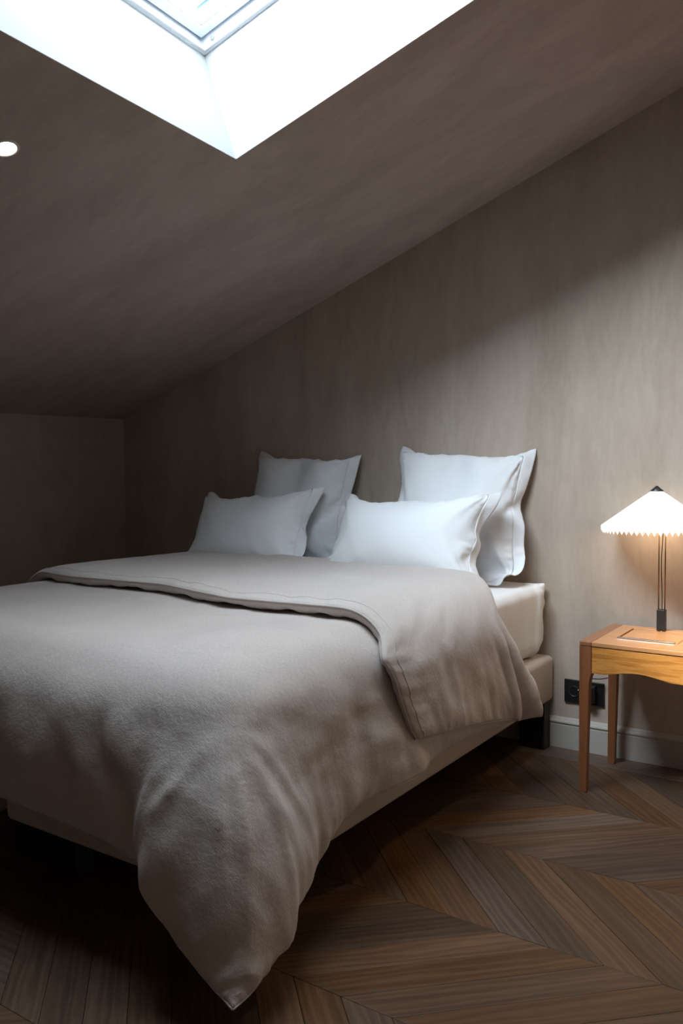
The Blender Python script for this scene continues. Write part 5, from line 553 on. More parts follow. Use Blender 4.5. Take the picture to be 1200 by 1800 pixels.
SQUARE_LEFT_BACK = ((24, 26, 3), 0.0005, [
-3020,37,37,40,43,46,46,47,46,47,45,44,44,47,44,45,45,46,47,46,47,46,45,39,38,40,-14,3,5,4,3,0,0,0,1,0,1,0,1,-1,2,-2,1,0,0,1,0,1,1,5,3,-1,-7,4,2,2,0,
0,1,0,-1,0,0,1,1,0,0,2,-1,1,-1,0,0,-1,1,2,3,4,3,0,1,-1,0,0,-1,0,0,0,0,1,0,0,0,0,1,0,1,-1,-1,0,-1,0,1,2,7,0,-1,-1,-2,-1,0,-1,1,-1,0,1,0,1,0,1,1,-1,-1,
1,0,-1,-4,0,0,-1,8,1,-3,-3,1,-1,0,0,-1,0,1,0,0,0,0,1,-1,1,-1,-1,0,0,2,-7,-2,2,8,-3,-2,2,-1,1,-2,0,-1,1,0,0,0,0,1,-1,1,-1,0,-3,-2,1,1,4,-4,-3,8,-4,1,1,
0,0,-2,-1,1,-1,0,0,0,0,0,1,-1,0,-1,1,-4,-3,1,2,3,-6,7,-2,3,0,1,-4,-1,0,-1,0,0,-1,1,0,0,0,0,0,2,-1,-1,-6,-2,0,3,0,6,2,2,-1,-6,0,1,-2,1,0,-1,1,0,0,0,0,
0,0,-2,1,3,0,-7,-4,1,4,4,5,-3,-4,-1,0,1,1,-1,1,0,0,0,0,0,0,0,0,1,-2,1,3,0,-5,-6,5,4,0,-3,0,1,1,-1,1,0,-1,1,0,0,0,0,0,0,0,0,2,-2,0,2,1,-3,-3,6,-8,1,1,
1,-1,2,0,1,0,0,0,-1,1,0,0,0,0,1,0,2,1,0,0,2,-9,12,-16,1,1,2,2,0,0,1,0,0,0,0,-1,0,0,2,-1,0,1,1,0,2,4,-1,-18,8,-4,-5,1,1,0,2,0,0,0,0,0,0,0,0,-1,-1,2,0,
0,0,2,1,0,-3,-7,3,3,-2,-1,-1,1,0,0,0,0,0,0,0,-1,0,0,0,0,0,1,0,1,0,-1,-2,1,2,9,-5,-4,1,0,0,2,-1,0,-1,-1,0,1,-1,0,0,-1,1,0,1,-1,0,-3,-2,7,4,0,-3,2,1,0,
0,0,0,0,-1,-1,1,-1,0,0,-1,0,0,1,-1,1,0,1,-7,7,2,-5,6,1,0,1,0,-1,1,-1,-1,0,-1,0,0,-1,0,0,0,-1,2,0,-1,0,7,-6,1,1,2,0,-1,1,0,1,0,0,-2,-1,0,0,0,0,-2,0,0,
2,-1,1,1,-2,-1,4,-1,3,-2,2,2,0,1,1,-1,1,0,-3,-1,0,0,-3,0,1,-1,0,2,-1,2,4,-2,1,-2,-2,7,3,0,0,-1,-1,-1,0,4,-2,-3,0,-2,0,2,-1,0,-3,-2,1,0,4,9,-3,-4,8,6,
-1,-2,-2,-2,-2,-1,-1,-1,6,-1,-1,-1,4,-1,-2,-5,1,-4,-3,0,1,6,10,0,13,-5,-3,-2,-5,-1,1,-1,0,0,-1,4,3,2,-3,-2,-5,2,-1,3,-1,-4,-4,-2,17,-434,9,11,10,9,4,
-1,-2,-4,-4,-9,-9,-10,-3,6,5,3,0,-1,-2,-2,-4,-8,-13,-13,-14,43,2,-1,-1,-4,-1,2,1,1,-1,2,-1,3,0,-3,0,0,1,0,0,-1,1,0,2,-2,1,44,-2,-2,-4,-1,0,1,1,1,2,1,
2,2,1,-3,-2,-1,0,-1,0,-1,-2,3,2,3,0,30,1,-3,1,2,0,1,2,2,2,2,3,0,1,-2,0,-2,-3,-1,-2,-2,-4,0,2,4,1,10,2,3,4,6,1,3,1,2,1,3,3,1,1,-1,-3,-3,-1,-2,-3,0,-3,
-12,0,0,1,5,-3,11,8,-3,4,2,2,2,3,1,1,3,-3,1,-3,-1,-1,-5,-2,-4,3,1,-15,-8,2,6,8,3,-3,2,1,3,2,2,2,0,2,0,1,-1,-1,-2,-3,-1,-8,-4,1,6,4,-8,-8,8,7,-3,-2,-2,
2,5,4,1,0,3,0,1,0,-1,0,-2,-2,-2,1,-10,-9,4,9,4,-10,7,4,-5,-6,4,8,3,2,1,1,1,1,0,-1,1,-2,0,-1,2,-3,-1,-9,-11,3,9,-1,8,-4,-7,7,9,1,1,1,1,1,0,0,0,1,-1,0,
0,-1,-4,2,5,-1,-10,-15,4,7,6,-11,11,10,2,1,-3,0,1,0,0,-1,0,1,0,0,0,0,0,-1,0,3,0,-9,-15,10,6,5,7,0,0,-1,0,-1,0,-1,0,0,0,-1,1,1,0,1,1,0,-1,0,1,2,-7,-9,
16,9,-2,-1,-2,0,-2,-1,-1,-1,-1,-1,0,0,0,1,2,0,2,2,1,1,1,1,2,-9,20,9,0,-4,-3,-3,-1,-2,-1,-2,-2,0,-2,0,2,1,1,3,0,2,2,3,2,5,1,-10,16,3,4,-1,-1,-2,-3,-1,
-3,-1,-2,-3,1,-1,0,3,3,1,3,2,1,1,4,0,-4,-2,13,1,1,4,-1,-1,-1,-2,-2,-2,-3,-3,-3,1,2,3,3,3,3,1,2,1,-2,-1,-2,-1,10,-5,8,4,0,0,-1,-2,-3,-4,-4,-3,-1,-2,3,
4,4,4,3,2,1,0,-1,-5,-2,0,12,1,3,0,-1,-1,0,-2,-2,-6,-2,-4,-2,0,3,2,4,6,4,2,-1,-1,1,-1,-6,2,11,5,-4,-1,2,1,-1,-1,-5,-3,-5,-1,-3,0,2,5,4,4,4,1,1,0,-4,0,
3,-3,12,0,-2,2,1,0,-3,-2,0,-3,-7,-2,-2,0,2,2,5,5,5,4,0,-3,0,-3,-1,1,11,-1,3,-1,-2,-5,-5,0,5,1,0,-11,-2,1,2,7,2,1,0,0,2,1,2,2,-2,-1,11,2,-5,-9,-6,2,4,
-1,-10,5,7,-1,-8,1,6,1,-7,-7,-6,-3,8,8,6,7,7,-2,9,-6,-15,-10,-9,-3,-3,-2,8,3,8,15,-3,0,2,-15,-8,-7,-8,1,3,9,7,12,14,6,14,-35,-14,-6,0,-5,0,1,0,4,4,9,
20,0,-22,-9,-5,-3,3,2,-3,-1,4,6,14,34,1466,-31,-26,-20,-17,-7,-1,1,2,5,10,13,14,-1,-17,-15,-12,-7,-4,-4,-2,1,8,20,23,24,-10,11,9,7,8,1,-3,-1,-1,-1,-3,
1,-5,-2,7,0,1,-2,-1,1,0,-1,-3,-9,-6,-4,11,7,6,4,2,0,0,-2,-2,-2,-1,-5,-5,-1,5,4,1,2,1,1,1,1,-3,-5,-9,-7,34,1,1,1,-2,0,-1,-2,-2,-3,-3,-6,-2,0,3,2,4,3,1,
2,2,4,0,-1,-3,-6,43,1,0,-2,-2,-1,-3,-1,0,-2,-5,-3,-2,0,1,4,4,0,3,2,1,0,7,-1,1,-1,45,0,-1,-3,2,-3,1,-2,-2,-1,-2,-2,-2,2,-1,3,0,3,2,1,2,0,-2,6,0,-1,44,
0,-2,2,-1,1,-3,0,-1,-2,1,-2,0,0,1,0,2,2,0,3,0,0,-1,-3,4,1,45,-1,1,0,0,-1,0,-2,-1,1,-1,0,-1,0,0,1,0,1,1,-1,4,1,-1,0,-3,2,45,0,1,0,-1,0,-1,0,-1,-1,0,0,
0,0,-1,1,1,0,-1,1,0,2,1,0,0,-1,44,2,-1,0,0,-1,-1,0,1,-1,-1,1,0,0,0,0,0,0,1,-1,-2,2,3,0,0,0,46,0,0,-2,-2,0,2,0,-1,1,0,-1,0,0,1,-1,0,0,0,0,1,-3,1,4,0,
-1,46,-1,-2,0,0,0,0,0,1,0,0,0,0,0,0,0,-1,0,0,0,-1,1,-1,-1,4,2,42,-5,2,1,1,0,1,2,-1,1,0,1,0,0,-1,0,0,-1,0,-2,0,-1,-1,0,-2,4,38,-2,0,3,2,2,0,0,2,0,1,-1,
0,0,0,0,0,-1,-1,0,-1,-1,-2,-5,-1,5,40,2,-1,1,1,0,2,1,0,1,-1,2,-1,0,0,0,-1,1,-1,-1,-1,-2,-1,0,1,-1,43,3,1,-1,2,2,3,0,0,-1,0,-1,1,-2,1,0,2,0,1,-1,-1,-2,
-2,-1,0,-4,45,2,2,2,1,4,1,2,-1,-2,0,-2,-2,-1,3,2,1,2,1,0,-3,-3,-2,-1,-2,-3,45,3,1,3,4,2,3,0,0,-2,-2,-1,-2,-2,3,2,2,4,0,-1,-2,-2,-4,-3,-1,-3,46,1,5,2,
3,3,2,1,-2,-2,0,-3,-1,-1,2,3,1,4,2,-2,-3,-4,-2,-3,-5,0,46,2,4,3,1,4,2,0,-2,-1,-2,-1,-2,0,2,2,3,1,2,-1,-2,-3,-4,-1,-3,-4,46,4,-1,4,4,2,1,0,-3,-2,0,-1,
-2,2,1,1,1,4,1,-1,-1,-4,-3,-5,-1,-2,45,-1,7,2,0,2,-1,-1,-3,3,-1,-1,0,1,1,0,1,-1,-3,-3,6,1,-1,-3,-7,1,44,5,1,-5,-7,-3,-4,-6,13,1,6,3,2,1,-3,-3,-5,-8,
-17,0,10,15,4,5,0,-7,54,-10,-13,-8,-5,-14,-5,8,5,11,4,9,11,2,-13,-11,-10,-13,8,6,-8,1,12,10,13,8,])
OBLONG_RIGHT_FRONT = ((23, 34, 3), 0.0005, [
-1681,46,47,47,46,46,45,46,45,46,45,45,45,44,45,45,45,45,45,44,45,44,45,45,45,46,45,45,47,46,48,48,47,44,2,0,-2,-5,0,0,0,0,0,-1,0,1,0,1,0,0,1,0,1,1,1,
1,1,0,1,-1,0,1,-2,0,-3,-2,-4,-1,3,-1,2,-4,-2,-2,0,-1,0,1,0,0,0,1,1,0,0,1,0,1,0,1,-1,1,0,0,1,-1,1,-1,0,-3,-6,-6,1,-3,-4,2,0,1,0,0,1,-1,1,0,1,0,0,1,1,0,
0,0,-1,1,1,-1,0,1,0,1,-1,0,1,-11,-2,-10,8,2,1,-12,-4,1,1,0,1,1,0,0,0,0,1,0,0,0,0,0,2,-1,0,1,0,0,0,0,1,1,-7,-14,-6,-2,11,1,-1,-4,-8,-3,0,1,0,0,1,0,1,0,
0,0,0,0,1,1,-1,1,0,0,0,1,0,0,0,-6,-9,-3,-2,-8,19,-8,-1,5,-5,-10,-2,0,-1,1,-1,1,0,1,0,1,-1,1,0,0,0,0,1,0,0,0,0,0,-4,-9,-10,6,-10,-1,21,-6,-5,-8,-4,4,
-2,-2,0,0,0,0,0,0,1,-1,2,0,-1,0,1,0,0,0,0,0,-1,-2,-1,1,-10,-4,-6,-2,20,0,-15,-3,3,-3,-2,0,-1,-1,1,-1,1,0,-1,1,0,0,1,0,0,0,-1,0,1,-1,-1,-2,0,0,10,-9,
-5,-3,13,-6,-8,-3,4,2,-1,-2,0,0,-1,1,-1,0,0,1,0,0,0,0,0,0,1,0,-1,-1,0,-2,-3,4,8,4,-5,-1,5,-13,4,10,-1,-4,-1,0,-1,-1,1,0,0,0,0,0,-1,0,1,0,0,0,0,0,0,-1,
-1,0,-2,-5,4,10,9,-4,16,-11,-14,3,4,2,-1,0,0,0,0,0,0,0,0,-1,1,0,-1,0,1,0,-1,1,-1,1,0,0,1,2,0,7,-10,-2,21,1,-2,-16,-9,1,2,0,0,1,0,-1,1,0,0,0,-1,0,0,1,
-2,0,1,0,1,0,0,1,1,0,-7,-12,3,-5,10,3,0,-8,-5,-2,0,0,1,0,0,0,0,0,0,0,0,0,0,-2,1,0,0,0,0,0,1,1,1,0,-5,-7,-5,1,-5,3,0,5,-5,-1,1,1,0,0,0,1,-1,0,0,0,-1,0,
-1,1,-1,1,-1,0,1,0,1,0,0,-1,2,-1,-2,2,-18,3,3,0,10,0,0,1,1,1,0,-1,0,0,-1,0,0,-1,0,-1,1,-2,1,0,-1,2,0,2,0,2,1,0,2,9,-23,2,12,2,1,3,2,1,1,0,-1,1,-1,-1,
0,-1,0,0,-1,0,0,0,-1,0,0,0,1,1,3,2,1,2,8,8,-23,9,3,3,2,4,3,1,0,-1,0,-2,1,0,-1,0,-1,0,0,-1,0,0,0,-1,0,-1,0,1,2,4,5,2,9,5,-19,2,3,4,9,6,0,-1,-2,-1,-1,0,
-1,-1,1,-1,0,-1,0,1,-1,0,-1,0,-1,0,-1,0,1,4,7,6,13,-2,-19,0,5,13,9,-1,-5,-1,-1,0,0,0,-1,0,-1,0,0,0,0,0,0,-1,1,-1,0,-1,-1,-2,-2,0,7,14,1,4,-14,4,7,13,
-5,-4,-1,-3,2,0,-1,1,0,0,0,-1,-1,1,0,0,-1,1,-1,1,-1,1,0,0,-2,-6,-3,10,6,6,-5,10,10,-5,-8,-6,2,1,0,1,2,-1,1,0,0,-1,-1,0,-1,-1,1,-1,1,0,1,0,2,-1,-2,-2,
-11,-3,7,8,7,6,-4,-6,0,1,-3,0,-1,0,1,1,0,0,0,-2,0,0,1,-3,-1,2,0,1,1,0,-1,-2,-2,-4,2,-9,0,6,-1101,-6,0,6,7,7,8,6,8,7,8,7,7,7,6,4,5,4,4,3,1,-3,-1,-4,-4,
-5,-5,-4,-4,-3,-2,3,10,9,33,2,4,6,0,-1,-2,1,-3,-1,-2,-3,-1,-1,-3,1,-2,-1,-2,-1,0,4,-1,2,2,3,2,1,2,2,0,-1,3,1,34,-3,1,0,0,-1,-1,-4,-1,-3,-3,-1,-3,-4,
-1,-3,-2,-2,1,0,1,0,3,3,2,1,3,3,0,-2,-3,0,12,14,36,9,-8,-31,-13,2,-2,-5,-1,-2,-2,-2,-2,-2,-1,-1,-1,0,0,0,1,1,0,1,2,2,1,1,1,-3,12,30,2,10,39,-5,-9,-17,
-16,-12,-3,3,-4,0,0,0,-1,0,0,1,0,0,-1,0,-1,1,0,1,1,0,1,1,2,15,20,8,5,1,37,-8,-7,-1,-10,-12,-7,-4,-1,-1,-2,0,0,0,0,-1,1,0,0,0,1,0,1,0,0,2,2,4,8,13,9,
-1,3,1,38,-15,0,4,-1,-12,-8,-5,-2,-3,-1,-1,-1,0,-1,0,0,1,0,0,0,0,2,1,1,3,3,3,9,9,1,-1,2,1,35,-3,-8,-3,-3,3,-4,-5,-4,-2,-2,-2,0,-2,0,0,1,-1,1,0,0,1,1,
1,3,2,4,6,2,1,3,-1,1,1,32,-1,-8,0,2,-3,-2,-3,-2,-3,-2,-1,-1,0,-1,0,0,0,0,1,0,1,1,2,1,3,3,4,3,-2,-4,3,2,0,30,-4,-2,-3,2,2,-2,-2,-3,-2,0,-2,-1,1,0,-1,0,
0,0,0,1,0,1,1,2,1,3,2,3,-2,-3,0,1,0,25,-4,1,5,-1,-2,-2,-1,-1,0,-1,0,0,-1,1,0,-1,1,-1,1,0,0,0,0,1,2,1,1,2,3,-2,-4,-3,2,24,0,0,-5,3,0,1,-1,0,0,0,0,0,1,
0,0,0,0,0,0,-1,1,-1,0,0,0,0,0,-1,-1,1,5,-2,-1,24,0,-2,0,-6,2,1,3,1,0,1,1,1,0,1,1,0,0,0,-1,0,-2,0,0,-1,0,-2,0,-3,1,2,-3,3,0,25,-1,0,0,-1,-2,2,1,1,2,0,
1,1,1,1,0,1,0,-1,0,-1,0,-1,-2,0,-2,-1,-2,-1,-1,2,1,0,0,24,0,0,0,0,0,1,1,2,1,2,1,1,1,0,2,0,0,0,-2,0,-2,-1,0,-2,-2,-1,-2,0,0,-1,0,0,0,20,2,0,0,4,1,0,1,
2,2,2,1,1,1,1,0,1,0,-1,0,-1,0,-1,-2,-2,-1,-3,-2,-1,-2,-1,0,1,-1,17,1,4,1,1,3,2,3,3,2,1,2,0,0,1,1,0,0,0,-2,0,-1,-1,0,-2,-2,-2,-3,-3,-2,-1,0,-1,-5,16,6,
1,1,2,4,5,4,2,2,1,-1,0,0,0,0,2,0,-2,0,-1,0,0,0,0,-2,-3,-3,-4,-5,-2,-1,-3,-4,19,0,3,2,7,9,4,2,0,0,-1,1,0,0,-1,0,0,0,0,-1,1,0,1,-1,0,-1,0,-3,-4,-5,-7,
-2,-10,2,17,1,5,9,11,3,-2,-1,0,0,3,-2,2,0,0,0,1,0,-1,1,-2,1,-1,1,-1,0,0,1,-1,-4,-7,-10,-2,-3,21,5,6,13,-1,-3,-2,-3,3,5,-2,2,-1,1,0,2,2,0,-3,-1,0,0,-1,
0,0,-1,-2,0,2,3,-2,-6,-5,-7,31,6,6,0,-4,-4,0,0,-4,0,0,3,-1,-1,4,2,1,-1,-2,-2,0,-1,0,-2,0,1,-2,2,4,2,5,-3,-1,-4,37,6,-1,-2,1,0,-1,-2,-1,-9,-1,-3,3,4,1,
3,1,1,1,-8,-3,-2,-1,0,0,2,8,3,1,2,0,2,-3,-14,1344,0,0,0,0,0,0,0,0,0,0,0,0,0,0,0,0,0,0,0,0,0,0,0,0,0,0,0,0,0,0,0,1,13,30,-1,-9,-18,0,5,5,2,4,4,2,4,2,1,
2,2,0,1,1,1,0,-1,-2,-1,-2,-2,-2,-3,-3,-5,-3,0,-4,-2,30,3,2,-3,1,2,1,3,1,0,3,-1,1,2,1,-1,2,-1,1,-1,0,0,1,-2,0,-1,-1,0,-1,1,0,2,-9,-17,29,-16,-3,31,5,0,
0,-1,0,0,-2,0,-1,-1,-1,0,-1,0,-1,1,0,0,0,2,1,1,0,0,1,-2,2,-12,4,-10,26,1,9,7,1,-3,-1,1,-2,0,0,0,0,0,0,0,0,0,0,0,0,1,-1,0,0,1,1,0,0,4,-4,-8,-6,0,25,7,
4,2,6,2,-1,-1,0,0,0,0,0,-1,0,0,0,1,0,-1,0,0,1,0,0,0,1,1,0,-3,-7,-3,0,-6,21,17,-3,-2,3,7,2,1,0,0,-1,0,0,1,-1,1,0,0,-1,1,0,0,0,1,0,-1,-1,0,-2,-8,-6,4,
-7,0,21,6,10,2,2,0,2,1,2,-1,1,0,0,0,1,-1,0,0,0,0,0,0,0,-1,0,0,-1,-2,-2,-1,-4,-2,-3,-1,26,-1,11,2,0,1,2,2,1,1,0,0,0,1,-1,1,0,0,0,-1,0,-1,1,0,-1,-1,-1,
-3,-1,0,2,-2,0,-1,31,5,1,2,0,-1,2,1,1,1,1,0,0,0,0,0,0,0,0,1,0,0,-1,-1,-1,0,-2,-2,-3,1,3,-2,1,1,38,2,-1,-3,-1,3,1,2,0,1,0,0,1,-1,1,-1,0,0,1,-1,0,1,-1,
0,0,-2,0,-2,-1,-3,2,2,1,-1,35,3,5,-4,0,0,1,0,1,-1,1,0,0,0,-1,0,0,0,0,0,0,0,1,0,-1,0,-1,1,-1,1,-2,4,-3,0,33,-1,0,7,2,1,-1,-1,0,0,-1,0,-1,0,-1,0,0,0,0,
0,1,0,1,0,1,0,0,1,0,-1,-1,-5,2,-1,36,0,-1,1,3,1,0,-1,0,0,-2,-1,0,-2,1,-1,-1,0,0,2,0,1,0,1,1,1,0,0,1,0,-2,0,-2,1,39,-1,0,0,0,1,0,0,-2,-2,0,-1,-2,0,-2,
0,-1,0,1,0,2,0,1,2,1,1,2,0,0,0,0,-2,2,0,36,2,-1,1,0,-1,0,-1,-2,-1,-2,-2,-1,-1,-1,-1,0,0,1,1,0,2,1,1,1,2,2,2,1,0,-1,1,0,-1,36,-1,2,0,0,0,-1,-3,-3,-3,
-2,-1,-1,0,0,-2,-1,-1,2,2,1,0,1,1,2,3,2,3,2,1,0,-1,-1,-1,37,1,-1,1,0,-3,-5,-5,-6,-3,-1,1,1,1,0,1,-1,-1,2,0,-1,0,-1,1,2,2,4,5,3,3,1,0,-1,-1,37,0,0,0,
-3,-10,-12,-6,-1,-4,3,-3,4,4,2,4,-2,1,1,-3,-2,-3,0,1,0,1,4,5,8,8,3,0,-1,1,37,1,-1,-4,-17,-15,-14,-2,0,4,4,0,4,1,1,7,6,1,-5,-5,-6,1,-2,0,-2,-2,3,4,7,
14,13,3,1,0,38,-2,3,-32,-20,-9,0,-7,5,8,-3,6,-3,-1,5,2,11,1,-12,-3,0,-1,-1,-2,1,-2,-5,0,6,7,21,22,1,3,33,-7,-26,-10,-12,-7,0,1,-5,-1,0,3,-2,1,5,1,1,
-1,-2,-2,0,-2,1,-3,-1,3,-2,1,4,6,13,14,18,8,25,-20,-16,-9,1,0,-3,-3,-3,-8,-1,-2,3,3,0,5,0,2,2,-10,-2,-1,-2,0,1,1,6,5,2,4,-1,13,21,23,])
OBLONG_RIGHT_BACK = ((19, 30, 3), 0.0005, [
-1584,38,44,44,45,45,45,46,45,46,45,46,46,45,46,46,46,46,46,46,45,46,46,45,46,45,46,45,45,43,-6,-1,1,2,0,1,1,0,0,0,1,0,0,0,0,0,0,0,0,0,1,0,0,1,-1,1,0,
1,0,-10,11,-10,-5,-1,1,0,0,0,1,0,0,0,1,1,0,0,0,0,0,0,0,0,1,0,1,0,0,0,-5,-13,11,-6,-6,-2,-1,0,1,0,0,1,0,0,-1,1,0,0,0,1,0,0,0,1,-1,0,1,0,0,-2,-9,-5,10,
-5,-3,-4,0,-1,-1,1,0,0,0,1,0,0,0,0,1,-1,1,0,1,-1,1,0,-1,1,-1,-3,-6,-6,10,-6,-3,-1,-2,0,0,-1,1,-1,1,0,0,0,0,1,-1,1,-1,1,-1,1,-1,1,0,-1,0,-2,0,-13,5,-1,
-3,-1,-1,-1,0,0,0,0,0,0,0,0,1,-1,1,-1,1,-1,1,-1,1,-1,0,0,-1,0,-1,1,-1,0,6,-2,-4,0,-1,1,-1,1,-1,0,1,0,-1,0,0,1,-1,0,0,0,0,0,0,0,-2,-2,4,11,-4,13,-3,-6,
-1,0,0,0,0,0,0,0,-1,0,0,1,0,-1,0,0,-1,1,-1,1,0,-1,0,-5,0,12,-9,4,0,3,1,-1,1,0,1,-1,1,-1,1,-1,0,0,-1,0,0,0,1,-1,0,0,0,1,-1,4,2,5,20,-19,-4,0,2,1,0,-1,
0,1,-1,0,0,0,0,-1,1,-1,1,0,-1,0,0,-1,1,0,2,-1,-4,-13,13,-7,-10,1,1,1,1,0,0,-1,0,0,0,0,0,0,-1,1,-1,0,0,0,0,0,0,0,1,3,-7,-6,-2,-3,3,1,0,1,-1,0,0,0,1,0,
-1,0,0,0,0,0,0,0,0,0,0,0,-1,0,1,0,5,-5,-12,6,4,0,1,0,1,0,0,0,-1,0,0,0,-1,0,0,0,-1,1,0,-1,1,0,0,0,0,1,1,3,-9,4,1,3,1,0,-1,1,0,0,0,0,0,-1,0,-1,-1,0,1,
-1,0,1,-1,0,1,0,1,1,2,4,-11,3,5,2,2,1,0,-1,-1,0,0,0,0,-2,1,0,-1,0,-1,0,0,0,0,0,0,0,0,2,5,5,-14,4,11,5,-1,-2,-1,-1,0,-1,0,-1,0,2,-2,0,0,0,0,0,-1,0,0,
-1,-1,-1,-1,3,8,7,-14,17,6,-1,-6,0,-1,0,0,0,-1,1,-1,-1,1,0,1,-1,1,-1,0,-1,0,0,-1,-2,0,-4,5,15,-3,13,-4,-3,1,-4,2,0,-2,1,0,-1,0,0,-1,1,0,1,-1,1,0,1,-2,
1,-1,1,-4,-3,-5,8,-1036,12,7,5,5,3,4,3,3,3,3,2,2,2,1,1,3,2,2,1,1,1,0,-1,0,0,-2,-3,-5,2,37,6,2,1,-1,1,-1,0,0,0,-1,0,0,0,0,1,-1,0,0,0,1,-1,1,1,-1,0,1,0,
-2,-21,25,8,8,3,1,0,1,1,0,-1,1,0,-1,0,0,0,0,0,0,0,0,0,0,0,1,-2,-1,-2,-7,-11,22,6,5,6,3,1,1,1,0,1,-1,0,1,-1,1,0,0,0,-1,1,-1,0,-1,0,-1,0,-2,-5,-10,-3,
23,3,4,4,3,3,1,0,1,0,1,0,0,0,0,0,0,-1,1,-1,-1,0,0,-1,-1,-1,-2,-5,-6,-1,24,1,4,1,3,2,2,1,0,1,-1,0,0,1,0,-1,-1,1,-1,0,0,0,-1,0,-1,-2,-2,-2,-1,-4,23,2,1,
1,3,2,1,0,0,0,0,0,0,-1,-1,0,1,-1,0,-1,1,0,1,-1,0,-2,-3,-1,-1,-1,24,-1,-3,3,4,3,0,-1,0,-2,-1,0,-2,0,0,0,-1,0,0,1,1,1,0,1,0,0,-4,-3,2,0,22,-4,2,5,2,0,0,
-1,-3,-1,-1,-1,0,0,0,0,0,0,0,1,-1,0,1,2,2,0,-2,-5,0,5,24,0,3,0,-1,-1,-1,-3,-1,0,0,-1,1,0,0,0,0,0,0,-1,1,0,0,0,2,1,1,2,-1,1,22,5,0,0,-1,-2,-3,-1,0,-1,
1,0,0,0,0,0,0,0,0,0,-1,1,0,0,0,4,1,0,-1,-5,24,1,3,-1,-2,-2,-3,0,0,0,0,0,0,0,-1,0,1,0,0,0,0,-1,1,0,0,1,5,1,-4,0,24,0,1,-1,-1,-2,-1,0,0,0,0,0,0,-1,1,0,
-1,1,0,0,0,0,0,0,-1,3,1,1,1,-2,22,0,0,0,-1,0,-1,0,0,0,-1,1,-1,1,0,0,1,-1,0,0,0,0,-1,0,1,-1,2,0,1,0,22,1,-1,-2,-1,-1,1,0,0,0,0,-1,-2,-5,-4,7,2,2,1,1,0,
0,0,0,0,-1,0,2,1,1,23,-1,-2,-3,-6,-4,-2,0,0,-1,0,1,0,-10,-1,3,4,3,3,0,4,1,1,1,-1,0,2,5,2,0,22,0,-8,-14,-11,-4,0,1,-1,1,1,1,1,12,-8,-5,2,1,-2,0,-1,1,0,
1,3,3,6,11,9,1,23,-9,-20,-15,-14,-2,4,2,-1,4,-4,0,4,9,8,-3,-11,-2,-2,1,-5,3,0,-2,3,2,4,17,19,11,32,-43,-19,-5,2,-6,-3,1,2,-3,5,1,0,-1,12,-1,-5,-7,-2,
-1,2,-2,1,2,-2,3,7,2,18,47,1399,-21,1,7,6,5,5,4,5,3,3,3,3,1,2,0,2,0,0,-1,-1,-3,-2,-3,-3,-3,-4,-4,-3,2,10,0,-9,-4,-2,-1,-2,-2,0,-1,0,-2,-1,1,1,0,-2,0,
1,0,0,3,1,3,1,0,1,1,10,25,36,-6,-9,-9,-4,-2,-2,-1,-3,-1,-2,0,1,0,-1,1,-1,1,-1,0,3,2,0,0,2,3,3,7,13,3,36,0,-5,-7,-5,-4,-2,-2,-1,-1,0,-1,-1,0,-1,0,1,0,
1,2,0,0,2,2,2,2,4,8,4,-1,35,0,-1,-3,-4,-3,-2,-1,-2,-1,-1,1,-1,-1,0,1,1,0,1,1,0,1,1,0,2,2,3,4,2,-2,37,0,-1,-1,-3,-2,-2,-1,-1,0,0,-1,0,0,1,0,1,0,1,0,0,
0,1,1,0,3,2,0,0,-2,36,1,0,0,-1,-3,0,-1,0,1,0,0,0,1,-1,0,1,0,0,0,1,-1,0,1,0,0,2,1,-1,1,37,1,3,-2,-3,0,-1,1,1,0,0,2,0,0,1,0,-1,1,0,0,-1,0,0,-1,0,0,2,1,
-3,-1,39,2,-1,-2,0,-1,1,1,1,1,1,-1,0,0,0,1,-1,1,-1,1,0,0,-1,-1,-1,0,1,1,0,-3,43,-6,-1,1,1,1,1,2,0,0,0,0,0,0,0,-1,1,0,0,0,0,0,0,1,-1,-2,-2,-1,0,5,32,3,
0,2,1,2,2,-1,1,0,-1,0,1,-1,0,0,1,-1,1,-1,1,0,0,-1,0,-1,-1,-1,-1,-3,35,1,0,0,3,1,1,1,0,-1,1,0,0,0,0,0,-1,1,0,0,-1,1,0,0,0,-1,-3,-2,2,0,38,0,0,1,1,2,0,
0,-1,1,0,0,-1,1,-1,0,1,0,-1,1,0,0,0,0,0,-1,-1,0,-3,0,37,1,2,2,0,0,0,0,0,-1,0,0,0,0,1,0,0,-1,1,-1,1,-1,0,0,0,1,-1,-2,0,0,37,1,1,2,1,0,-1,0,0,1,0,1,1,0,
0,0,-1,0,-1,0,-1,0,0,1,0,0,0,-1,-2,-1,37,1,3,2,1,1,0,0,1,0,0,-1,1,0,-1,1,0,-1,0,-1,0,0,0,-1,0,0,0,-2,-2,-1,37,2,5,2,-1,-1,0,0,-1,0,0,2,-1,2,-1,0,0,1,
-1,0,0,0,-1,1,0,1,0,-1,-6,-2,37,6,2,-5,-11,-1,4,2,-1,3,-2,0,2,7,3,-1,-6,-1,-2,0,-5,3,1,-3,4,2,1,5,0,-8,39,4,-8,-5,1,-9,-3,2,2,-2,5,1,2,0,9,0,-5,-7,-4,
-1,2,-2,1,1,-1,4,8,3,7,-11,])
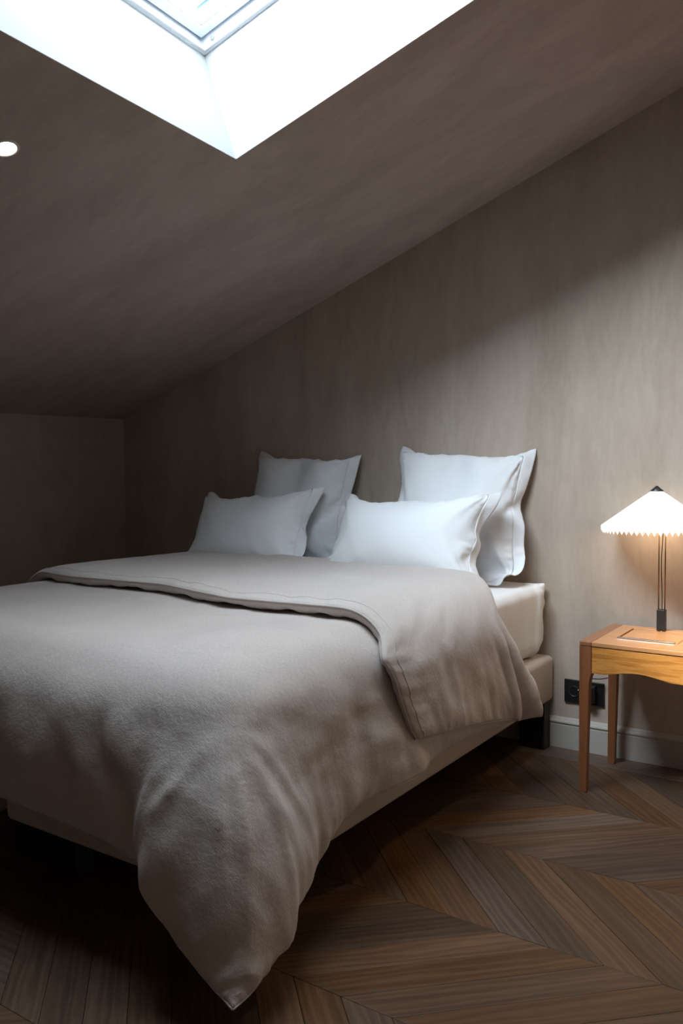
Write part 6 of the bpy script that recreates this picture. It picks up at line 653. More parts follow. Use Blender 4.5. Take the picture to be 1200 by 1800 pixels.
OBLONG_LEFT_FRONT = ((23, 33, 3), 0.0005, [
-3334,47,46,46,46,46,46,45,46,45,46,45,45,46,45,45,45,44,45,45,45,45,45,45,46,45,46,45,46,38,42,46,45,3,-1,-2,-4,0,0,0,0,0,0,-1,0,1,-1,1,1,-1,1,0,1,0,
1,1,0,0,1,-1,1,-1,-1,-3,0,1,3,-2,1,-4,-1,-1,0,0,-1,1,0,0,0,0,0,0,2,0,0,1,0,0,0,1,-1,0,1,-1,0,7,-8,-1,-1,-3,-6,-2,8,-1,0,-1,0,1,-1,1,0,0,1,0,0,-1,2,1,
-1,1,0,1,-1,1,0,0,0,-2,-1,15,-8,-4,-3,3,2,-9,0,0,0,1,0,1,0,1,0,0,1,0,1,0,0,1,0,1,-1,1,1,0,0,1,2,-3,-8,9,-4,5,3,-1,-8,-6,0,1,0,0,1,0,1,0,1,0,0,1,0,1,0,
0,0,0,1,-1,1,0,-1,-1,-1,-8,-2,7,12,-1,-5,-3,-4,-3,-1,0,1,-1,1,0,0,0,0,1,1,0,0,-1,2,0,0,0,0,-1,-1,0,-4,-8,4,1,-2,17,-6,-6,0,0,-4,-2,-2,0,0,0,-1,1,0,0,
0,0,0,0,1,-1,0,1,0,-1,0,0,-3,-4,-2,2,-4,-4,16,-4,-9,2,1,-3,-3,-1,-2,0,0,0,1,-1,0,1,-1,1,-1,1,0,-1,0,-1,1,-1,-1,0,1,3,-6,-11,0,10,-7,-3,4,-1,-2,-2,0,
-1,0,-1,1,-1,1,0,-1,1,-1,1,-1,0,1,-1,1,-1,0,-1,-2,2,3,-4,-4,-8,12,-16,1,-1,-3,2,3,-1,1,-1,1,0,-1,1,-1,1,-1,0,0,0,0,0,0,0,0,0,0,-1,-3,3,2,0,-16,20,-10,
-15,-3,5,1,-1,1,0,0,-1,1,0,-1,1,-1,0,0,0,0,0,0,1,-1,1,0,0,2,2,-2,2,-16,-10,17,4,-5,-14,-9,2,1,1,1,0,1,-2,1,0,0,0,0,0,0,-1,0,0,0,0,0,0,1,1,1,-8,-13,-7,
6,5,4,-1,-4,-5,-3,2,0,-1,1,0,1,0,-1,0,-1,0,0,0,0,0,0,0,0,0,1,0,0,-3,-7,-1,2,1,-10,5,2,1,-3,3,0,0,0,1,0,0,-1,1,-1,1,-1,-1,0,0,0,-1,0,1,0,0,1,-1,2,7,-6,
0,-1,-20,-3,9,2,11,-2,0,1,1,0,-1,0,1,-1,1,-1,0,0,-1,0,-1,1,0,-1,0,0,1,2,-2,-2,10,6,-2,-19,4,6,6,-2,2,1,1,1,-1,1,-1,0,0,0,-1,0,0,0,-1,0,0,-1,0,1,0,0,1,
2,3,0,1,12,-19,9,0,2,3,2,2,1,-1,1,0,0,-1,0,-1,0,1,-1,-1,0,0,-1,0,0,-1,1,1,1,3,4,0,6,5,-21,2,7,1,7,5,1,-1,0,0,-1,0,0,0,0,-1,-1,0,-1,1,0,0,0,-1,-1,-1,
-1,1,4,5,2,10,1,-20,0,7,10,7,1,-2,-1,0,-1,-1,-1,0,0,-1,1,-1,0,1,0,0,0,-1,0,1,-2,-3,-1,-2,7,11,4,1,-14,5,4,12,-1,-3,-1,-1,0,-1,0,1,-1,-1,0,-1,0,2,0,0,
-1,0,0,1,-1,1,0,-3,-3,-4,10,6,4,-9,10,9,0,-7,-1,-2,0,0,1,1,-1,1,0,1,-2,0,0,-1,0,0,0,1,0,0,1,1,-1,-5,-7,-2,6,10,-1,7,1,-4,2,-2,0,-1,-1,0,0,2,0,0,-3,0,
1,-1,0,-1,0,1,0,1,1,-1,-2,-2,1,1,-5,-4,4,-1038,-4,-1,3,5,4,6,4,5,5,5,5,5,5,4,3,3,5,4,2,2,0,-1,-1,-2,-2,-3,-3,-7,-16,-8,3,13,33,4,4,4,0,1,-1,1,0,-1,0,
-1,0,-1,-2,-1,-1,-1,0,-2,2,-2,3,-1,1,1,1,-2,-2,0,-4,-5,-8,36,4,4,0,2,-1,-1,-2,-2,-2,-2,-2,-3,-3,-1,-1,-6,3,-2,1,-2,2,-2,2,1,0,0,4,6,7,0,-8,-5,42,3,-3,
-4,-10,-5,-5,-5,-4,-3,-4,-2,-3,-2,-1,1,7,-10,-4,1,-3,2,0,2,0,2,-1,3,15,24,9,1,-8,45,-3,-12,-28,-3,-4,-4,-2,-2,-3,-1,-3,-2,-1,1,-2,1,-2,1,-1,3,0,1,0,3,
0,5,5,3,7,29,12,0,41,-13,-8,-8,-18,-7,-2,-1,-2,1,-1,1,0,0,-2,-1,-4,5,3,2,0,0,2,2,2,3,6,5,2,4,8,13,8,37,-8,-7,-2,-6,-7,-5,-3,-1,-2,-1,-1,1,-1,0,0,-1,2,
1,0,1,1,2,1,1,5,3,3,6,6,-3,-2,18,36,-8,-6,1,2,-5,-6,-4,-2,-1,-1,-1,-1,1,0,0,1,0,-1,0,1,1,1,2,2,1,3,3,5,1,-2,7,6,33,-3,-6,2,0,-3,-2,-3,-2,-2,-1,0,0,-1,
0,0,0,0,0,0,0,1,1,0,2,2,1,3,-2,-1,3,11,1,29,-5,-1,2,1,-2,-4,0,-2,0,-1,-1,0,1,-1,1,0,0,0,0,0,0,0,1,0,1,2,2,-1,-3,3,3,6,25,-5,0,0,-5,2,4,-1,0,-1,1,0,0,
0,1,-1,1,-1,0,0,0,0,-1,0,0,0,1,2,2,-2,-2,0,7,24,0,-1,-7,4,1,-1,1,0,1,0,1,0,0,0,2,-1,0,0,-1,-1,0,-1,0,0,0,-1,-3,-2,2,5,3,-1,24,-1,-2,-1,-6,3,3,1,2,1,0,
1,0,2,0,0,1,0,-1,-1,0,-2,0,-1,-1,-1,-2,-2,-1,6,1,0,2,24,1,-1,-1,-1,-2,2,2,1,0,2,0,2,0,2,0,0,0,-1,0,-2,-1,-1,-1,-2,-1,0,-2,3,1,-1,1,0,22,0,0,1,-1,2,0,
1,1,2,1,1,1,1,1,1,1,-1,-1,-1,-1,-1,-1,-2,0,-1,-2,1,-2,-3,2,2,-1,17,0,3,1,6,-1,0,1,2,1,1,1,2,1,1,1,1,-1,-1,-2,-1,-1,-1,-1,-2,-1,-2,-2,2,1,-4,-2,1,19,1,
2,2,-1,3,2,3,1,1,1,1,0,1,2,2,0,-1,-1,-2,0,-1,-1,-1,-1,-3,-1,-2,-3,-2,1,-1,-4,16,5,0,1,3,2,5,2,2,1,1,1,-1,-1,1,2,0,1,-3,1,-1,1,-1,0,-2,-2,-2,-4,-4,-3,
0,-2,-3,13,3,5,1,7,8,3,1,1,1,0,-1,0,0,-3,1,2,-2,0,1,1,0,2,-1,0,-1,-3,-3,-7,-6,-2,-5,-1,16,0,6,8,9,5,1,1,-1,1,0,0,-1,0,-1,-3,1,0,2,1,1,0,-1,0,0,1,0,-1,
-5,-9,-9,-5,0,20,5,7,12,2,-1,-1,-1,1,0,0,0,1,0,1,1,6,-7,0,-1,0,-1,1,1,-2,-3,1,2,2,-3,-12,-7,-5,26,7,7,3,0,-1,-3,-4,0,0,2,-1,-1,4,-2,5,-7,6,-4,1,-1,-2,
1,-2,1,1,1,1,5,2,-3,-8,-8,23,17,3,1,0,-2,-1,-1,-4,-3,-3,1,1,-1,8,-2,-2,2,0,-5,-2,1,-3,2,3,4,3,2,-1,0,2,0,-13,1344,0,1,-1,0,0,0,0,0,0,0,0,0,0,0,0,0,0,
0,0,0,0,0,0,0,0,0,0,2,22,19,3,-5,30,-3,-10,-17,0,0,0,0,2,3,2,4,0,2,4,4,4,-1,-1,2,-2,3,-3,1,-1,-1,-2,0,5,1,3,6,7,28,-8,-3,-8,-3,4,6,5,3,3,3,0,5,3,0,1,
4,-2,1,-1,2,-3,2,-1,0,-1,0,-2,-8,-12,11,4,3,16,-15,-5,28,12,4,2,2,2,-1,1,1,-1,-1,1,-1,-3,3,0,0,-1,1,0,0,0,1,0,0,-2,-15,-27,13,14,9,7,17,11,1,0,-1,0,
-2,1,-2,0,-1,0,-1,0,1,-2,1,-1,2,0,1,0,1,0,1,1,1,0,-14,-17,6,20,15,4,4,1,-1,0,-1,0,-1,1,-1,1,0,0,-1,-3,3,1,1,1,-1,1,0,1,0,1,-1,0,-2,-6,-7,-9,26,6,6,2,
3,2,0,0,0,0,0,0,0,0,0,0,0,1,-1,1,-1,1,0,0,-1,1,-2,-1,-3,-6,3,2,-16,24,9,4,0,1,3,2,1,1,0,0,1,0,0,-1,0,0,0,1,-1,0,0,0,0,-1,-1,-1,-1,-4,-2,2,-7,-7,28,3,
6,-1,-1,3,2,2,1,1,0,0,0,-1,1,0,0,0,-1,1,0,0,-1,0,0,-1,-1,-2,1,1,-4,-11,-1,33,6,-1,-1,1,1,1,1,1,0,1,-1,1,0,0,-1,0,0,1,0,0,0,0,-1,0,-1,-1,-1,0,2,-3,-2,
-7,37,3,0,0,1,0,0,0,0,0,0,1,-2,1,-1,1,-1,1,0,0,0,0,0,1,-1,1,-1,-1,-3,1,2,0,-7,33,4,6,-2,0,-1,0,1,-1,1,-1,-1,1,-1,0,0,0,0,0,0,1,0,1,0,0,-1,2,0,1,-2,3,
-9,-4,35,-2,0,7,2,-1,1,-2,0,-1,0,0,-1,0,-1,-1,1,-1,1,1,0,1,0,0,2,0,0,1,0,-3,-9,-1,3,38,-1,-1,1,3,1,-1,-1,0,-1,0,-2,0,-2,0,0,-1,1,0,1,1,1,1,1,0,1,0,1,
-2,-4,0,2,0,39,0,0,0,0,1,-2,0,0,-1,-3,1,-2,0,-1,-1,-1,0,2,0,1,1,1,1,1,2,0,-1,1,1,-2,1,0,37,0,0,1,-1,0,1,0,-3,-1,0,-2,0,-1,-3,-1,-1,2,1,1,2,1,1,1,1,0,
2,1,-2,0,2,0,0,37,0,1,-1,1,0,-1,-3,-1,-2,-1,0,-1,0,-2,-3,-2,2,2,2,0,1,1,1,2,2,2,1,1,1,-1,0,1,38,1,-1,1,-1,-2,-3,-3,-2,-1,-1,-1,0,1,0,-3,1,-1,3,0,-1,0,
-1,1,3,2,3,3,3,0,0,1,-1,37,1,0,0,-2,-8,-6,-3,-2,-1,0,0,3,0,6,-2,-2,1,1,-2,-4,-1,-2,0,0,4,3,7,8,4,-1,1,0,39,-1,0,-3,-11,-12,-5,-3,-3,2,1,3,0,-1,8,8,0,
0,-7,-7,-1,-3,-4,-1,-2,3,4,5,12,13,5,0,1,38,-1,0,-24,-18,-2,-5,-3,3,0,1,-1,2,6,-3,11,18,-18,-11,-1,-1,-3,4,-1,-4,-7,2,6,5,18,28,-1,2,37,-6,-17,-8,-14,
-11,-6,-4,-1,0,2,0,-2,4,-1,7,-7,7,-5,-1,-1,-3,2,-2,1,1,0,3,11,10,9,24,8,38,-18,-20,-13,2,-3,-5,-2,-6,-3,-4,1,2,-1,8,-2,-1,1,-1,-5,-3,3,-4,2,3,5,6,4,
-2,0,8,20,23,])
OBLONG_LEFT_BACK = ((19, 29, 3), 0.0005, [
-3239,38,45,45,46,45,45,46,45,45,46,45,46,46,46,45,45,47,45,46,46,46,45,46,46,45,45,44,31,-11,6,0,1,0,1,1,-1,1,1,-1,1,0,0,-1,1,1,-1,1,0,0,0,1,0,0,1,1,
0,9,2,-5,0,-1,0,0,0,1,0,0,1,0,0,0,1,0,0,0,1,0,0,0,1,0,0,0,-1,-1,-6,7,-7,-4,1,-1,0,0,1,0,0,1,0,0,0,0,0,1,0,0,0,1,0,-1,0,1,-1,-2,-4,-4,6,-4,-3,-2,0,0,0,
0,0,0,0,0,0,1,0,1,-1,1,-1,1,-1,1,0,1,-2,-1,-1,-3,-4,5,-2,-4,-2,0,0,0,0,0,1,-1,0,1,-1,1,0,0,0,0,0,1,-1,0,0,0,-1,-1,-2,-4,3,-6,2,0,-1,-1,0,0,0,0,0,1,-1,
1,0,0,0,-1,1,-1,0,1,0,-1,0,-1,0,0,-3,0,1,1,-4,0,0,0,0,0,-1,1,0,0,0,-1,0,1,0,-1,1,-1,0,0,0,-1,-1,-3,3,0,-3,11,-6,-3,-2,1,0,0,0,0,0,-1,1,-1,1,-1,0,0,1,
-1,1,-1,0,0,0,-1,-5,-5,12,-5,-1,1,1,1,0,1,0,0,1,-2,1,-1,1,-1,1,-1,0,0,0,-1,1,0,0,2,0,0,-1,4,16,-20,-2,3,1,1,-1,-1,1,-1,1,-1,1,-1,1,-1,1,-1,0,0,1,-1,0,
0,0,3,4,2,-27,8,-12,-2,3,1,0,0,0,-1,1,0,0,0,0,-1,0,0,1,-1,0,-1,1,0,0,0,2,3,-6,-9,-3,0,0,0,2,-1,0,0,0,0,0,0,-1,0,0,1,-1,0,0,0,0,-1,1,0,0,0,0,0,3,-14,
14,-2,0,-1,1,0,0,0,-1,1,0,0,0,0,-1,0,0,0,0,0,0,-1,0,1,1,0,-3,10,-9,1,5,1,0,0,0,0,1,0,-1,0,0,0,-1,0,0,0,-1,1,0,0,0,0,-1,1,2,5,-1,-10,4,3,1,1,-1,1,0,-1,
0,1,0,-1,-1,1,-1,-1,-1,2,-2,1,0,0,0,1,-1,1,3,5,-12,3,7,3,-1,0,-1,0,0,0,-1,0,1,-1,0,-1,-1,1,-1,1,-1,0,0,0,-2,0,2,7,3,-13,13,4,-2,-1,0,-1,-1,0,0,-1,0,
-1,1,-1,0,2,0,-1,0,-1,0,-1,0,-1,-2,-2,5,13,-5,10,-1,-2,-1,-2,1,0,-1,0,0,-1,0,-1,0,3,-1,0,0,0,0,0,0,-1,-1,-2,-3,-3,11,-958,7,7,4,4,3,3,2,3,2,2,1,1,1,
-4,7,2,1,2,0,0,0,0,-1,-2,-1,-3,-9,-12,42,2,0,1,0,0,1,0,0,-1,0,1,0,-1,4,-4,0,1,-1,1,0,0,-1,1,0,-1,-2,0,-1,30,8,2,2,1,1,1,0,0,1,-1,0,0,1,0,-1,1,-1,0,0,
0,0,0,-1,0,-3,-2,-2,-6,20,8,8,3,1,1,0,2,0,0,1,0,0,0,1,0,-1,-1,0,0,-1,0,0,-2,-2,-1,-3,-6,-8,22,5,4,3,3,1,0,0,0,1,1,-1,1,1,0,0,-1,1,-1,-1,0,-1,-1,-1,-1,
-3,-3,-4,-3,22,2,4,3,1,2,0,0,1,1,-1,1,0,0,0,0,0,-1,0,0,0,-1,-1,0,-2,-2,-2,-2,-2,24,2,1,1,2,0,1,0,0,-1,0,0,0,-1,1,-1,0,0,0,1,0,0,0,0,-1,-2,-2,-1,-2,23,
0,-3,5,3,1,-1,-1,-1,-1,0,-1,0,0,-1,0,0,1,0,0,1,2,1,-1,-1,-4,-2,3,-1,20,-6,6,5,1,0,-2,-1,-1,-1,-1,-1,-1,0,0,0,0,0,2,0,1,1,2,1,0,-1,-8,-5,9,23,3,0,0,-1,
-2,-2,-1,-1,-1,0,1,0,-1,0,0,0,1,-1,0,0,1,1,4,1,0,2,-3,-2,21,7,2,-5,-2,-4,-1,0,0,1,-1,0,0,1,-1,1,0,-1,0,0,1,-1,1,1,3,5,3,1,-9,24,2,2,-3,-5,-2,1,-1,0,0,
0,0,0,0,1,-1,0,0,0,1,-1,0,0,0,5,3,3,-3,-3,22,0,1,0,-4,-1,0,1,-1,0,1,-1,0,0,0,0,0,0,1,-1,0,1,-1,1,1,4,-1,-1,0,20,0,0,-1,-1,0,0,0,1,-1,0,1,-1,0,0,0,0,0,
0,0,0,0,0,0,0,3,1,-2,2,22,-1,-2,-1,0,0,0,0,0,1,-1,0,0,0,0,-4,4,1,-1,0,1,-1,0,0,1,-1,3,2,-1,21,0,-3,-3,3,1,-1,0,0,0,0,0,-5,-8,-3,5,7,2,1,1,0,0,0,0,-2,
0,1,3,1,21,0,-7,-9,-2,1,1,0,-1,-2,0,-3,3,-7,-3,8,1,-1,1,1,-2,2,1,0,-1,2,10,7,0,22,-9,-17,-14,0,-5,2,-1,0,1,0,-3,8,11,-4,2,-11,-2,-1,-1,1,-2,-1,-3,6,2,
15,17,9,32,-43,-15,2,-10,-1,-5,0,0,0,1,7,-3,9,21,-22,-6,-3,-2,-3,1,1,-1,2,1,9,0,16,43,1379,-26,-3,4,6,5,5,6,5,4,5,5,4,5,8,-3,0,1,0,0,-1,0,-1,-2,-2,-2,
-1,11,33,-4,17,-1,-3,-2,-2,-3,0,-3,1,-1,-2,-2,0,2,-2,-1,1,-1,1,2,1,3,1,2,4,7,1,-14,33,-8,-4,-4,-2,-2,-1,-2,-1,-2,-1,0,1,-1,-3,3,-2,1,2,1,1,1,1,2,3,4,
4,3,4,39,-4,-6,-3,-4,-1,-1,-3,0,-1,-1,-1,1,-2,-4,3,3,-1,2,0,2,1,0,4,2,3,3,4,2,38,-2,-2,-3,-2,-3,0,0,-1,-1,-1,0,-2,0,-1,1,1,1,0,2,0,1,1,1,3,2,2,2,0,37,
1,-2,-3,-1,0,-1,-1,0,0,0,-1,0,0,0,0,1,0,0,0,0,0,2,0,2,1,1,0,1,37,0,0,1,-3,0,-1,1,0,-1,1,0,0,0,0,0,0,0,0,0,0,0,0,0,0,2,1,0,-1,38,1,2,-3,-1,-1,2,-1,0,2,
-1,1,0,0,0,1,0,0,0,-1,-1,0,-1,1,0,2,1,-2,-1,40,3,-2,-3,0,1,0,1,2,-1,1,0,0,0,0,-1,1,0,0,-1,0,0,-1,-1,0,-1,3,2,-3,43,-7,0,2,2,0,1,1,0,1,-1,0,0,0,0,1,-1,
0,0,1,-1,0,-1,-1,-2,0,-1,1,6,33,1,0,4,2,2,0,0,0,0,1,0,-1,0,0,0,0,0,0,0,1,-1,1,-2,-1,-4,-3,-2,-1,36,1,-1,2,2,3,0,0,-1,0,0,0,0,0,0,-1,1,0,0,0,0,0,0,0,
-2,-2,-3,2,-2,39,-1,1,1,3,-1,1,0,0,0,-1,0,1,-1,0,1,0,-1,0,0,0,1,-1,0,-1,-1,0,-1,-1,37,4,1,0,0,0,0,0,0,0,0,0,-1,1,0,-1,0,1,0,1,0,-1,0,0,0,-1,-1,0,-1,
38,0,3,1,0,0,0,-1,1,0,0,0,0,0,0,2,-2,0,0,-1,1,-1,1,0,1,-1,-1,-2,0,38,2,2,2,-1,-1,-1,1,0,0,1,-1,2,1,1,-2,0,-1,0,-1,-1,1,0,0,0,1,-1,-2,-1,38,1,5,2,-1,0,
0,0,0,0,0,1,0,-1,0,0,1,0,-1,0,0,1,-1,1,-1,0,-1,-4,-1,38,6,2,-4,1,-4,2,0,0,0,1,-3,4,3,-2,2,-3,-2,0,0,0,-2,0,-3,5,0,4,-1,-5,37,8,-6,-1,-8,-3,-4,-1,0,0,
2,7,0,6,14,-15,-5,-3,-3,-3,-1,1,-2,3,3,9,2,6,-4,])

# ------------------------------------------------------------------ room shell
X0, X1, Y0 = KX, 2.60, -4.30
zc = lambda x: KZ + KM * x
def struct(name, bm, m, parent=None, **k): return tag(obj(name, bm, m, parent, **k), kind='structure' if parent is None else None)

struct('wall_back', prism([(X0 - .1, -.05), (X1 + .1, -.05), (X1 + .1, zc(X1 + .1) + .02), (X0 - .1, zc(X0 - .1) + .02)], 1, 0, .12), M_WALL)
struct('wall_left', box((X0 - .12, Y0 - .1, -.05), (X0, 0, zc(X0) + .01)), M_WALL)
struct('wall_right', box((X1, Y0 - .1, -.05), (X1 + .12, 0, zc(X1) + .01)), M_WALL)
struct('wall_front', prism([(X0, -.05), (X1, -.05), (X1, zc(X1) + .01), (X0, zc(X0) + .01)], 1, Y0 - .12, Y0), M_WALL)

# sloping ceiling slab with the skylight opening
def cplane(x, y, h=0): v = Vector((x, y, zc(x))); return v + NRM * h
bm = bmesh.new()
OUT = [cplane(X0 - .12, .12), cplane(X0 - .12, Y0 - .12), cplane(X1 + .12, Y0 - .12), cplane(X1 + .12, .12)]
HOLE = [HA, HB, HC, HD]
TH = .10
def ring_faces(outer, inner, h0, h1):
    a = [[bm.verts.new(v + NRM * h) for v in outer] for h in (h0, h1)]; b = [[bm.verts.new(v + NRM * h) for v in inner] for h in (h0, h1)]
    for k in range(4):
        j = (k + 1) % 4
        bm.faces.new((a[0][k], a[0][j], b[0][j], b[0][k])); bm.faces.new((a[1][k], b[1][k], b[1][j], a[1][j]))
        bm.faces.new((a[0][k], a[1][k], a[1][j], a[0][j])); bm.faces.new((b[0][k], b[0][j], b[1][j], b[1][k]))
ring_faces(OUT, HOLE, 0, TH); bmesh.ops.recalc_face_normals(bm, faces=bm.faces)
struct('ceiling', bm, M_CEIL)

# white plastered skylight shaft (trim_1): four reveal boards running up to the window
bm = bmesh.new()
cen = SKC
HO = [v + (v - cen).normalized() * .06 for v in HOLE]
HI = [v - (v - cen).normalized() * .0015 for v in HOLE]
ring_faces(HO, HI, .0008, SHAFT); bmesh.ops.recalc_face_normals(bm, faces=bm.faces)
struct('trim_1', bm, M_REVEAL)

# roof window
def inset(d): return [HA + (d1 + d2) * d, HB + (-d1 + d2) * d, HC - (d1 + d2) * d, HD + (d1 - d2) * d]
def ring(name, d0, d1_, h0, h1, m, parent, bev=.003, smooth=False):
    global bm
    bm = bmesh.new(); ring_faces(inset(d0), inset(d1_), h0, h1); bmesh.ops.recalc_face_normals(bm, faces=bm.faces)
    if bev: bmesh.ops.bevel(bm, geom=[e for e in bm.edges if e.calc_face_angle(0) > .5], offset=bev, segments=2, profile=.5, affect='EDGES')
    return obj(name, bm, m, parent)
win = empty('window_1', SKC + NRM * SHAFT); win['kind'] = 'structure'
def wpart(o): o.matrix_parent_inverse = Matrix.Translation(-win.location); return o
wpart(ring('window_lining', -.055, .010, SHAFT, SHAFT + .105, M_WHITE, win))
wpart(ring('lining_lip', .0095, .018, SHAFT + .001, SHAFT + .010, M_WHITE, win, .002))
wpart(ring('rubber_seal', .0105, .020, SHAFT + .062, SHAFT + .070, M_SEAL, win, 0))
wpart(ring('sash_frame', .017, .047, SHAFT + .045, SHAFT + .095, M_WHITE, win, .004))
wpart(ring('glazing_bead', .046, .053, SHAFT + .056, SHAFT + .085, M_WHITE, win, .003))
bm = bmesh.new(); q = inset(.045); vs = [[bm.verts.new(v + NRM * (SHAFT + h)) for v in q] for h in (.070, .076)]
bm.faces.new(vs[0]); bm.faces.new(vs[1][::-1])
for k in range(4): bm.faces.new((vs[0][k], vs[0][(k + 1) % 4], vs[1][(k + 1) % 4], vs[1][k]))
bmesh.ops.recalc_face_normals(bm, faces=bm.faces)
wpart(obj('glass_pane', bm, M_GLASS, win))
# round plug set in the lining
plug = obj('lining_plug', lathe([(0, .004), (.0055, .004), (.007, .002), (.007, -.004), (0, -.004)], 20), M_SEAL, win, True)
pz = -d1.copy(); pz = d1.normalized(); pp = HA + d2 * .052 + NRM * (SHAFT + .026) + d1 * .011
px_ = NRM.cross(pz).normalized(); py_ = pz.cross(px_)
plug.matrix_parent_inverse = Matrix.Translation(-win.location)
plug.matrix_basis = Matrix(((px_.x, py_.x, pz.x, pp.x), (px_.y, py_.y, pz.y, pp.y), (px_.z, py_.z, pz.z, pp.z), (0, 0, 0, 1)))
# rail outside, above the glass
def slopebox(lo, hi, bev=.001):
    b2 = box(lo, hi, bev)
    for v in b2.verts:
        a, b, c = v.co; v.co = HA + d1 * a + d2 * b + NRM * (SHAFT + c)
    return b2
rail = obj('outer_rail', slopebox((.038, .043, .13), (.058, 1.0, .142)), M_PALE, win); wpart(rail)
for a in (.0325, .0585): 
    e = obj('rail_edge', slopebox((a, .043, .124), (a + .005, 1.0, .144), .0005), M_BLUE, rail)

# skirting along the bed wall: plain board with a moulded top
sk = [(0, 0), (-.016, 0), (-.016, .093), (-.0135, .096), (-.0135, .098), (-.017, .100), (-.0185, .104), (-.017, .109), (-.012, .1125), (-.009, .117), (-.005, .122), (0, .123)]
bs = prism([(y, z) for y, z in sk], 0, X0 + .002, X1 - .002)
bmesh.ops.translate(bs, verts=bs.verts, vec=(0, -.0015, .0)); struct('baseboard_back', bs, M_BASE)

# ------------------------------------------------------------------ floor: chevron parquet, seams parallel to the bed wall
floor = struct('floor', box((X0 - .1, Y0 - .1, -.06), (X1 + .1, .1, -.0145)), M_FLOOR)
PW, CW, AMP = .1285, .4225, .436
def plank_bm(sgn, cut=None):
    g = .0006
    bm = bmesh.new()
    # parallelogram: y from 0 (near bed wall) to -CW, x drift sgn*AMP
    n = [(g, -g), (PW - g, -g), (PW - g + sgn * AMP, -CW + g), (g + sgn * AMP, -CW + g)]
    return prism(n if sgn > 0 else n, 2, -.014, 0.0, .0011)
def local_mesh(sgn):
    """mesh whose local x runs along the plank, so the grain does too"""
    bm = plank_bm(sgn); ang = math.atan2(-CW, sgn * AMP)
    bmesh.ops.rotate(bm, verts=bm.verts, cent=(0, 0, 0), matrix=Matrix.Rotation(-ang, 3, 'Z'))
    me = bpy.data.meshes.new('plank'); bm.normal_update(); bm.to_mesh(me); bm.free(); me.materials.append(M_FLOOR); return me, ang
PM = {s: local_mesh(s) for s in (1, -1)}
random.seed(11)
rest = bmesh.new()
SEAM0 = -.140
for c in range(-1, 10):
    ys = SEAM0 - c * CW                    # this column lies between ys and ys-CW
    sgn = 1 if c % 2 == 0 else -1
    # phases from the photograph: edge at x=.198 on the seam y=-.985 (c=2 starts there)
    ph = .198 if c % 2 == 0 else .198 + AMP
    k0 = math.floor((X0 - 1.0 - ph) / PW); k1 = math.ceil((X1 + 1.0 - ph) / PW)
    for k in range(k0, k1):
        x = ph + k * PW; xe = x + sgn * AMP
        zt = random.uniform(-.0005, .0003)
        vis = (-.95 < min(x, xe) and max(x, xe) < 1.45 and ys - CW > -3.0 and c >= 0)
        if c == 6: vis = False
        if vis:
            me, ang = PM[sgn]; o = bpy.data.objects.new('plank', me); COL.objects.link(o); o.parent = floor
            o.location = (x, ys, zt); o.rotation_euler = (0, 0, ang)
        else:
            if min(x, xe) < X0 or max(x, xe) + PW > X1 or ys > .001 and c < 0 and False: continue
            if c == -1: 
                # cut row against the wall
                f = -SEAM0 / CW
                pl = [(xe - sgn * AMP * f, 0), (xe - sgn * AMP * f + PW - .0012, 0), (xe + PW - .0012, SEAM0 + .0006), (xe, SEAM0 + .0006)]
                b2 = prism(pl, 2, -.014, zt, .0011)
            else:
                if ys - CW < Y0: continue
                b2 = plank_bm(sgn); bmesh.ops.translate(b2, verts=b2.verts, vec=(x, ys, zt))
            tmp = bpy.data.meshes.new('t'); b2.to_mesh(tmp); rest.from_mesh(tmp); bpy.data.meshes.remove(tmp); b2.free()
tag(obj('outlying_planks', rest, M_FLOOR, floor), kind='stuff')

# ------------------------------------------------------------------ cloth data (settled sheets, stored as plain integer steps between neighbouring points)
def unpack(shape, q, steps):
    d = np.array(steps, dtype=np.int64).reshape(3, shape[0], shape[1]).transpose(1, 2, 0)
    return np.cumsum(np.cumsum(d, 0), 1) * q

def up(x):
    e = np.concatenate([2 * x[:1] - x[1:2], x, 2 * x[-1:] - x[-2:-1]]); mid = (-e[:-3] + 9 * e[1:-2] + 9 * e[2:-1] - e[3:]) / 16
    o = np.empty((2 * len(x) - 1,) + x.shape[1:]); o[::2] = x; o[1::2] = mid; return o
def up2(x): return np.swapaxes(up(np.swapaxes(up(x), 0, 1)), 0, 1)
def vnoise(u, v, seed):
    T = np.random.default_rng(seed).uniform(-1, 1, (256, 256)); iu = np.floor(u).astype(int); iv = np.floor(v).astype(int); fu = u - iu; fv = v - iv
    fu = fu * fu * (3 - 2 * fu); fv = fv * fv * (3 - 2 * fv); g = lambda a, b: T[a % 256, b % 256]
    return (g(iu, iv) * (1 - fu) + g(iu + 1, iv) * fu) * (1 - fv) + (g(iu, iv + 1) * (1 - fu) + g(iu + 1, iv + 1) * fu) * fv
def unit(n): return n / np.maximum(np.linalg.norm(n, axis=-1), 1e-9)[..., None]
def normals(x): return unit(np.cross(np.gradient(x, axis=1), np.gradient(x, axis=0)))
def blur(a, k):
    for _ in range(k):
        q = a.copy(); q[1:-1] += a[2:] + a[:-2]; q[:, 1:-1] += a[:, 2:] + a[:, :-2]; a = unit(q)
    return a

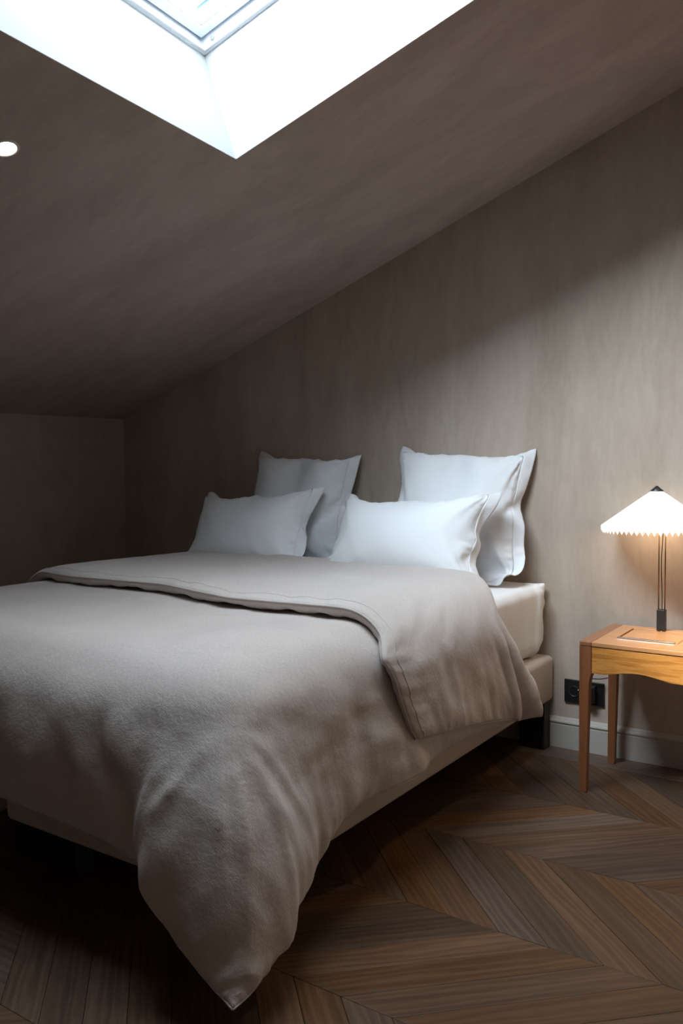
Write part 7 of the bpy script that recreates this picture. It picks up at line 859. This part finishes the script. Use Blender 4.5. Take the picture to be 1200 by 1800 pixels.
# ------------------------------------------------------------------ bed: two divan bases, mattress, duvet, pillows
def divan(name, x0, x1, label):
    t = empty(name, ((x0 + x1) / 2, -.97, 0)); tag(t, label, 'bed base', 'pair of divan bases under the mattress')
    off = t.location
    b = obj('upholstered_box', box((x0, -1.94, .187), (x1, -.004, .372), .022, 4, off=off), M_UPH, t, True)
    for (lx, ly) in ((x0 + .01, -1.80), (x1 - .115, -1.80), (x0 + .01, -.085), (x1 - .115, -.085)):
        obj('leg', box((lx, ly, 0), (lx + .105, ly + .062, .189), .003, 1, off=off), M_LEG, t)
    return t
divan('box_spring', -.832, 0.0, 'beige fabric bed base on black block legs, the one beside the wooden nightstand')
divan('box_spring', -1.60, -.878, 'beige fabric bed base on the far left half of the bed, away from the nightstand')

# mattress in its fitted sheet: rounded block with stretched-cloth creases at the corner
def mattress():
    lo = np.array([-1.57, -1.925, .3735]); hi = np.array([-.030, -.012, .664]); r = .045
    bm = bmesh.new(); bmesh.ops.create_cube(bm, size=1)
    bmesh.ops.subdivide_edges(bm, edges=bm.edges[:], cuts=63, use_grid_fill=True)
    co = np.array([v.co[:] for v in bm.verts]); 
    # bunch the grid towards the nightstand corner at the wall
    u = co + .5; u[:, 1] = 1 - (1 - u[:, 1]) ** 1.6; u[:, 0] = 1 - (1 - u[:, 0]) ** 1.5
    P = lo + u * (hi - lo); c = (lo + hi) / 2; h = (hi - lo) / 2 - r; d = P - c; q = np.clip(d, -h, h)
    m = d - q; ln = np.linalg.norm(m, axis=1); n = m / np.maximum(ln, 1e-9)[:, None]
    on = ln > 1e-6; S = c + q + n * r
    S = np.where(on[:, None], S, P)
    x, y, z = P.T
    w_side = np.exp(-((S[:, 0] - hi[0]) / .05) ** 2)
    # flowing creases down the side, a tuck near the wall corner, a soft dome
    g = vnoise(y / .05 + z * 3, z / .28, 31) * .007 + vnoise((y + .5 * z) / .028, z / .12, 32) * .0030
    tuck = np.exp(-((y + .105 - .10 * (z - .52)) / .011) ** 2) * .015 - np.exp(-((y + .070 - .10 * (z - .52)) / .016) ** 2) * .010
    fold = np.exp(-((z - .60 + .9 * (y + .05)) / .012) ** 2) * .006 * (y > -.11)
    S[:, 0] += w_side * (g + tuck + fold)
    low = np.clip((z - lo[2]) / .06, 0, 1)
    S[:, 0] -= w_side * (1 - low) * (.010 + .010 * (y > -.09))
    top = np.exp(-((S[:, 2] - hi[2]) / .03) ** 2)
    S[:, 2] += top * (vnoise(x / .22, y / .2, 33) * .0022 + tuck * .6 * np.exp(-((x - hi[0]) / .10) ** 2))
    # pulled ear of cloth at the top corner by the wall
    ear = np.exp(-(((x - hi[0]) / .035) ** 2 + ((y - hi[1]) / .05) ** 2 + ((z - hi[2]) / .035) ** 2)); S[:, 0] += ear * .022; S[:, 2] += ear * .016
    for v, s in zip(bm.verts, S): v.co = s
    return obj('mattress', bm, M_SHEET, None, True, origin=(-.8, -.97, .3735))
mat = mattress()
tag(mat, 'white mattress in a creased fitted sheet, lying on the bed bases under the duvet', 'mattress')
# duvet
def make_duvet():
    mid = unpack(*DUVET_SHEET); x = up2(up2(mid)); m, n = x.shape[:2]; nr = blur(normals(x), 2)
    sj = np.linalg.norm(np.diff(x, axis=0), axis=-1).mean(1); S = np.concatenate([[0], np.cumsum(sj)])
    si = np.linalg.norm(np.diff(x, axis=1), axis=-1)[:m // 2].mean(0); U = np.concatenate([[0], np.cumsum(si)])
    s = S[:, None] + 0 * U[None]; u = U[None] + 0 * S[:, None]; do = S[-1] - s
    ds = np.minimum(s, do); du = np.minimum(u, U[-1] - u); d = np.minimum(ds, du)
    t = .003 + .024 * (1 - np.exp(-d / .040))
    al = np.where(ds < du, u, s)
    pk = vnoise(al / .020, d / .10, 1) * np.exp(-d / .055) * .0100 + vnoise(al / .055, d / .28, 2) * np.exp(-d / .15) * .013 * (1 - np.exp(-d / .02))
    big = vnoise(u / .33 + 3, s / .30, 5) * .004 + vnoise((u + .6 * s) / .12, (s - .6 * u) / .42, 6) * .0016 \
        + vnoise((u - .5 * s) / .05, (s + .5 * u) / .15, 7) * .0020 + vnoise(u / .028, s / .035, 8) * .0007
    # long soft drape lines where it hangs
    drop = np.clip((.64 - x[..., 2]) / .2, 0, 1)
    big = big + drop * (vnoise((u * .8 + s * .6) / .085, (s * .8 - u * .6) / .5, 11) * .006 + vnoise(u / .035, s / .22, 12) * .0022 * (s < 1.0) + vnoise(s / .04, u / .25, 13) * .0025 * (u > U[-1] - .5))
    # belly of the hanging foot end
    hz = np.clip((.66 - x[..., 2]) / .42, 0, 1); foot = (x[..., 1] < -1.93) & (x[..., 0] < -.2)
    x[..., 1] -= .026 * np.sin(PI * hz) * np.clip((-.15 - x[..., 0]) / .25, 0, 1) * np.clip((-1.90 - x[..., 1]) / .06, 0, 1)
    w3 = np.clip((-.22 - x[..., 0]) / .2, 0, 1) * (x[..., 1] < -1.9)
    x[..., 1] = x[..., 1] * (1 - w3 * hz ** 2) + np.maximum(x[..., 1], -2.005) * w3 * hz ** 2; x[..., 2] += .030 * hz * w3
    # creases fanning out of the mattress corner into the hanging cone
    cu, cs = u - (U[-1] - .42), .42 - s; rr = np.hypot(cu, cs); th = np.arctan2(cs, cu)
    fan = np.clip(rr / .16, 0, 1) * np.exp(-(rr / .55) ** 4) * np.clip((cu + .12) / .1, 0, 1) * np.clip((cs + .12) / .1, 0, 1)
    big = big + fan * ((1 - np.abs(vnoise(th * 3.1 + .4, rr / .5, 21))) ** 3 * .010 + vnoise(th * 8, rr / .22, 22) * .0022)
    # ridged crumple lines of washed linen
    rg1 = (1 - np.abs(vnoise((u * .9 + s * .3) / .045 + 2 * vnoise(u / .1, s / .1, 41), (s * .9 - u * .3) / .09, 42))) ** 7 * np.clip(vnoise(u / .2, s / .2, 43) + .15, 0, 1)
    big = big + rg1 * .0009
    core = 1 - np.exp(-(d + .006) / .03)
    fold_in = np.exp(-((s - S[-1] * .67) / .10) ** 2)
    tt = np.maximum(t + (pk + big) * core, .0025); tb = np.maximum(t + (pk * .6 + big * .8 * (s > S[-1] * .6)) * core, .0025)
    # the opening edge of the turned-back band keeps its full thickness, its seam sits high
    lift = .011 * np.exp(-do / .05) * (du > .0)
    x = x - nr * lift[..., None]
    tt = tt + .012 * np.exp(-((do - .018) / .016) ** 2)
    top = x + nr * tt[..., None]; bot = x - nr * tb[..., None]
    V = np.concatenate([top.reshape(-1, 3), bot.reshape(-1, 3)]); V[:, 2] = np.maximum(V[:, 2], .004)
    ids = np.arange(m * n).reshape(m, n); o = m * n
    F = np.stack([ids[:-1, :-1], ids[:-1, 1:], ids[1:, 1:], ids[1:, :-1]], -1).reshape(-1, 4); G = F[:, ::-1] + o
    rg = np.concatenate([ids[0, :-1], ids[:-1, -1], ids[-1, :0:-1], ids[:0:-1, 0]]); r2 = np.roll(rg, -1)
    E = np.stack([rg + o, r2 + o, r2, rg], -1)
    org = (-.8, -1.2, .665)
    du_o = pyobj('duvet', V, np.concatenate([F, G, E]), M_LINEN, None, True, org)
    uvl = du_o.data.uv_layers.new(name='cloth'); vi = np.empty(len(du_o.data.loops), int); du_o.data.loops.foreach_get('vertex_index', vi)
    uv = np.stack([u.ravel(), s.ravel()], 1); uv = np.concatenate([uv, uv + .37]); uvl.data.foreach_set('uv', uv[vi].ravel())
    tag(du_o, 'rumpled beige linen duvet with its top turned back, one corner hanging to the floor', 'duvet')
    def seam(name, pts, r):
        e = obj(name, tube(pts, r, 6), M_LINEN, du_o, True); e.matrix_parent_inverse = Matrix.Translation(-Vector(org)); return e
    edge = lambda a: [tuple(v) for v in a]
    def around(a): a = a.copy(); a[:, 2] = np.maximum(a[:, 2], .006); return edge(a)
    seam('hem_seam', around(x[0]), .0030); seam('hem_seam', around(x[:, -1]), .0030); seam('hem_seam', around(x[:, 0]), .0030)
    seam('opening_seam', around(x[-1]), .0032)
    j = m - 1 - 2
    while do[j, 0] < .034: j -= 1
    seam('placket_seam', edge(bot[j] - nr[j] * .0003), .0013)
    return du_o
duvet = make_duvet()

# pillows: stuffed body with a flat stitched flange all round
def pillow(front, back, K, label, cat_group, puff):
    f = unpack(*front); b = unpack(*back); ny, nx = f.shape[0] - 1, f.shape[1] - 1
    fi = f[K:ny + 1 - K, K:nx + 1 - K]; bi = b
    F_, B_ = up2(up2(fi)), up2(up2(bi)); m, n = F_.shape[:2]
    uu = np.linspace(0, 1, n)[None] * (f.shape[1] * .023) + np.zeros((m, 1)); vv = np.linspace(0, 1, m)[:, None] * (f.shape[0] * .023) + np.zeros((1, n))
    W_, H_ = uu.max(), vv.max(); dx_ = np.minimum(uu, W_ - uu); dy_ = np.minimum(vv, H_ - vv); d = np.minimum(dx_, dy_); al = np.where(dx_ < dy_, vv, uu)
    cr = np.hypot(dx_, dy_); ang = np.arctan2(dy_, dx_ + 1e-6)
    wr = vnoise(al / .018, d / .07, int(puff * 1000) + 1) * np.exp(-d / .035) * .0055 + vnoise(ang * 7, cr / .4, int(puff * 1000) + 2) * np.exp(-cr / .16) * .011 \
        + vnoise((uu + vv * .5) / .05, (vv - .5 * uu) / .22, 5 + int(puff * 1000)) * .0024
    wr = wr * np.clip(d / .012, 0, 1)
    F_ = F_ + blur(normals(F_), 1) * wr[..., None]; B_ = B_ - blur(normals(B_), 1) * (wr * .5)[..., None]
    ids = np.arange(m * n).reshape(m, n); jd = ids.copy(); cnt = m * n; inn = np.arange((m - 2) * (n - 2)).reshape(m - 2, n - 2) + cnt; jd[1:-1, 1:-1] = inn
    V = np.concatenate([F_.reshape(-1, 3), B_[1:-1, 1:-1].reshape(-1, 3)])
    q = lambda g: np.stack([g[:-1, :-1], g[:-1, 1:], g[1:, 1:], g[1:, :-1]], -1).reshape(-1, 4)
    org = (float(V[:, 0].mean()), float(V[:, 1].mean()), float(V[:, 2].min()))
    p = pyobj('pillow', V, np.concatenate([q(ids), q(jd)[:, ::-1]]), M_PERCALE, None, True, org); tag(p, label, 'pillow', cat_group)
    # flange: the outer rows, given a thin double-cloth thickness
    g = up2(up2(f)); K2 = 4 * K; M2, N2 = g.shape[:2]; gn = blur(normals(g), 1)
    aa = np.arange(N2)[None] * .00575 + np.arange(M2)[:, None] * .00575
    g = g + gn * (vnoise(np.arange(N2)[None] / 5. + 0 * g[..., 0], np.arange(M2)[:, None] / 5. + 0 * g[..., 0], 77 + int(puff * 999)) * .0022)[..., None] * np.where(np.minimum(np.minimum(np.arange(N2)[None], N2 - 1 - np.arange(N2)[None]), np.minimum(np.arange(M2)[:, None], M2 - 1 - np.arange(M2)[:, None])) < K2, 1, 0)[..., None]
    ii = np.arange(M2 * N2).reshape(M2, N2); Q = q(ii); mask = np.ones((M2 - 1, N2 - 1), bool); mask[K2:M2 - 1 - K2, K2:N2 - 1 - K2] = False
    Q = Q[mask.ravel()]; used, inv = np.unique(Q, return_inverse=True); Q = inv.reshape(Q.shape)
    fv = g.reshape(-1, 3)[used]; fn = gn.reshape(-1, 3)[used]
    fl = pyobj('flange', fv, Q, M_PERCALE, p, True); fl.matrix_parent_inverse = Matrix.Translation(-Vector(org))
    so = fl.modifiers.new('thickness', 'SOLIDIFY'); so.thickness = .0016; so.offset = 0
    return p
GP = 'white flanged pillows against the bed wall'
pillow(SQUARE_RIGHT_FRONT, SQUARE_RIGHT_BACK, 2, 'large square white pillow leaning on the wall, nearest the pleated lamp', GP, .011)
pillow(SQUARE_LEFT_FRONT, SQUARE_LEFT_BACK, 2, 'large square white pillow leaning on the wall at the dim left side of the bed', GP, .023)
pillow(OBLONG_RIGHT_FRONT, OBLONG_RIGHT_BACK, 2, 'bright oblong white pillow propped in front, on the lamp side of the bed', GP, .037)
pillow(OBLONG_LEFT_FRONT, OBLONG_LEFT_BACK, 2, 'leftmost oblong white pillow with a raised corner, propped before the dim square one', GP, .049)

# ------------------------------------------------------------------ nightstand
NX0, NX1, NY0, NY1, NZ = .245, .637, -.429, -.052, .530
ns = empty('nightstand', ((NX0 + NX1) / 2, (NY0 + NY1) / 2, 0)); tag(ns, 'small honey-coloured wooden nightstand with one arched drawer, beside the bed', 'nightstand')
NO = ns.location
def npart(name, bm, m, parent=None, smooth=False):
    o = obj(name, bm, m, parent or ns, smooth)
    if parent is None: o.matrix_parent_inverse = Matrix.Translation(-NO)
    else: o.matrix_parent_inverse = Matrix.Identity(4)
    return o
def nleg(cx, cy, sx, sy):
    # outer corner fixed at (cx,cy); inner faces curve in below the drawer, then taper
    secs = []
    for z, w_ in ((0.0, .0245), (.004, .026), (.20, .0295), (.33, .0325), (.385, .034), (.405, .0375), (.417, .0415), (.424, .0418), (NZ - .016, .0418)):
        dd = w_ if cy < -.2 else min(w_, .036)
        c = .0015 if z > .001 else .003
        a0, a1 = cx, cx + sx * w_; b0, b1 = cy, cy + sy * dd
        xs, ys = sorted((a0, a1)), sorted((b0, b1))
        secs.append([(xs[0] + c, ys[0], z), (xs[1] - c, ys[0], z), (xs[1], ys[0] + c, z), (xs[1], ys[1] - c, z), (xs[1] - c, ys[1], z), (xs[0] + c, ys[1], z), (xs[0], ys[1] - c, z), (xs[0], ys[0] + c, z)])
    return loft(secs)
for cx, cy, sx, sy in ((NX0, NY0, 1, 1), (NX1, NY0, -1, 1), (NX0, NY1 - .045, 1, 1), (NX1, NY1 - .045, -1, 1)):
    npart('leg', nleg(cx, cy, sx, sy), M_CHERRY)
e = .0417
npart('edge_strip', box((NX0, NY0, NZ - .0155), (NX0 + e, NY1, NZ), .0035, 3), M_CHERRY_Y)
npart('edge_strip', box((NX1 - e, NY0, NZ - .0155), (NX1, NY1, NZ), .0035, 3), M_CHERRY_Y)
# top made of four boards round an inset lid
LX0, LX1, LY0, LY1 = .338, .544, -.312, -.100
xa, xb = NX0 + e + .0004, NX1 - e - .0004
npart('top_board', box((xa, NY0, NZ - .0155), (xb, LY0, NZ), .0025, 3), M_TOP)
npart('top_board', box((xa, LY1, NZ - .0155), (xb, NY1, NZ), .0025, 3), M_TOP)
npart('top_board', box((xa, LY0 + .0002, NZ - .0155), (LX0, LY1 - .0002, NZ), .0006, 1), M_TOP)
npart('top_board', box((LX1, LY0 + .0002, NZ - .0155), (xb, LY1 - .0002, NZ), .0006, 1), M_TOP)
fr = bmesh.new()
lid = npart('lid', box((LX0 + .004, LY0 + .004, NZ - .016), (LX1 - .004, LY1 - .004, NZ - .0018), .003, 2), M_TOP)
npart('lid_ledge', box((LX0 - .01, LY0 - .01, NZ - .021), (LX1 + .01, LY1 + .01, NZ - .0162)), M_CHERRY)
bar = npart('metal_strip', box((LX0 + .002, LY0 - .004, NZ - .002), (LX1 - .010, LY0 + .0075, NZ + .0045), .0016, 2), M_CHROME); bar['label'] = 'dark steel strip along the front of the lid'
# aprons
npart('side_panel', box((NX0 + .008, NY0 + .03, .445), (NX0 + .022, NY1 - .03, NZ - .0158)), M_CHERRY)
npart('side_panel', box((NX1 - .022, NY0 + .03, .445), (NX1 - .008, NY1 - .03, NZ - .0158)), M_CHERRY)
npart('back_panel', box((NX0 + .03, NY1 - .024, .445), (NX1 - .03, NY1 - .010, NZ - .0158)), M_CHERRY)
# drawer with arched lower edge
dx0, dx1 = NX0 + .0432, NX1 - .0432; zb_, zt_ = .4215, NZ - .0185; mid_x = (dx0 + dx1) / 2
poly = [(dx0, zt_), (dx0, zb_)]
for k in range(0, 25):
    t = k / 24; xx = dx0 + (dx1 - dx0) * (.13 + .74 * t); s_ = math.sin(PI * t); poly.append((xx, zb_ + .0165 * s_ ** 1.25))
poly += [(dx1, zb_), (dx1, zt_)]
drawer = npart('drawer', prism(poly, 1, NY0 + .001, NY0 + .019, .0008), M_DRAWER)
tr = obj('drawer_box', box((dx0 + .005, NY0 + .02, .446), (dx1 - .005, NY1 - .03, .500)), M_CHERRY, drawer)

# ------------------------------------------------------------------ table lamp
LC = Vector((.436, -.091, NZ + .0004)); lamp = empty('table_lamp', LC)
tag(lamp, 'slender table lamp with a lit white pleated cone shade and black foot, on the nightstand', 'lamp')
ft = prism([(-.0145, 0), (-.003, 0), (-.003, .006), (.003, .006), (.003, 0), (.0145, 0), (.0145, .076), (-.0145, .076)], 1, -.014, .014, .0012)
obj('foot', ft, M_METAL_BLK, lamp)
ZR = .345
for sx in (-1, 1):
    obj('rod', tube([(sx * .0112, 0, .070), (sx * .0112, 0, .43)], .0022, 10), M_BRASS, lamp, True)
pts = []
for k in range(40):
    t = k / 39; pts.append((.0005 + .0032 * math.sin(t * 7.5 + 1.2) * (.4 + .6 * t), -.003, .074 + t * .345))
obj('cord', tube(pts, .0016, 6), M_BLACK, lamp, True)
SO = Vector((-.018, -.012, 0))
NP = 60
sh = bmesh.new(); rings = []
def shp(r, z, amp):
    row = []
    for k in range(NP * 2):
        a = 2 * PI * k / (NP * 2); s_ = 1 if k % 2 else -1
        row.append(sh.verts.new((SO.x + (r + 0 * s_) * math.cos(a), SO.y + r * math.sin(a), z + amp * s_)))
    return row
prof = [(.020, .508, .0004), (.05, .4865, .0012), (.10, .4478, .0034), (.15, .4091, .0052), (.193, .3758, .0075), (.1865, .3655, .0080)]
for r_, z_, a_ in prof: rings.append(shp(r_, z_, a_))
for q_, s_ in zip(rings[:-1], rings[1:]):
    for k in range(NP * 2): sh.faces.new((q_[k], q_[(k + 1) % (NP * 2)], s_[(k + 1) % (NP * 2)], s_[k]))
bmesh.ops.recalc_face_normals(sh, faces=sh.faces)
so = obj('lamp_shade', sh, M_SHADE, lamp); mo = so.modifiers.new('t', 'SOLIDIFY'); mo.thickness = .0007; mo.offset = 0
cp = obj('shade_cap', lathe([(0, .5285), (.004, .528), (.008, .5235), (.0235, .5105), (.0235, .5088), (.018, .5088), (0, .5090)], 32), M_METAL_BLK, lamp, True); cp.location = (SO.x, SO.y, 0)
obj('lamp_holder', lathe([(0, .462), (.010, .462), (.013, .458), (.013, .425), (.0175, .422), (.0175, .416), (0, .416)], 24), M_METAL_BLK, lamp, True)
bulb = bpy.data.lights.new('bulb', 'POINT'); bulb.energy = LAMP_W; bulb.color = (1.0, .70, .42); bulb.shadow_soft_size = .022
bo = bpy.data.objects.new('bulb', bulb); COL.objects.link(bo); bo.parent = lamp; bo.location = (SO.x, SO.y, .400)

# ------------------------------------------------------------------ wall socket, adapter and cord
sx0, sx1, sz0, sz1 = .044, .204, .189, .281
sock = obj('wall_socket', box((sx0, -.010, sz0), (sx1, -.001, sz1), .0022, 2), M_BLACK, None, False, origin=((sx0 + sx1) / 2, -.001, (sz0 + sz1) / 2))
tag(sock, 'black double wall socket plate above the skirting, behind the nightstand leg', 'socket')
def spart(name, bm, m, loc=None, rx=False):
    o = obj(name, bm, m, sock, True); o.matrix_parent_inverse = Matrix.Translation(-sock.location)
    return o
for cx in (.085, .163):
    b2 = lathe([(.0215, .0), (.0225, .002), (.0195, .002), (.0185, -.002), (0, -.002)], 28)
    bmesh.ops.rotate(b2, verts=b2.verts, cent=(0, 0, 0), matrix=Matrix.Rotation(PI / 2, 3, 'X')); bmesh.ops.translate(b2, verts=b2.verts, vec=(cx, -.0102, .235)); spart('socket_ring', b2, M_METAL_BLK)
b2 = lathe([(0, .005), (.0018, .0045), (.0022, 0), (0, 0)], 12)
bmesh.ops.rotate(b2, verts=b2.verts, cent=(0, 0, 0), matrix=Matrix.Rotation(PI / 2, 3, 'X')); bmesh.ops.translate(b2, verts=b2.verts, vec=(.102, -.0105, .243)); spart('earth_pin', b2, plain('bright_pin', (.8, .8, .8), .2, 1.))
ad = obj('power_adapter', box((.136, -.048, .205), (.176, -.0125, .272), .005, 3), M_BLACK, None, False, origin=(.156, -.0125, .238))
tag(ad, 'small black plug adapter in the wall socket under the nightstand, its cord looping up', 'plug')
pts = [(.147, -.032, .270), (.1465, -.032, .282), (.149, -.033, .293), (.156, -.034, .300), (.17, -.035, .3025), (.20, -.036, .306), (.235, -.036, .318), (.28, -.036, .345), (.34, -.036, .375), (.385, -.036, .385), (.404, -.036, .40), (.406, -.036, .47), (.408, -.038, .53), (.414, -.042, .5345), (.425, -.06, .5335), (.43, -.076, .5335)]
def smooth_path(P, n=6):
    P = [Vector(p) for p in P]; o = []
    for i in range(len(P) - 1):
        a, b, c, d = P[max(i - 1, 0)], P[i], P[i + 1], P[min(i + 2, len(P) - 1)]
        for k in range(n):
            t = k / n; o.append(.5 * ((2 * b) + (c - a) * t + (2 * a - 5 * b + 4 * c - d) * t * t + (3 * b - a - 3 * c + d) * t ** 3))
    return o + [P[-1]]
co_ = obj('cord', tube(smooth_path(pts), .0021, 7), M_BLACK, ad, True); co_.matrix_parent_inverse = Matrix.Translation(-ad.location)

# ------------------------------------------------------------------ recessed downlight in the slope
def downlight(x, y, label, watts, cone, soft):
    DC = Vector((x, y, zc(x)))
    dl = empty('downlight', DC); tag(dl, label, 'downlight', 'recessed downlights')
    dl.rotation_mode = 'QUATERNION'; dl.rotation_quaternion = Matrix(((UPS.x, 0, NRM.x), (0, 1, 0), (UPS.z, 0, NRM.z))).to_quaternion()
    obj('ring', lathe([(.0290, .004), (.0290, -.001), (.031, -.0035), (.0365, -.0030), (.0385, -.0008), (.0385, .001)], 48), M_RING, dl, True)
    obj('lens', lathe([(.0292, -.0005), (.022, -.0022), (.010, -.003), (0, -.0032)], 40), M_LED, dl, True)
    sp = bpy.data.lights.new('downlight_beam', 'SPOT'); sp.energy = watts; sp.spot_size = math.radians(cone); sp.spot_blend = .9; sp.color = (1, .80, .62); sp.shadow_soft_size = soft
    s_o = bpy.data.objects.new('downlight_beam', sp); COL.objects.link(s_o); s_o.parent = dl; s_o.location = (0, 0, -.012 - soft * .2)
    return s_o
downlight(-.8745, -1.846, 'small round recessed downlight glowing in the sloping ceiling', SPOT_W, 70, .025)
bm_ = downlight(1.25, -.70, 'added fill downlight, unseen in the ceiling to the right, above the open floor', FILL_W, 150, .06)  # unseen extra fixture, added as warm fill for the bed's right side
